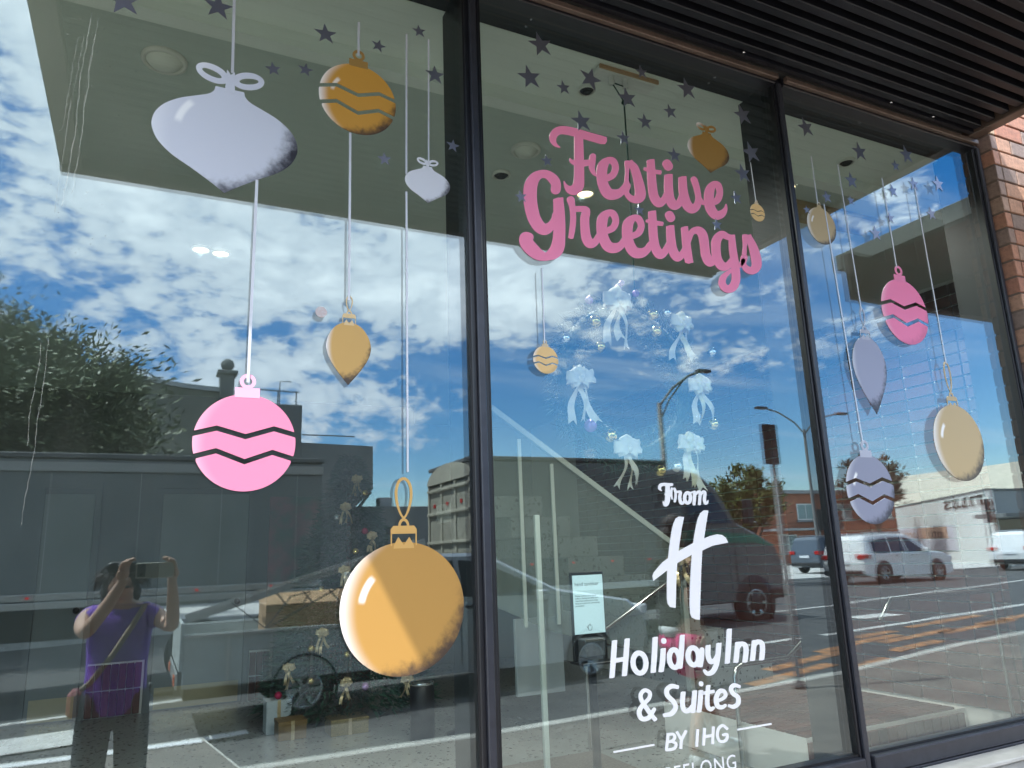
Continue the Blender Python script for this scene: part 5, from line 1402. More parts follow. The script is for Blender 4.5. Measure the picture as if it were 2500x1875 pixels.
o['kind'] = 'stuff'


def on_tree(z, side):
    """front surface of the tree cone at height z, side in -1..1"""
    h = (z - 0.22) / 2.4
    rad = 0.86 * (1 - h) ** 0.85 + 0.05
    a = math.radians(-90 + side * 75)
    return (TX + rad * math.cos(a), TY + rad * math.sin(a) - 0.03, z)


TB = [(2.05, -.3), (1.75, .25), (1.42, -.25), (1.05, .1), (0.85, -.45), (0.78, .62), (0.55, -.75), (0.42, -.2), (0.38, .35), (2.35, .1)]
for k, (z, s) in enumerate(sorted(TB, reverse=True)):
    o = bow_mesh(0.10, 50 + k, 2).build('ribbon_bow', [M_rib1, M_rib1], None, on_tree(z, s))
    tag(o, 'champagne ribbon bow on the Christmas tree, %s from the top' % ORD[k], 'bow', 'bows on the Christmas tree')
TBL = [(2.2, .3, 0), (1.95, -.5, 1), (1.6, -.1, 0), (1.5, .5, 0), (1.25, -.55, 0), (1.15, .4, 1), (0.95, -.1, 0), (0.72, -.55, 0), (0.66, -.2, 0), (0.6, .15, 0), (0.5, .55, 3), (0.45, -.5, 0), (0.38, -.05, 2), (0.32, -.8, 3), (0.62, .8, 2), (1.8, .1, 3)]
for k, (z, s, c) in enumerate(sorted(TBL, reverse=True)):
    x_, y_, z_ = on_tree(z, s)
    o = MB().sphere((0, 0, 0), 0.036, 12).build('tree_bauble', [M_gb, M_sbb, M_lb, M_rb][c], None, (x_, y_ - 0.02, z_))
    tag(o, '%s bauble on the Christmas tree, %s bauble from the top' % (['gold', 'silver', 'lilac', 'ruby'][c], ORD[k]), 'bauble', 'baubles on the Christmas tree')
gbm = mat('gold_glitter_paper', (0.42, 0.33, 0.12), 0.35, 0.7, 0, 220, (0.18, 0.13, 0.05))
for lab, x, y, w, d_, h, mm in (('wide gold glitter gift box under the Christmas tree', 1.77, 5.15, .34, .26, .13, gbm), ('brown wrapped gift box left of the glitter box', 1.29, 5.25, .24, .24, .15, mat('brown_gift_paper', (0.22, 0.14, 0.05), 0.5, 0.2, 0.3, 9)), ('pale blue gift box behind the brown one', 1.22, 5.55, .22, .2, .28, mat('pale_gift_paper', (0.45, 0.52, 0.56), 0.5))):
    t = thing('gift_box', lab, 'gift box', (x, y, 0))
    MB().cbox(-w / 2, w / 2, -d_ / 2, d_ / 2, 0.001, h, 0.004).build('box', mm, t)
    MB().cbox(-w / 2 - 0.004, w / 2 + 0.004, -d_ / 2 - 0.004, d_ / 2 + 0.004, h * .8, h + 0.006, 0.003).build('lid', mm, t)
    MB().box(-0.015, 0.015, -d_ / 2 - 0.006, -d_ / 2 - 0.0045, 0.001, h + 0.008).build('ribbon', M_rib1, t)
t = thing('waste_bin', 'black cylindrical waste bin with a chrome lid on the terrazzo floor', 'bin', (2.25, 4.45, 0))
MB().lathe([(0, 0.001), (0.105, 0.001), (0.105, 0.44), (0.1, 0.445)], n=28).build('body', M_black, t)
MB().lathe([(0.1, 0.4455), (0.108, 0.45), (0.1, 0.475), (0.05, 0.485), (0, 0.487)], n=28).build('lid', M_chrome, t)
t = thing('queue_post', 'pale blue round post on a flat black disc base', 'post', (2.63, 4.45, 0))
MB().lathe([(0, 0.001), (0.15, 0.001), (0.15, 0.015), (0.05, 0.03)], n=28).build('base', M_black, t)
MB().lathe([(0.05, 0.0305), (0.05, 1.0), (0.03, 1.02), (0, 1.02)], n=20).build('shaft', mat('pale_blue_enamel', (0.36, 0.48, 0.52), 0.3), t)
# ornate black wall light above the tree
t = thing('wall_vent', 'round black fretwork vent on the wall above the Christmas tree', 'vent', (2.35, 7.39, 2.62))
MB().lathe([(0.16, 0), (0.16, -0.02), (0.13, -0.025), (0.13, 0.0)], axis='y', n=28).build('ring', M_black, t)
for k in range(6):
    a = k * math.pi / 3
    MB().tube([(0.02 * math.cos(a), -0.012, 0.02 * math.sin(a)), (0.08 * math.cos(a + .5), -0.012, 0.08 * math.sin(a + .5)), (0.13 * math.cos(a + .4), -0.012, 0.13 * math.sin(a + .4))], 0.012, 6).build('fret', M_black, t)

# ------------------------------------------------------------------ hand sanitiser stand
hs = thing('sanitiser_stand', 'black hand sanitiser stand with a pale blue printed sign', 'sanitiser stand', (2.485, 2.0, 0))
MB().cbox(-0.14, 0.14, -0.11, 0.13, 0.001, 0.012, 0.003).build('base', M_black, hs)
MB().cbox(-0.022, 0.022, 0.0, 0.03, 0.0125, 0.86, 0.003).build('pole', M_black, hs)
MB().cbox(-0.125, 0.125, -0.09, 0.06, 0.8605, 0.875, 0.003).build('drip_tray', M_black, hs)
MB().cbox(-0.118, 0.118, 0.012, 0.035, 0.8755, 1.395, 0.004).build('sign_board', M_black, hs)
M_sign = mat('pale_blue_sign_glow', (0.50, 0.66, 0.72), 0.4, emit=(0.6, 0.82, 0.9), estr=0.12)  # faint glow added to brighten the sign
M_ink = mat('black_ink', (0.015, 0.02, 0.02), 0.6)
sg = MB().box(-0.108, 0.108, 0.009, 0.0115, 1.03, 1.375).build('sign', M_sign, hs)
text_mesh('hand sanitiser', 0.031, 'heading', M_ink, sg, (-0.095, 0.0082, 1.312), ext=0.0002)
text_mesh('Please sanitise your hands\nbefore, during and after you\nvisit these premises to help\nkeep you and our community\nprotected.', 0.0145, 'small_print', M_ink, sg, (-0.095, 0.0082, 1.248), ext=0.0002)
hnd = MB()
for dx_, h in ((-0.010, .030), (-0.003, .034), (0.004, .033), (0.011, .027)):
    hnd.tube([(dx_, 0.008, 1.075), (dx_, 0.008, 1.052 + h)], 0.0012, 5)
hnd.tube([(-0.014, 0.008, 1.078), (-0.014, 0.008, 1.055), (-0.004, 0.008, 1.047), (0.009, 0.008, 1.05), (0.014, 0.008, 1.07)], 0.0013, 5)
hnd.tube([(-0.014, 0.008, 1.06), (-0.024, 0.008, 1.073)], 0.0012, 5)
hnd.build('hand_icon', M_ink, sg)
MB().cbox(-0.095, 0.045, -0.085, 0.0085, 0.905, 1.01, 0.008).build('dispenser', mat('smoked_plastic', (0.10, 0.11, 0.12), 0.25), hs)
MB().box(-0.095, 0.04, -0.087, -0.0855, 0.995, 1.006).build('dispenser_lip', M_steel, hs)

# ------------------------------------------------------------------ staircase with balustrade
st = thing('staircase', 'terrazzo staircase with pale balustrade panel rising behind the middle pane', 'staircase', (4.4, 3.6, 0))
SO = (-4.4, -3.6, 0)
for k, (x1, z0, z1) in enumerate(((5.36, 0.30, 0.45), (5.08, 0.453, 0.62), (4.82, 0.623, 0.79), (4.56, 0.793, 0.96), (4.30, 0.963, 1.13), (4.04, 1.133, 1.30), (3.78, 1.303, 1.47), (3.52, 1.473, 1.64), (3.26, 1.643, 1.81), (3.0, 1.813, 1.98))):
    MB().cbox(x1 - 0.56 if k else x1 - 0.9, x1, 3.50, 4.55, z0, z1, 0.004).build('step', M_terr, st, SO)
    MB().box(x1 - 0.55, x1 - 0.006, 3.512, 4.54, z0 - 0.0028, z0 - 0.0002).build('shadow_gap', M_black, st, SO)
M_bal = mat('frosted_panel', (0.22, 0.27, 0.25), 0.35, alpha=0.35)
MB().plate([[(2.45, 2.75), (2.45, 1.15), (3.0, 0.9), (4.33, 0.55), (4.33, 1.50)]], 3.44, 3.462).build('balustrade_panel', M_bal, st, SO)
MB().bar((2.40, 3.455, 2.79), (4.33, 3.455, 1.52), 0.05, 0.045).build('capping', mat('pale_green_paint', (0.42, 0.47, 0.44), 0.5), st, SO)
MB().cbox(4.335, 4.385, 3.43, 3.49, PZ + 0.002, 1.52, 0.003).build('newel_post', mat('pale_green_paint', (0.42, 0.47, 0.44)), st, SO)
MB().tube([(3.42, 3.38, 0.86), (4.40, 3.38, 1.36), (4.46, 3.38, 1.36)], 0.019, 10).build('handrail', M_steel, st, SO)
for k, zx in enumerate(((2.75, 1.9), (3.05, 1.7))):
    MB().box(zx[0], zx[0] + 0.03, 3.425, 3.4395, 0.95, zx[1] + 0.55).build('stiffener', mat('pale_green_paint', (0.42, 0.47, 0.44)), st, SO)
o = bow_mesh(0.15, 91, 3).build('ribbon_bow', [M_rib1, M_rib1], None, (4.30, 3.36, 1.42))
tag(o, 'champagne ribbon bow tied to the newel post of the stairs', 'bow')
hp = MB().cbox(2.66, 2.70, 3.0, 3.03, 0.0005, 1.8, 0.003).build('glass_edge_post', mat('pale_glass_edge', (0.55, 0.63, 0.60), 0.25))
tag(hp, 'slim pale post standing on the floor left of the sanitiser stand', 'post')
hp = MB().tube([(3.25, 3.35, 0.001), (3.25, 3.35, 1.0)], 0.018, 10).build('steel_post', M_steel)
tag(hp, 'slim steel post between the sanitiser stand and the pale post', 'post')
o = MB().cbox(3.02, 3.5, 4.15, 4.19, 0.30, 0.95, 0.004).build('notice_board', mat('pale_board', (0.55, 0.60, 0.62), 0.5))
tag(o, 'pale board standing low behind the steel post', 'board')
hr2 = thing('handrail', 'bent steel handrail rising from the floor beside the letters', 'handrail', (4.1, 2.35, 0))
MB().tube([(-0.22, 0, 0.001), (-0.22, 0, 0.60), (-0.20, 0, 0.655), (-0.14, 0, 0.68), (0.30, 0, 0.685), (0.55, 0, 0.83)], 0.019, 10).build('rail', M_steel, hr2)
hr3 = thing('handrail', 'long pale steel handrail in front of the brick side wall', 'handrail', (4.9, 1.35, 0))
MB().tube([(-0.68, 0, 1.02), (-0.55, 0, 1.15), (0.55, 0, 1.145)], 0.017, 10).build('rail', M_steel, hr3)
MB().tube([(0.5, 0, 0.001), (0.5, 0, 1.128)], 0.015, 8).build('rail_post', M_steel, hr3)

# ------------------------------------------------------------------ street side (seen mirrored in the panes)
M_cw = mat('white_car_paint', (0.74, 0.75, 0.75), 0.22, 0.0, coat=0.6)
M_cs = mat('silver_car_paint', (0.36, 0.38, 0.40), 0.25, 0.5, coat=0.6)
M_cd = mat('grey_truck_paint', (0.17, 0.175, 0.17), 0.4, 0, 0, 2, (0.13, 0.135, 0.135))
M_tw = mat('trailer_white', (0.20, 0.215, 0.215), 0.5, 0, 0, 1.2, (0.16, 0.175, 0.175))
M_win = mat('tinted_car_window', (0.012, 0.016, 0.018), 0.05, 0, spec=0.7)
M_tyre = mat('tyre_rubber', (0.018, 0.018, 0.018), 0.8)
M_rim = mat('alloy_rim', (0.45, 0.46, 0.47), 0.3, 0.9)
M_red = mat('red_lens', (0.45, 0.01, 0.01), 0.15)
M_redl = mat('red_marker_lamp', (0.5, 0.01, 0.01), 0.2, emit=(1.0, 0.03, 0.03), estr=0.35)
M_hl = mat('clear_lens', (0.75, 0.77, 0.8), 0.1)
M_orl = mat('orange_lens', (0.75, 0.14, 0.03), 0.2)
M_alu = mat('aluminium', (0.58, 0.59, 0.58), 0.35, 0.8)
M_card = mat('cardboard', (0.42, 0.27, 0.15), 0.85, 0, 0.2, 4)


def wheel(parent, x, y, z, r, w=0.2, side=1):
    wl = MB().lathe([(r * .62, -w / 2), (r * .93, -w / 2), (r, -w * .35), (r, w * .35), (r * .93, w / 2), (r * .62, w / 2)], axis='y', n=28).build('wheel', M_tyre, parent, (x, y, z))
    mb = MB().lathe([(0, side * w * .30), (r * .14, side * w * .36), (r * .2, side * w * .2)], axis='y', n=16)
    mb.lathe([(r * .54, side * w * .46), (r * .63, side * w * .48), (r * .63, side * w * .2), (r * .5, side * w * .1), (0, side * w * .08)], axis='y', n=24)
    for k in range(6):
        a = k * math.pi / 3
        mb.bar((0.1 * r * math.cos(a), side * w * .32, 0.1 * r * math.sin(a)), (r * .58 * math.cos(a), side * w * .42, r * .58 * math.sin(a)), r * .12, 0.02, up=(0, 1, 0))
    mb.build('rim', M_rim, wl)
    return wl


def body(parent, prof, y0, y1, mt, taper=0.0, z_t=1.0, name='body'):
    """side profile extruded across the car with the cabin leaning in above the waist; ends rounded"""
    ys = [(y0, .97), (y0 + 0.05, 1.0), (y1 - 0.05, 1.0), (y1, .97)]
    zs = [p[1] for p in prof]
    zmin, zmax = min(zs), max(zs)
    cx = sum(p[0] for p in prof) / len(prof)
    cyy = (y0 + y1) / 2
    vs = []
    for y, s in ys:
        for x, z in prof:
            k = max(0.0, (z - z_t) / max(0.01, zmax - z_t))
            yy = cyy + (y - cyy) * (1 - taper * k)
            vs.append((cx + (x - cx) * s, yy, zmin + (z - zmin) * (s if s < 1 else 1)))
    n = len(prof)
    fs = []
    for i in range(3):
        for j in range(n):
            fs.append((i * n + j, i * n + (j + 1) % n, (i + 1) * n + (j + 1) % n, (i + 1) * n + j))
    mb = MB().add(vs, fs)
    for i in (0, 3):
        tr = tessellate_polygon([[Vector((p[0], p[1], 0)) for p in prof]])
        mb.add(vs[i * n:(i + 1) * n], [tuple(t_) for t_ in tr])
    return mb.build(name, mt, parent, fixn=True)


def side_panel(parent, name, poly, y, mt, y_c, taper=0.0, z_t=1.0, zmax=1.8, th=0.006):
    """flat pane laid on the leaning car side"""
    sgn = 1 if y > y_c else -1
    def lean(z):
        k = max(0.0, (z - z_t) / (zmax - z_t))
        return y_c + (y - y_c) * (1 - taper * k)
    n = len(poly)
    vs = [(x, lean(z) + sgn * th, z) for x, z in poly] + [(x, lean(z) - sgn * th, z) for x, z in poly]
    tr = tessellate_polygon([[Vector((p[0], p[1], 0)) for p in poly]])
    mb = MB().add(vs, [tuple(t_) for t_ in tr] + [tuple(n + i for i in t_) for t_ in tr] + [(i, (i + 1) % n, n + (i + 1) % n, n + i) for i in range(n)])
    return mb.build(name, mt, parent, fixn=True)


# --- ute with tray, ladder and cardboard box, parked at the kerb
UG = hr(2.5)
UY = -7.0
ut = thing('utility_truck', 'pale utility truck with a steel tray parked at the kerb', 'utility truck', (3.4, UY, UG))
UO = (-3.4, -UY, -UG)
tray = MB()
tray.cbox(0.46, 2.62, UY - 0.04, UY, 0.24, 0.79, 0.008)
tray.cbox(0.46, 2.62, UY - 1.84, UY - 1.80, 0.42, 0.79, 0.008)
tray.cbox(0.42, 0.4595, UY - 1.84, UY, 0.42, 0.92, 0.008)
tray.cbox(2.6205, 2.66, UY - 1.84, UY, 0.42, 1.35, 0.008)
tray.box(0.46, 2.62, UY - 1.80, UY - 0.0405, 0.40, 0.44)
tray.build('tray', mat('tray_steel', (0.46, 0.49, 0.47), 0.45, 0.1, 0.15, 5), ut, UO)
MB().box(0.5, 6.2, UY - 1.5, UY - 0.3, 0.08, 0.36).build('chassis', M_black, ut, UO)
MB().box(0.40, 0.419, UY - 1.84, UY - 0.02, 0.24, 0.40).build('rear_bar', M_alu, ut, UO)
for yy in (UY - 0.25, UY - 1.6):
    MB().cbox(0.385, 0.399, yy - 0.12, yy + 0.12, 0.26, 0.36, 0.004).build('tail_light', M_orl, ut, UO)
MB().tube([(0.42, UY - 0.9, 0.10), (0.22, UY - 0.9, 0.10), (0.18, UY - 0.9, 0.17)], 0.03, 8).sphere((0.18, UY - 0.9, 0.2), 0.035, 10).build('tow_bar', M_black, ut, UO)
cabp = [(2.72, 0.20), (2.72, 1.10), (2.86, 1.50), (3.05, 1.56), (3.9, 1.55), (4.25, 1.46), (5.1, 1.04), (6.25, 0.84), (6.52, 0.62), (6.56, 0.20), (6.2, 0.10), (2.8, 0.10)]
body(ut, cabp, UY - 1.78, UY - 0.03, M_cs, 0.16, 1.0, 'cab').location = UO
side_panel(ut, 'side_window', [(2.98, 1.02), (3.04, 1.44), (3.62, 1.46), (3.66, 1.0)], UY - 0.03, M_win, UY - 0.9, 0.16, 1.0, 1.56).location = UO
side_panel(ut, 'side_window', [(3.72, 1.0), (3.70, 1.46), (4.05, 1.42), (4.85, 1.06), (4.86, 0.98)], UY - 0.03, M_win, UY - 0.9, 0.16, 1.0, 1.56).location = UO
MB().add([(4.30, UY - 0.25, 1.452), (4.30, UY - 1.55, 1.452), (5.05, UY - 1.70, 1.075), (5.05, UY - 0.10, 1.075)], [(0, 1, 2, 3)]).build('windscreen', M_win, ut, UO)
MB().cbox(4.72, 4.86, UY + 0.0, UY + 0.16, 0.90, 1.05, 0.02).build('wing_mirror', M_cs, ut, UO)
MB().cbox(6.45, 6.57, UY - 0.45, UY - 0.06, 0.62, 0.76, 0.02).build('headlight', M_hl, ut, UO)
for x in (1.75, 5.55):
    wheel(ut, x - 3.4, -0.12, 0.34, 0.34, 0.22, 1)
    wheel(ut, x - 3.4, -1.68, 0.34, 0.34, 0.22, -1)
for x in (1.75, 5.55):
    MB().lathe([(0.355, -0.0), (0.375, -0.0), (0.375, -0.06), (0.355, -0.06)], (x, UY + 0.012, UG + 0.36), axis='y', n=28).build('wheel_arch', M_black, ut, UO)
for x in (0.9, 1.35, 1.8, 2.25):
    MB().box(x, x + 0.03, UY + 0.0005, UY + 0.012, 0.26, 0.77).build('tray_rib', M_alu, ut, UO)
MB().box(0.46, 2.62, UY + 0.0005, UY + 0.014, 0.755, 0.788).build('tray_lip', M_alu, ut, UO)
for x in (3.68, 4.9):
    MB().box(x, x + 0.008, UY - 0.029, UY - 0.024, 0.2, 0.98).build('door_seam', M_black, ut, UO)
MB().cbox(3.76, 3.92, UY - 0.03, UY - 0.005, 0.86, 0.90, 0.006).build('door_handle', M_black, ut, UO)
# ladder leaning over the tray
ld = thing('ladder', 'aluminium ladder leaning over the tray of the utility truck', 'ladder', (1.4, -7.55, 0.45))
LO = (-1.4, 7.55, -0.45)
la, lb_ = Vector((0.50, -7.3, 0.93)), Vector((3.3, -7.3, 1.72))
for yy in (0, -0.42):
    MB().bar(la + Vector((0, yy, 0)), lb_ + Vector((0, yy, 0)), 0.028, 0.075).build('rail', M_alu, ld, LO)
for k in range(10):
    p = la.lerp(lb_, (k + .5) / 10)
    MB().tube([p, p + Vector((0, -0.42, 0))], 0.016, 8).build('rung', M_alu, ld, LO)
bx_ = thing('cardboard_box', 'open brown cardboard box in the tray of the utility truck', 'cardboard box', (1.9, -7.7, 0.45))
MB().box(-0.55, 0.6, -0.3, 0.3, 0.0, 0.58).build('carton', M_card, bx_)
MB().add([(-0.55, 0.3, 0.582), (0.6, 0.3, 0.582), (0.62, 0.05, 0.72), (-0.48, 0.05, 0.70)], [(0, 1, 2, 3)]).add([(-0.55, -0.3, 0.582), (0.6, -0.3, 0.582), (0.6, -0.5, 0.70), (-0.55, -0.5, 0.68)], [(0, 1, 2, 3)]).build('flap', M_card, bx_)
sp = MB().tube([(1.3, -7.02, 0.80), (1.62, -7.3, 1.12), (1.9, -7.6, 1.15)], 0.008, 6).tube([(1.32, -7.02, 0.80), (2.2, -7.3, 1.2)], 0.008, 6).tube([(0.95, -7.25, 1.09), (1.3, -7.02, 0.80)], 0.006, 6)
tag(sp.build('tie_strap', M_black), 'dark tie straps crossing the cardboard box', 'strap')

# --- long pale trailer behind
TY_ = -11.0
tl = thing('semi_trailer', 'long pale box trailer standing in the road behind the utility truck', 'trailer', (-1.5, TY_, hr(0)))
TO = (1.5, -TY_, -hr(0))
MB().cbox(-9.0, 2.74, TY_ - 2.45, TY_, 1.02, 3.18, 0.02).build('box_body', M_tw, tl, TO)
MB().cbox(-9.02, 2.76, TY_ - 2.5, TY_ + 0.03, 3.181, 3.26, 0.01).build('top_rail', mat('dark_rail', (0.10, 0.105, 0.11), 0.5), tl, TO)
MB().box(-9.0, 2.75, TY_ + 0.001, TY_ + 0.03, 2.98, 3.12).build('upper_band', M_alu, tl, TO)
MB().cbox(-9.02, 2.76, TY_ + 0.001, TY_ + 0.05, 0.98, 1.08, 0.006).build('lower_rail', M_alu, tl, TO)
MB().cbox(-9.02, 2.76, TY_ + 0.001, TY_ + 0.04, 1.10, 1.20, 0.006).build('mid_rail', M_alu, tl, TO)
x = -4.8
while x < 2.7:
    MB().cbox(x - 0.022, x + 0.022, TY_ + 0.0505, TY_ + 0.075, 1.13, 1.16, 0.006).build('marker_lamp', M_redl, tl, TO)
    x += 1.12
for x in (-7.6, -6.4, 0.9, 1.9):
    wheel(tl, x + 1.5, -0.25, 0.5, 0.5, 0.3, 1)
MB().box(-6, 0.2, TY_ - 1.9, TY_ - 0.5, 0.5, 1.0).build('under_frame', M_black, tl, TO)
x = -8.5
while x < 2.6:
    MB().box(x, x + 0.012, TY_ + 0.001, TY_ + 0.006, 1.22, 2.96).build('panel_joint', M_alu, tl, TO)
    x += 1.2

# --- box truck facing the crossing
KY = -10.0
M_tan = mat('tan_truck_paint', (0.42, 0.39, 0.31), 0.6, 0, 0.15, 5)
M_tan2 = mat('tan_door_paint', (0.33, 0.31, 0.25), 0.6, 0, 0.2, 3)
kt = thing('box_truck', 'grey box truck with a green stripe and barred rear doors', 'truck', (8, KY, hr(7)))
KO = (-8, -KY, -hr(7))
MB().cbox(5.16, 9.38, KY - 2.2, KY, 0.80, 3.18, 0.03).build('box_body', M_cd, kt, KO)
MB().cbox(5.12, 9.40, KY - 2.22, KY + 0.02, 3.181, 3.25, 0.01).build('top_rail', mat('dark_rail', (0.10, 0.105, 0.11), 0.5), kt, KO)
# curved bow above the rear doors
MB().plate([[(KY - 2.2, 2.9)] + [(KY - 1.1 + 1.1 * math.cos(a), 2.9 + 0.34 * math.sin(a)) for a in [math.pi * i / 14 for i in range(15)]][::-1][1:-1] + [(KY, 2.9)]], 5.08, 5.155, 0, 'yz').build('rear_bow', M_tan, kt, KO)
for k, yy in enumerate((KY - 2.16, KY - 1.45, KY - 0.74, KY - 0.06)):
    MB().cbox(5.095, 5.155, yy - 0.04, yy + 0.04, 0.85, 2.9, 0.006).build('rear_post', M_tan, kt, KO)
for zz in (1.2, 1.75, 2.3, 2.75):
    MB().cbox(5.06, 5.094, KY - 2.16, KY - 0.02, zz, zz + 0.05, 0.006).build('rear_bar', M_tan, kt, KO)
MB().box(5.12, 5.158, KY - 2.1, KY - 0.1, 0.9, 2.85).build('rear_door', M_tan2, kt, KO)
for k in range(3):
    MB().cbox(5.105, 5.119, KY - 1.9 + k * .7, KY - 1.8 + k * .7, 2.45, 2.52, 0.003).build('red_badge', M_red, kt, KO)
kp = [(9.42, 0.45), (9.42, 3.05), (9.8, 3.12), (10.35, 3.0), (10.75, 2.66), (11.15, 1.98), (11.6, 1.78), (12.15, 1.5), (12.3, 1.2), (12.32, 0.6), (12.1, 0.4), (9.6, 0.4)]
body(kt, kp, KY - 2.1, KY - 0.05, M_cd, 0.1, 1.9, 'cab').location = KO
side_panel(kt, 'side_window', [(9.9, 1.98), (9.9, 2.62), (10.6, 2.62), (11.0, 1.98)], KY - 0.05, M_win, KY - 1.07, 0.1, 1.9, 3.12).location = KO
side_panel(kt, 'green_stripe', [(9.6, 1.62), (9.6, 1.86), (11.6, 1.74), (12.1, 1.48), (11.6, 1.56)], KY - 0.05, mat('green_stripe', (0.02, 0.22, 0.15), 0.4), KY - 1.07, 0.0, 1.9, 3.12, 0.01).location = KO
MB().cbox(11.25, 11.42, KY + 0.02, KY + 0.18, 1.95, 2.45, 0.02).build('wing_mirror', M_black, kt, KO)
MB().add([(10.78, KY - 0.2, 2.64), (10.78, KY - 1.95, 2.64), (11.16, KY - 2.0, 2.0), (11.16, KY - 0.15, 2.0)], [(0, 1, 2, 3)]).build('windscreen', M_win, kt, KO)
x = 5.4
while x < 9.3:
    MB().cbox(x - 0.02, x + 0.02, KY + 0.001, KY + 0.03, 1.31, 1.34, 0.006).build('marker_lamp', M_redl, kt, KO)
    x += 0.85
MB().box(5.4, 12.0, KY - 1.7, KY - 0.4, 0.35, 0.79).build('chassis', M_black, kt, KO)
MB().cbox(5.16, 9.38, KY + 0.001, KY + 0.03, 0.82, 0.94, 0.006).build('side_rail', M_alu, kt, KO)
for x in (6.4, 11.45):
    wheel(kt, x - 8, -0.15, 0.45, 0.45, 0.28, 1)

for x in (9.86, 11.02):
    MB().box(x, x + 0.014, KY - 0.049, KY - 0.040, 0.62, 1.95).build('door_seam', M_black, kt, KO)
MB().cbox(10.0, 10.2, KY - 0.05, KY - 0.01, 1.5, 1.56, 0.008).build('door_handle', M_black, kt, KO)
MB().cbox(12.0, 12.33, KY - 0.5, KY - 0.06, 0.95, 1.2, 0.03).build('headlight', M_hl, kt, KO)
MB().cbox(11.9, 12.4, KY - 2.1, KY - 0.02, 0.42, 0.62, 0.03).build('bumper', M_black, kt, KO)
MB().lathe([(0.0, 0.0), (0.53, 0.0), (0.53, -0.08)], (11.45, KY - 0.035, hr(7) + 0.47), axis='y', n=28).build('wheel_arch', M_black, kt, KO)
# --- white SUV, other cars
def suv(name, label, x0, y0, z0, paint, L=4.75, flip=1):
    t = thing(name, label, 'car', (x0, y0, z0))
    P = [(0.04, .34), (0.0, .75), (0.06, 1.02), (0.22, 1.55), (0.42, 1.69), (1.6, 1.73), (2.5, 1.68), (2.95, 1.5), (3.55, 1.10), (4.3, 1.0), (4.62, .86), (4.75, .55), (4.7, .3), (4.3, .24), (0.3, .26)]
    P = [(p[0] * L / 4.75, p[1]) for p in P]
    body(t, P, -1.88, 0.0, paint, 0.2, 1.02)
    for poly in ([(0.5, 1.05), (0.52, 1.5), (1.35, 1.58), (1.36, 1.05)], [(1.44, 1.05), (1.44, 1.58), (2.15, 1.58), (2.2, 1.05)], [(2.3, 1.05), (2.25, 1.58), (2.55, 1.55), (3.3, 1.08)]):
        side_panel(t, 'side_window', [(a * L / 4.75, b) for a, b in poly], 0.0, M_win, -0.94, 0.2, 1.02, 1.73)
    MB().add([(0.085, -0.15, 1.08), (0.085, -1.73, 1.08), (0.205, -1.62, 1.5), (0.205, -0.26, 1.5)], [(0, 1, 2, 3)]).build('rear_window', M_win, t)
    for yy in (-0.16, -1.72):
        MB().cbox(-0.02, 0.34, yy - 0.16, yy + 0.165, 0.88, 1.04, 0.02).build('tail_light', M_red, t)
    MB().cbox(-0.03, 0.02, -1.25, -0.65, 0.72, 0.84, 0.006).build('number_plate', M_hl, t)
    MB().cbox(-0.06, 0.2, -1.8, -0.08, 0.34, 0.5, 0.03).build('rear_bumper', M_black, t)
    for yy in (-0.25, -1.63):
        MB().tube([(0.5, yy, 1.75), (2.4, yy, 1.76)], 0.02, 8).build('roof_rail', M_alu, t)
    for xx in (1.7, 2.6):
        MB().cbox(xx * L / 4.75 - 0.12, xx * L / 4.75 + 0.05, 0.003, 0.03, 0.93, 0.97, 0.006).build('door_handle', M_chrome, t)
    MB().cbox(3.1 * L / 4.75, 3.28 * L / 4.75, 0.01, 0.2, 1.04, 1.2, 0.03).build('wing_mirror', paint, t)
    MB().cbox(L - 0.35, L - 0.02, -0.42, -0.02, 0.75, 0.9, 0.03).build('headlight', M_hl, t)
    for xx in (0.92, 3.8):
        MB().lathe([(0.0, 0.0), (0.42, 0.0), (0.42, -0.06)], (xx * L / 4.75, 0.012, 0.38), axis='y', n=28).build('wheel_arch', M_black, t)
        wheel(t, xx * L / 4.75, -0.05, 0.36, 0.36, 0.22, 1)
        wheel(t, xx * L / 4.75, -1.8, 0.36, 0.36, 0.22, -1)
    return t


suv('parked_car', 'white sport utility car crossing in front of the tile shop', 22.6, -16.4, 0.0, M_cw)
suv('parked_car', 'small silver car half hidden behind the truck bonnet', 28.5, -23.6, 0.08, mat('blue_grey_car_paint', (0.10, 0.13, 0.17), 0.25, 0.4, coat=0.6), 4.2)
suv('parked_car', 'white car at the far edge of the right pane', 34.5, -17.6, 0.0, M_cw, 4.6)

# --- traffic poles and lamps
def pole(name, label, cat, x, y, z0, h, r=0.05, mt=None):
    t = thing(name, label, cat, (x, y, z0))
    MB().lathe([(0, 0), (r * 1.8, 0), (r * 1.8, 0.04), (r, 0.08), (r * .8, h), (0, h)], n=16).build('pole', mt or M_galv, t)
    return t


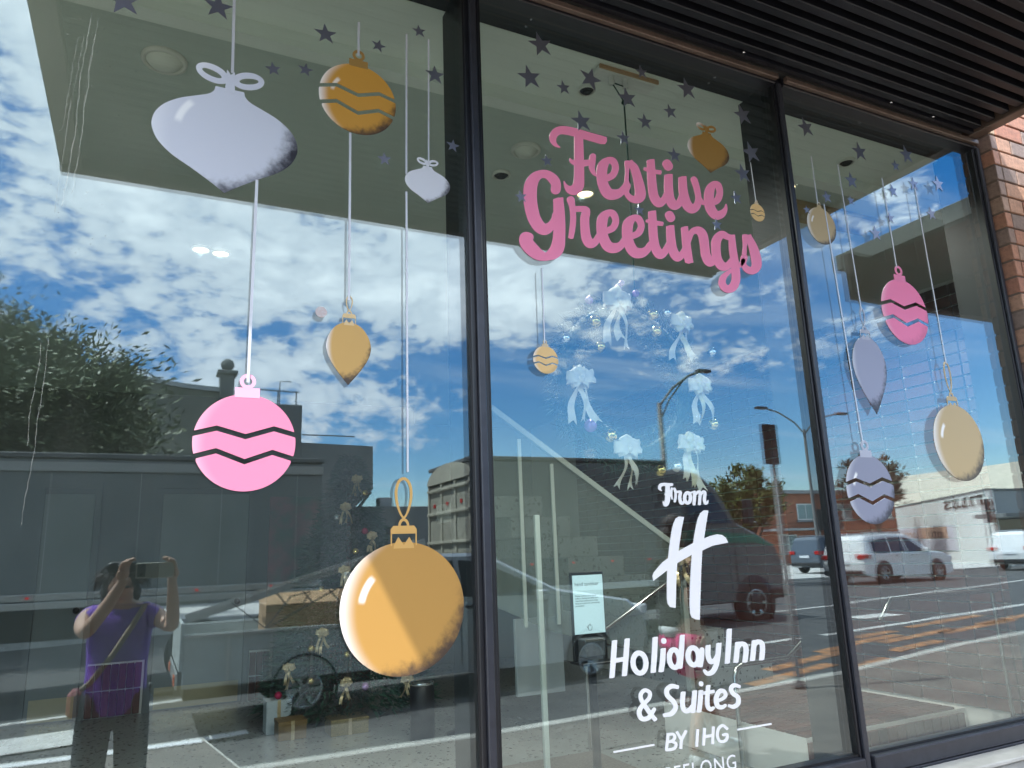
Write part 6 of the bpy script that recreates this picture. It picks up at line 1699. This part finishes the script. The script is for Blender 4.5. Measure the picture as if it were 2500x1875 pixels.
M_galv = mat('galvanised_steel', (0.13, 0.135, 0.135), 0.55, 0.3)
t = pole('street_lamp', 'single-arm street lamp rising above the box truck', 'street lamp', 12.45, -14.0, -0.1, 5.5, 0.08)
MB().tube([(0, 0, 5.4), (0.5, 0, 5.95), (1.1, 0, 6.35), (1.5, 0, 6.5)], 0.035, 8).tube([(0, 0, 5.0), (0.35, 0, 5.6), (0.9, 0, 6.2)], 0.022, 8).build('arm', M_galv, t)
MB().cbox(1.4, 1.85, -0.1, 0.1, 6.48, 6.56, 0.02).build('lamp_head', M_black, t)
t = pole('street_lamp', 'double-arm street lamp above the red brick building', 'street lamp', 35.6, -30.0, 0, 8.2, 0.11)
for s in (-1, 1):
    MB().tube([(0, 0, 7.9), (s * 0.8, 0, 8.6), (s * 2.0, 0, 9.15), (s * 3.0, 0, 9.35)], 0.05, 8).build('arm', M_galv, t)
    MB().cbox(s * 3.3 - 0.45, s * 3.3 + 0.35, -0.16, 0.16, 9.28, 9.42, 0.03).build('lamp_head', M_black, t)
t = pole('sign_pole', 'slim pole with a dark sign panel at the footpath edge', 'sign pole', 6.4, -4.2, 0.004, 2.55, 0.035)
MB().cbox(-0.13, 0.10, -0.012, 0.012, 2.40, 2.86, 0.004).build('sign_panel', M_black, t)
for k, (x, y, lab) in enumerate(((35.2, -29.4, 'traffic light in front of the red brick building, nearer the truck'), (36.6, -29.4, 'traffic light in front of the red brick building, nearer the mullion'), (38.6, -21.9, 'traffic light beside the tile shop'))):
    t = pole('traffic_light', lab, 'traffic light', x, y, 0.0, 3.0, 0.06)
    MB().cbox(-0.2, 0.2, 0.08, 0.3, 2.2, 3.4, 0.03).build('signal_head', M_black, t)
    for q in range(3):
        MB().lathe([(0, 0.02), (0.12, 0.0), (0.13, 0.1), (0.14, 0.1), (0.14, 0)], (0, 0.3, 2.45 + q * .36), axis='y', n=14).build('signal_lamp', M_black, t)

# --- trees
def tree(name, label, x, y, z0, trunk_h, crown, leaf, n, mt, seed, droop=0.0):
    """tapered trunk with limbs; crown of leaf blades gathered in clumps along the limbs"""
    R = random.Random(seed)
    t = thing(name, label, 'tree', (x, y, z0))
    mb = MB().tube([(0, 0, 0), (0.05, 0, trunk_h * .5), (0, 0.05, trunk_h)], [crown[0] * .07, crown[0] * .055, crown[0] * .04], 10)
    cl = []
    for i in range(70):
        a = R.uniform(0, 2 * math.pi)
        b = math.asin(R.uniform(-.55, 1.0))
        k = R.uniform(.55, 1.0)
        e = Vector((crown[0] * math.cos(a) * math.cos(b) * k, crown[0] * math.sin(a) * math.cos(b) * k, trunk_h + crown[1] * (0.45 + 0.55 * math.sin(b) * k)))
        s = Vector((0, 0, trunk_h * R.uniform(.55, 1)))
        mid = s.lerp(e, .5) + Vector((0, 0, .1 * crown[1]))
        mb.tube([s, mid, e], [crown[0] * .02, crown[0] * .012, crown[0] * .004], 5)
        cl.append((e, d0 := (e - mid).normalized()))
    mb.build('trunk', mat('tree_bark', (0.11, 0.085, 0.065), 0.9, 0, 0.3, 8), t)
    lf = MB()
    for i in range(n):
        e, d0 = cl[R.randrange(len(cl))]
        sp_ = crown[0] * R.uniform(.05, .26)
        c = e + Vector((R.gauss(0, 1), R.gauss(0, 1), R.gauss(0, .75))) * sp_ * .55
        d = (d0 * R.uniform(.3, 1) + Vector((R.uniform(-.7, .7), R.uniform(-.7, .7), R.uniform(-.6, .6) - droop))).normalized()
        w = d.cross(Vector((R.uniform(-1, 1), R.uniform(-1, 1), R.uniform(-1, 1)))).normalized() * leaf * R.uniform(.09, .2)
        L = leaf * R.uniform(.7, 1.3)
        m_ = c + d * L * .5
        lf.add([c, m_ + w, c + d * L, m_ - w], [(0, 1, 2, 3)])
    o = lf.build('crown', mt, t)
    return t


F_dark = foliage('dull_green_leaves', (0.06, 0.085, 0.03), (0.11, 0.13, 0.05))
F_yel = foliage('yellow_green_leaves', (0.075, 0.095, 0.015), (0.13, 0.135, 0.02))
F_euc = foliage('grey_green_leaves', (0.035, 0.05, 0.03), (0.06, 0.075, 0.045))
tree('willow_tree', 'broad feathery dark green tree at the left edge across the road', -4.9, -22.0, -0.3, 2.1, (4.9, 6.9), 0.24, 70000, F_dark, 11, 0.2)
tree('street_tree', 'young yellow green tree beyond the box truck', 20.8, -20.0, 0.0, 1.4, (1.45, 3.3), 0.24, 5000, F_yel, 12)
tree('gum_tree', 'grey green gum tree behind the tile shop', 46.5, -34.5, 0.0, 3.4, (2.2, 4.0), 0.42, 3000, F_euc, 13)

# --- buildings across the road
M_rend = mat('drab_render', (0.20, 0.20, 0.16), 0.85, 0, 0, 0.5, (0.16, 0.16, 0.13))
M_grey = mat('grey_render', (0.15, 0.155, 0.155), 0.85, 0, 0, 0.4, (0.12, 0.125, 0.125))
M_bwall = mat('red_brick_wall', (0.42, 0.16, 0.09), 0.85, 0, 0, 2.5, (0.33, 0.12, 0.07))
M_trimg = mat('grey_trim', (0.3, 0.31, 0.32), 0.6)
hb = thing('gabled_hall', 'old drab hall with a curved parapet and a ball finial across the road', 'building', (-3, -30, -0.3))
HO = (3, 30, 0.3)
par = [(-14, -0.3), (2.5, -0.3), (2.5, 8.45)] + [(2.5 - 9 * q, 8.45 + 1.15 * math.sin(q * math.pi / 2) ** 2) for q in [i / 12 for i in range(1, 13)]] + [(-14, 9.6)]
MB().plate([par], -30.0, -30.4).box(-14, 2.5, -46, -30.4, -0.3, 7.5).build('wall', M_rend, hb, HO)
cap_ = [(2.6, 8.45)] + [(2.5 - 9 * q, 8.47 + 1.15 * math.sin(q * math.pi / 2) ** 2) for q in [i / 12 for i in range(1, 13)]] + [(-14, 9.62)]
MB().plate([cap_ + [(a, b + 0.18) for a, b in cap_[::-1]]], -29.88, -30.45).build('coping', M_trimg, hb, HO)
MB().cbox(2.42, 2.96, -30.5, -29.8, -0.3, 9.2, 0.03).cbox(2.3, 3.08, -30.6, -29.7, 9.201, 9.36, 0.03).build('pier', M_grey, hb, HO)
MB().sphere((2.69, -30.15, 9.66), 0.27, 14).build('finial', M_grey, hb, HO)
MB().box(-12, 2.3, -29.99, -29.90, 5.6, 5.75).box(-12, 2.3, -29.99, -29.90, 4.2, 4.32).build('string_course', M_trimg, hb, HO)
MB().cbox(0.6, 1.6, -29.999, -29.93, 2.4, 3.7, 0.01).build('window', M_win, hb, HO)
b1 = thing('flat_roof_block', 'grey flat-roofed block with a roof rail beside the finial', 'building', (4.5, -31, -0.3))
MB().cbox(3.1, 5.95, -40, -31.0, -0.3, 8.3, 0.03).build('wall', M_grey, b1, (-4.5, 31, 0.3))
MB().tube([(3.2, -31.2, 8.95), (5.85, -31.2, 8.9)], 0.03, 6).build('roof_rail', M_galv, b1, (-4.5, 31, 0.3))
for x in (3.3, 4.1, 4.9, 5.7):
    MB().tube([(x, -31.2, 8.3), (x, -31.2, 8.95)], 0.03, 6).build('rail_post', M_galv, b1, (-4.5, 31, 0.3))
MB().tube([(5.0, -31.4, 8.3), (5.0, -31.4, 9.4), (5.5, -31.4, 9.42)], 0.025, 6).build('aerial', M_galv, b1, (-4.5, 31, 0.3))
b2 = thing('bracketed_block', 'grey block with a cornered overhang between trailer and truck', 'building', (7.5, -31, -0.3))
MB().plate([[(5.96, -0.3), (8.2, -0.3), (8.2, 3.6), (9.2, 4.6), (9.2, 6.55), (5.96, 6.62)]], -31.0, -38).build('wall', M_grey, b2, (-7.5, 31, 0.3))
MB().bar((8.25, -31.2, 3.3), (9.15, -31.2, 4.5), 0.12, 0.12).build('bracket', M_grey, b2, (-7.5, 31, 0.3))
MB().tube([(6.0, -31.2, 7.0), (8.4, -31.2, 7.0)], 0.03, 6).build('roof_rail', M_galv, b2, (-7.5, 31, 0.3))
b3 = thing('low_shed', 'low dark shed filling the gap behind the box truck', 'building', (12, -32, -0.2))
MB().cbox(8.3, 14, -40, -32, -0.3, 3.9, 0.03).build('wall', M_grey, b3, (-12, 32, 0.2))
MB().cbox(9.9, 10.5, -33, -32.4, 3.9, 4.35, 0.03).build('roof_vent', M_trimg, b3, (-12, 32, 0.2))
rb = thing('brick_flats', 'two-storey red brick flats with white window frames across the crossing', 'building', (44, -37, 0))
RO = (-44, 37, 0)
MB().cbox(36.5, 52, -46, -37.0, 0, 4.95, 0.02).build('wall', M_bwall, rb, RO)
MB().cbox(36.2, 52.3, -46.3, -36.6, 4.951, 5.2, 0.02).build('roof_edge', M_trimg, rb, RO)
for (x0, x1, z0, z1) in ((41.6, 43.3, 3.1, 4.25), (45.5, 47.0, 3.1, 4.25), (39.6, 41.3, 0.9, 2.1), (47.9, 49.6, 0.9, 2.1), (37.2, 38.6, 3.0, 4.2), (50, 51.4, 3.1, 4.25)):
    w_ = MB().cbox(x0, x1, -36.999, -36.93, z0, z1, 0.01).build('window', M_white, rb, RO)
    for s in (0, 1):
        mdl = (x0 + x1) / 2
        MB().box(x0 + 0.08 if s == 0 else mdl + 0.04, mdl - 0.04 if s == 0 else x1 - 0.08, -36.929, -36.92, z0 + 0.08, z1 - 0.08).build('pane', mat('pale_blue_glass', (0.25, 0.35, 0.36), 0.1), w_)
    MB().cbox(x0 - 0.1, x1 + 0.1, -36.99, -36.85, z0 - 0.15, z0 - 0.02, 0.01).build('sill', M_trimg, rb, RO)
MB().cbox(38, 44.5, -36.99, -35.6, 2.35, 2.5, 0.01).build('porch_slab', M_trimg, rb, RO)
sh = thing('tile_shop', 'white corner tile shop with dark street awning beyond the white car', 'building', (43.1, -24.4, 0))
M_shopw = mat('shop_white_paint', (0.66, 0.67, 0.64), 0.7, 0, 0.08, 0.8)
M_sgn = mat('dark_sign_letters', (0.05, 0.045, 0.04), 0.6)
# local frame: s runs along the sunlit side wall away from the corner, out is its outward normal
sv_ = Vector((0.653, -0.757, 0))
on_ = Vector((-0.757, -0.653, 0))
SM = Matrix((sv_, on_, Vector((0, 0, 1)))).transposed().to_4x4()


def on_side(o):
    o.matrix_local = SM @ Matrix.Translation(o.location) @ o.rotation_euler.to_matrix().to_4x4() @ Matrix.Diagonal((*o.scale, 1))
    return o


on_side(MB().box(0, 30, -0.3, 0.0, 0, 4.1).build('side_wall', M_shopw, sh))
on_side(MB().box(0, 30, -0.35, 0.05, 4.101, 4.2).build('parapet_cap', M_grey, sh))
MB().plate([[(0.6, -0.06), (22 * .653 + 0.6, -22 * .757 - 0.06), (24, -18), (22, -0.06)]], 0.02, 3.4, 0, 'xy').build('block', M_trimg, sh)
MB().box(0.05, 22, -0.04, 0.0, 2.75, 4.1).build('front_wall', M_trimg, sh)
MB().cbox(-0.05, 22, -0.1, 0.06, 4.101, 4.22, 0.01).build('parapet_cap', M_grey, sh)
MB().cbox(-1.6, 22, 0.001, 1.8, 2.5, 2.72, 0.01).build('street_awning', M_grey, sh)
MB().cbox(0.3, 8, 0.001, 0.06, 0.75, 2.45, 0.01).build('shop_window', mat('dark_red_window', (0.06, 0.02, 0.02), 0.1), sh)
MB().cbox(-0.2, 8, 0.07, 0.4, 0.02, 0.72, 0.01).build('low_wall', M_shopw, sh)
M_post1 = mat('pale_poster', (0.62, 0.58, 0.62), 0.6, 0, 0, 3, (0.5, 0.47, 0.52))
FRS = (math.pi / 2, 0, 0)
for s0, s1 in ((7.0, 15.3), (15.8, 24.0)):
    on_side(MB().box(s0, s1, 0.001, 0.05, 0.7, 2.35).build('poster', M_post1, sh))
on_side(MB().box(8.4, 15.2, 0.0505, 0.06, 1.5, 2.28).build('poster_band', mat('tan_print', (0.45, 0.28, 0.2), 0.6), sh))
on_side(text_mesh('otti', 0.9, 'poster_letters', M_sgn, sh, (9.2, 0.07, 1.55), FRS, ext=0.008, sx=2.6))
on_side(text_mesh('otti', 0.9, 'poster_letters', mat('tan_print', (0.45, 0.28, 0.2)), sh, (17.0, 0.06, 1.55), FRS, ext=0.008, sx=2.6))
let = MB()
gl_ = {'T': [(0, 1, .8, 1), (.4, 0, .4, 1), (.2, 0, .6, 0), (0, .8, 0, 1), (.8, .8, .8, 1)], 'I': [(.25, 0, .25, 1), (.05, 0, .45, 0), (.05, 1, .45, 1)], 'L': [(.2, 0, .2, 1), (0, 1, .4, 1), (0, 0, .7, 0), (.7, 0, .7, .25)], 'E': [(.2, 0, .2, 1), (0, 0, .7, 0), (0, 1, .7, 1), (.2, .5, .55, .5), (.7, .8, .7, 1), (.7, 0, .7, .2)], 'S': [(.65, .85, .45, 1), (.45, 1, .15, .95), (.15, .95, .1, .7), (.1, .7, .55, .4), (.55, .4, .65, .15), (.65, .15, .35, 0), (.35, 0, .05, .12)]}
s_at = 0.5
for ch, adv in (('T', 1.75), ('I', 1.3), ('L', 1.7), ('E', 1.8), ('S', 1.8)):
    for (a, b, c, d_) in gl_[ch]:
        let.bar((s_at + a * 1.6, 0.03, 3.38 + b * .5), (s_at + c * 1.6, 0.03, 3.38 + d_ * .5), 0.06, 0.085 if abs(a - c) > .05 else 0.26)
    s_at += adv
on_side(let.build('wall_letters', M_sgn, sh))
wh = thing('long_roof_shed', 'big shed with a pale corrugated roof behind the tile shop', 'building', (52, -42, 0))
MB().add([(92, -86, 4.5), (88, -46, 4.5), (104, -46, 11.2), (109, -86, 11.2), (92, -86, 4.2), (88, -46, 4.2), (104, -46, 10.9), (109, -86, 10.9)], [(0, 1, 2, 3), (7, 6, 5, 4), (0, 4, 5, 1), (1, 5, 6, 2), (2, 6, 7, 3), (3, 7, 4, 0)]).build('roof', mat('pale_roof_sheet', (0.50, 0.46, 0.36), 0.6, 0, 0.15, 0.6), wh, (-52, 42, 0), fixn=True)
MB().box(92.5, 108, -85, -47, 0, 4.4).build('wall', M_shopw, wh, (-52, 42, 0))

# ------------------------------------------------------------------ people
M_skin = mat('skin', (0.50, 0.30, 0.21), 0.55, 0, 0.1, 20)
M_purple = mat('purple_tee', (0.16, 0.06, 0.42), 0.8, 0, 0.15, 20)
M_dkpant = mat('dark_trousers', (0.014, 0.014, 0.02), 0.85)
M_hair = mat('dark_brown_hair', (0.035, 0.022, 0.015), 0.6, 0, 0.4, 60)


def skin_mesh(name, nodes, edges, mt, parent, sub=2, root=0):
    """surface grown along connected joints; each joint has its own radius (rx, ry)"""
    me = bpy.data.meshes.new(name)
    me.from_pydata([n_[:3] for n_ in nodes], edges, [])
    o = bpy.data.objects.new(name, me)
    COL.objects.link(o)
    md = o.modifiers.new('skin', 'SKIN')
    md.use_smooth_shade = True
    sv = me.skin_vertices[0].data
    for i, n_ in enumerate(nodes):
        r = n_[3]
        sv[i].radius = (r, n_[4] if len(n_) > 4 else r)
        sv[i].use_root = i == root
    s2 = o.modifiers.new('sub', 'SUBSURF')
    s2.levels = sub
    s2.render_levels = sub
    me.materials.append(mt)
    if parent is not None:
        o.parent = parent
    return o


def hand(nodes, edges, wi, wrist, direction, palm_n, size=1.0, curl=0.6, thumb_side=1, toward=None):
    """palm and five fingers added to a skin graph from joint wi"""
    d = Vector(direction).normalized()
    n = Vector(palm_n).normalized()
    s = d.cross(n).normalized() * thumb_side
    w = Vector(wrist)
    base = len(nodes)
    p = w + d * 0.055 * size
    nodes.append((*p, .028 * size))
    edges.append((wi, base))
    for k, (off, L) in enumerate(((-0.027, .058), (-0.009, .072), (0.009, .078), (0.027, .07))):
        b = len(nodes)
        k0 = p + d * 0.03 * size + s * off * size
        k1 = k0 + (d * math.cos(curl * .5) + n * math.sin(curl * .5)) * L * .5 * size
        k2 = k1 + (d * math.cos(curl * 1.6) + n * math.sin(curl * 1.6)) * L * .5 * size
        nodes += [(*k0, .0095 * size), (*k1, .009 * size), (*k2, .0075 * size)]
        edges += [(base, b), (b, b + 1), (b + 1, b + 2)]
    b = len(nodes)
    t0 = w + d * .03 * size + s * .03 * size
    t1 = t0 + (d * .7 + s * .6 + n * .3).normalized() * .035 * size
    t2 = t1 + (d * .9 + n * .35).normalized() * .03 * size
    nodes += [(*t0, .012 * size), (*t1, .0105 * size), (*t2, .009 * size)]
    edges += [(base, b), (b, b + 1), (b + 1, b + 2)]


ph = thing('person', 'person in a purple tee photographing the window with a raised phone', 'person', (-0.08, -2.5, 0.0))
nodes = [(0, 0, .92, .13, .105), (0, 0, 1.05, .115, .095), (0, .01, 1.18, .13, .10), (0, .01, 1.285, .11, .085), (0, .02, 1.345, .052), (0, .04, 1.375, .05), (-.01, .06, 1.41, .070, .083), (-.01, .055, 1.465, .073, .088), (-.01, .05, 1.505, .045, .055)]
edges = [(i, i + 1) for i in range(8)]


def limb(pts, start):
    b = len(nodes)
    for p in pts:
        nodes.append(p)
    edges.append((start, b))
    for i in range(len(pts) - 1):
        edges.append((b + i, b + i + 1))
    return b + len(pts) - 1


wl_ = limb([(-.155, .02, 1.285, .052), (-.165, .11, 1.235, .044), (-.145, .22, 1.215, .036), (-.06, .30, 1.34, .034), (0.0, .375, 1.455, .024)], 3)
hand(nodes, edges, wl_, nodes[wl_][:3], (0.05, 0.35, 0.75), (0.6, 0.5, -0.1), 0.95, 0.8, 1)
wr_ = limb([(.155, .02, 1.285, .052), (.205, .10, 1.235, .043), (.245, .20, 1.22, .036), (.235, .31, 1.34, .033), (.222, .385, 1.455, .023)], 3)
hand(nodes, edges, wr_, nodes[wr_][:3], (-0.05, 0.3, 0.75), (-0.6, 0.5, -0.1), 0.95, 0.8, -1)
for s in (-1, 1):
    limb([(s * .085, 0, .84, .085), (s * .095, .015, .48, .058), (s * .10, -.01, .1, .04), (s * .105, .10, .045, .038)], 0)
skin_mesh('body', nodes, edges, M_skin, ph)
nd = [(0, 0, .76, .165, .14), (0, 0, .90, .16, .135), (0, 0, 1.03, .15, .13), (0, .01, 1.17, .165, .135), (0, .01, 1.275, .125, .10), (0, .018, 1.325, .075, .075), (-.145, .02, 1.28, .068), (-.178, .08, 1.235, .064), (.145, .02, 1.28, .068), (.20, .08, 1.24, .064)]
skin_mesh('shirt', nd, [(0, 1), (1, 2), (2, 3), (3, 4), (4, 5), (4, 6), (6, 7), (4, 8), (8, 9)], M_purple, ph)
nd = [(0, 0, .98, .145, .125), (0, 0, .86, .148, .128)]
ed = [(0, 1)]
for s in (-1, 1):
    b = len(nd)
    nd += [(s * .085, 0, .80, .10), (s * .097, .012, .48, .078), (s * .102, -.005, .09, .075)]
    ed += [(1, b), (b, b + 1), (b + 1, b + 2)]
skin_mesh('trousers', nd, ed, M_dkpant, ph)
hm = MB()
HEAD = -0.05
R = random.Random(4)
hm.sphere((0, .015, 1.515), .096, 18, 0, 1, 1.02, .95)
hm.sphere((-.05, -.03, 1.45), .06, 12, 0, .8, .9, 1.3)
hm.sphere((.05, -.03, 1.45), .06, 12, 0, .8, .9, 1.3)
for i in range(240):
    a, b = R.uniform(0, 2 * math.pi), R.uniform(-.2, 1.3)
    p = Vector((.095 * math.cos(a) * math.cos(b), .015 + .095 * math.sin(a) * math.cos(b) - (.02 if math.sin(a) > .3 else 0), 1.515 + .09 * math.sin(b)))
    d = Vector((math.cos(a), math.sin(a) - .3, R.uniform(-1.2, .2))).normalized()
    hm.tube([p, p + d * .03, p + d * .05 + Vector((0, 0, -.02))], [.005, .003, .001], 4)
hm.build('hair', M_hair, ph, (-.01, .01, HEAD))
sgm = MB()
for s in (-1, 1):
    sgm.sphere((s * .042, .10, 1.575), .033, 14, 0, 1, .35, .85)
sgm.tube([(-.02, .112, 1.58), (0, .116, 1.585), (.02, .112, 1.58)], .005, 6)
for s in (-1, 1):
    sgm.tube([(s * .07, .095, 1.58), (s * .095, .03, 1.56), (s * .095, -.03, 1.53)], .004, 6)
sgm.build('sunglasses', M_black, ph, (-.01, .01, HEAD))
fm = MB().sphere((0, .142, 1.455), .013, 8, 0, .8, 1, 1.4)
fm.build('nose', M_skin, ph, (-.01, .01, HEAD))
MB().tube([(-.022, .132, 1.42), (0, .138, 1.417), (.022, .132, 1.42)], .0045, 6).build('mouth', mat('lips', (0.42, 0.14, 0.13), 0.5), ph, (-.01, .01, HEAD))
for s in (-1, 1):
    MB().sphere((s * .03, .128, 1.475), .010, 8, 0, 1.3, .6, .7).build('eye', M_black, ph, (-.01, .01, HEAD))
MB().tube([(.11, .10, 1.33), (.06, .145, 1.24), (-.02, .15, 1.10), (-.11, .12, .97), (-.15, 0, .93)], .014, 6).build('bag_strap', mat('tan_strap', (0.22, 0.17, 0.12), 0.8), ph)
MB().cbox(-.21, -.15, -.06, .06, .80, .93, .02).build('shoulder_bag', mat('maroon_bag', (0.22, 0.05, 0.045), 0.7), ph)
pn = thing('phone', 'pale smartphone held up in both hands', 'phone', (0.06, -2.066, 1.505))
MB().cbox(-.085, .085, -.004, .004, -.037, .037, .003).build('case', mat('pale_phone_case', (0.42, 0.42, 0.36), 0.3), pn)
MB().cbox(-.078, -.042, .0042, .0065, -.03, .03, .002).build('camera_bump', M_black, pn)
for dz_ in (-.018, .018):
    MB().lathe([(0, .0085), (.007, .0085), (.008, .0066)], (-.06, 0, dz_), axis='y', n=14).build('lens', M_win, pn)

wk = thing('person', 'walking person in a black top, pink shorts and white sneakers', 'person', (3.62, -2.6, 0.0))
nodes = [(0, 0, .93, .13, .11), (0, 0, 1.08, .12, .10), (.02, 0, 1.26, .135, .11), (.03, 0, 1.40, .11, .09), (.03, 0, 1.47, .05), (.035, 0, 1.53, .05), (.045, 0, 1.60, .07, .085), (.05, 0, 1.67, .075, .09), (.045, 0, 1.72, .045, .05)]
edges = [(i, i + 1) for i in range(8)]
a_ = limb([(.03, .16, 1.40, .05), (-.05, .19, 1.13, .038), (.06, .20, .92, .026)], 3)
hand(nodes, edges, a_, nodes[a_][:3], (.3, 0, -.9), (-.2, -1, 0), 1.0, .5, 1)
a_ = limb([(.03, -.16, 1.40, .05), (.12, -.19, 1.14, .038), (.25, -.18, .98, .026)], 3)
hand(nodes, edges, a_, nodes[a_][:3], (.7, 0, -.6), (0, 1, 0), 1.0, .5, -1)
limb([(.02, .09, .85, .085), (.12, .10, .50, .06), (-.02, .10, .12, .042), (.08, .10, .05, .038)], 0)
limb([(.03, -.09, .85, .085), (.26, -.09, .50, .06), (.36, -.08, .13, .042), (.48, -.08, .08, .038)], 0)
skin_mesh('body', nodes, edges, M_skin, wk)
skin_mesh('top', [(0, 0, .90, .16, .14), (0, 0, 1.04, .155, .135), (.02, 0, 1.22, .165, .14), (.03, 0, 1.38, .125, .105), (.03, 0, 1.44, .08, .07), (.03, .16, 1.39, .065), (-.03, .18, 1.2, .058), (.03, -.16, 1.39, .065), (.10, -.18, 1.2, .058)], [(0, 1), (1, 2), (2, 3), (3, 4), (3, 5), (5, 6), (3, 7), (7, 8)], M_dkpant, wk)
skin_mesh('shirt_hem', [(0, 0, .84, .17, .15), (0, 0, 1.03, .155, .13)], [(0, 1)], M_white, wk)
nd = [(0, 0, .96, .15, .13), (0, 0, .84, .155, .135), (.035, .09, .76, .115), (.09, .1, .58, .11), (.055, -.09, .76, .115), (.18, -.09, .58, .11)]
skin_mesh('shorts', nd, [(0, 1), (1, 2), (2, 3), (1, 4), (4, 5)], mat('hot_pink_cloth', (0.80, 0.05, 0.22), 0.8), wk)
for (x, y, z, a) in ((.03, .10, .05, 0), (.42, -.08, .075, .25)):
    sh_ = skin_mesh('sneaker', [(x - .08, y, z, .045, .05), (x + .04, y, z - .005, .045, .045), (x + .14, y, z - .015, .045, .03)], [(0, 1), (1, 2)], mat('white_sneaker', (0.72, 0.72, 0.70), 0.6), wk, 2)
hm = MB().sphere((.035, 0, 1.68), .098, 16, 0, 1, 1, 1.0).sphere((-.04, 0, 1.58), .07, 12, 0, .8, 1, 1.5)
hm.build('hair', M_hair, wk)
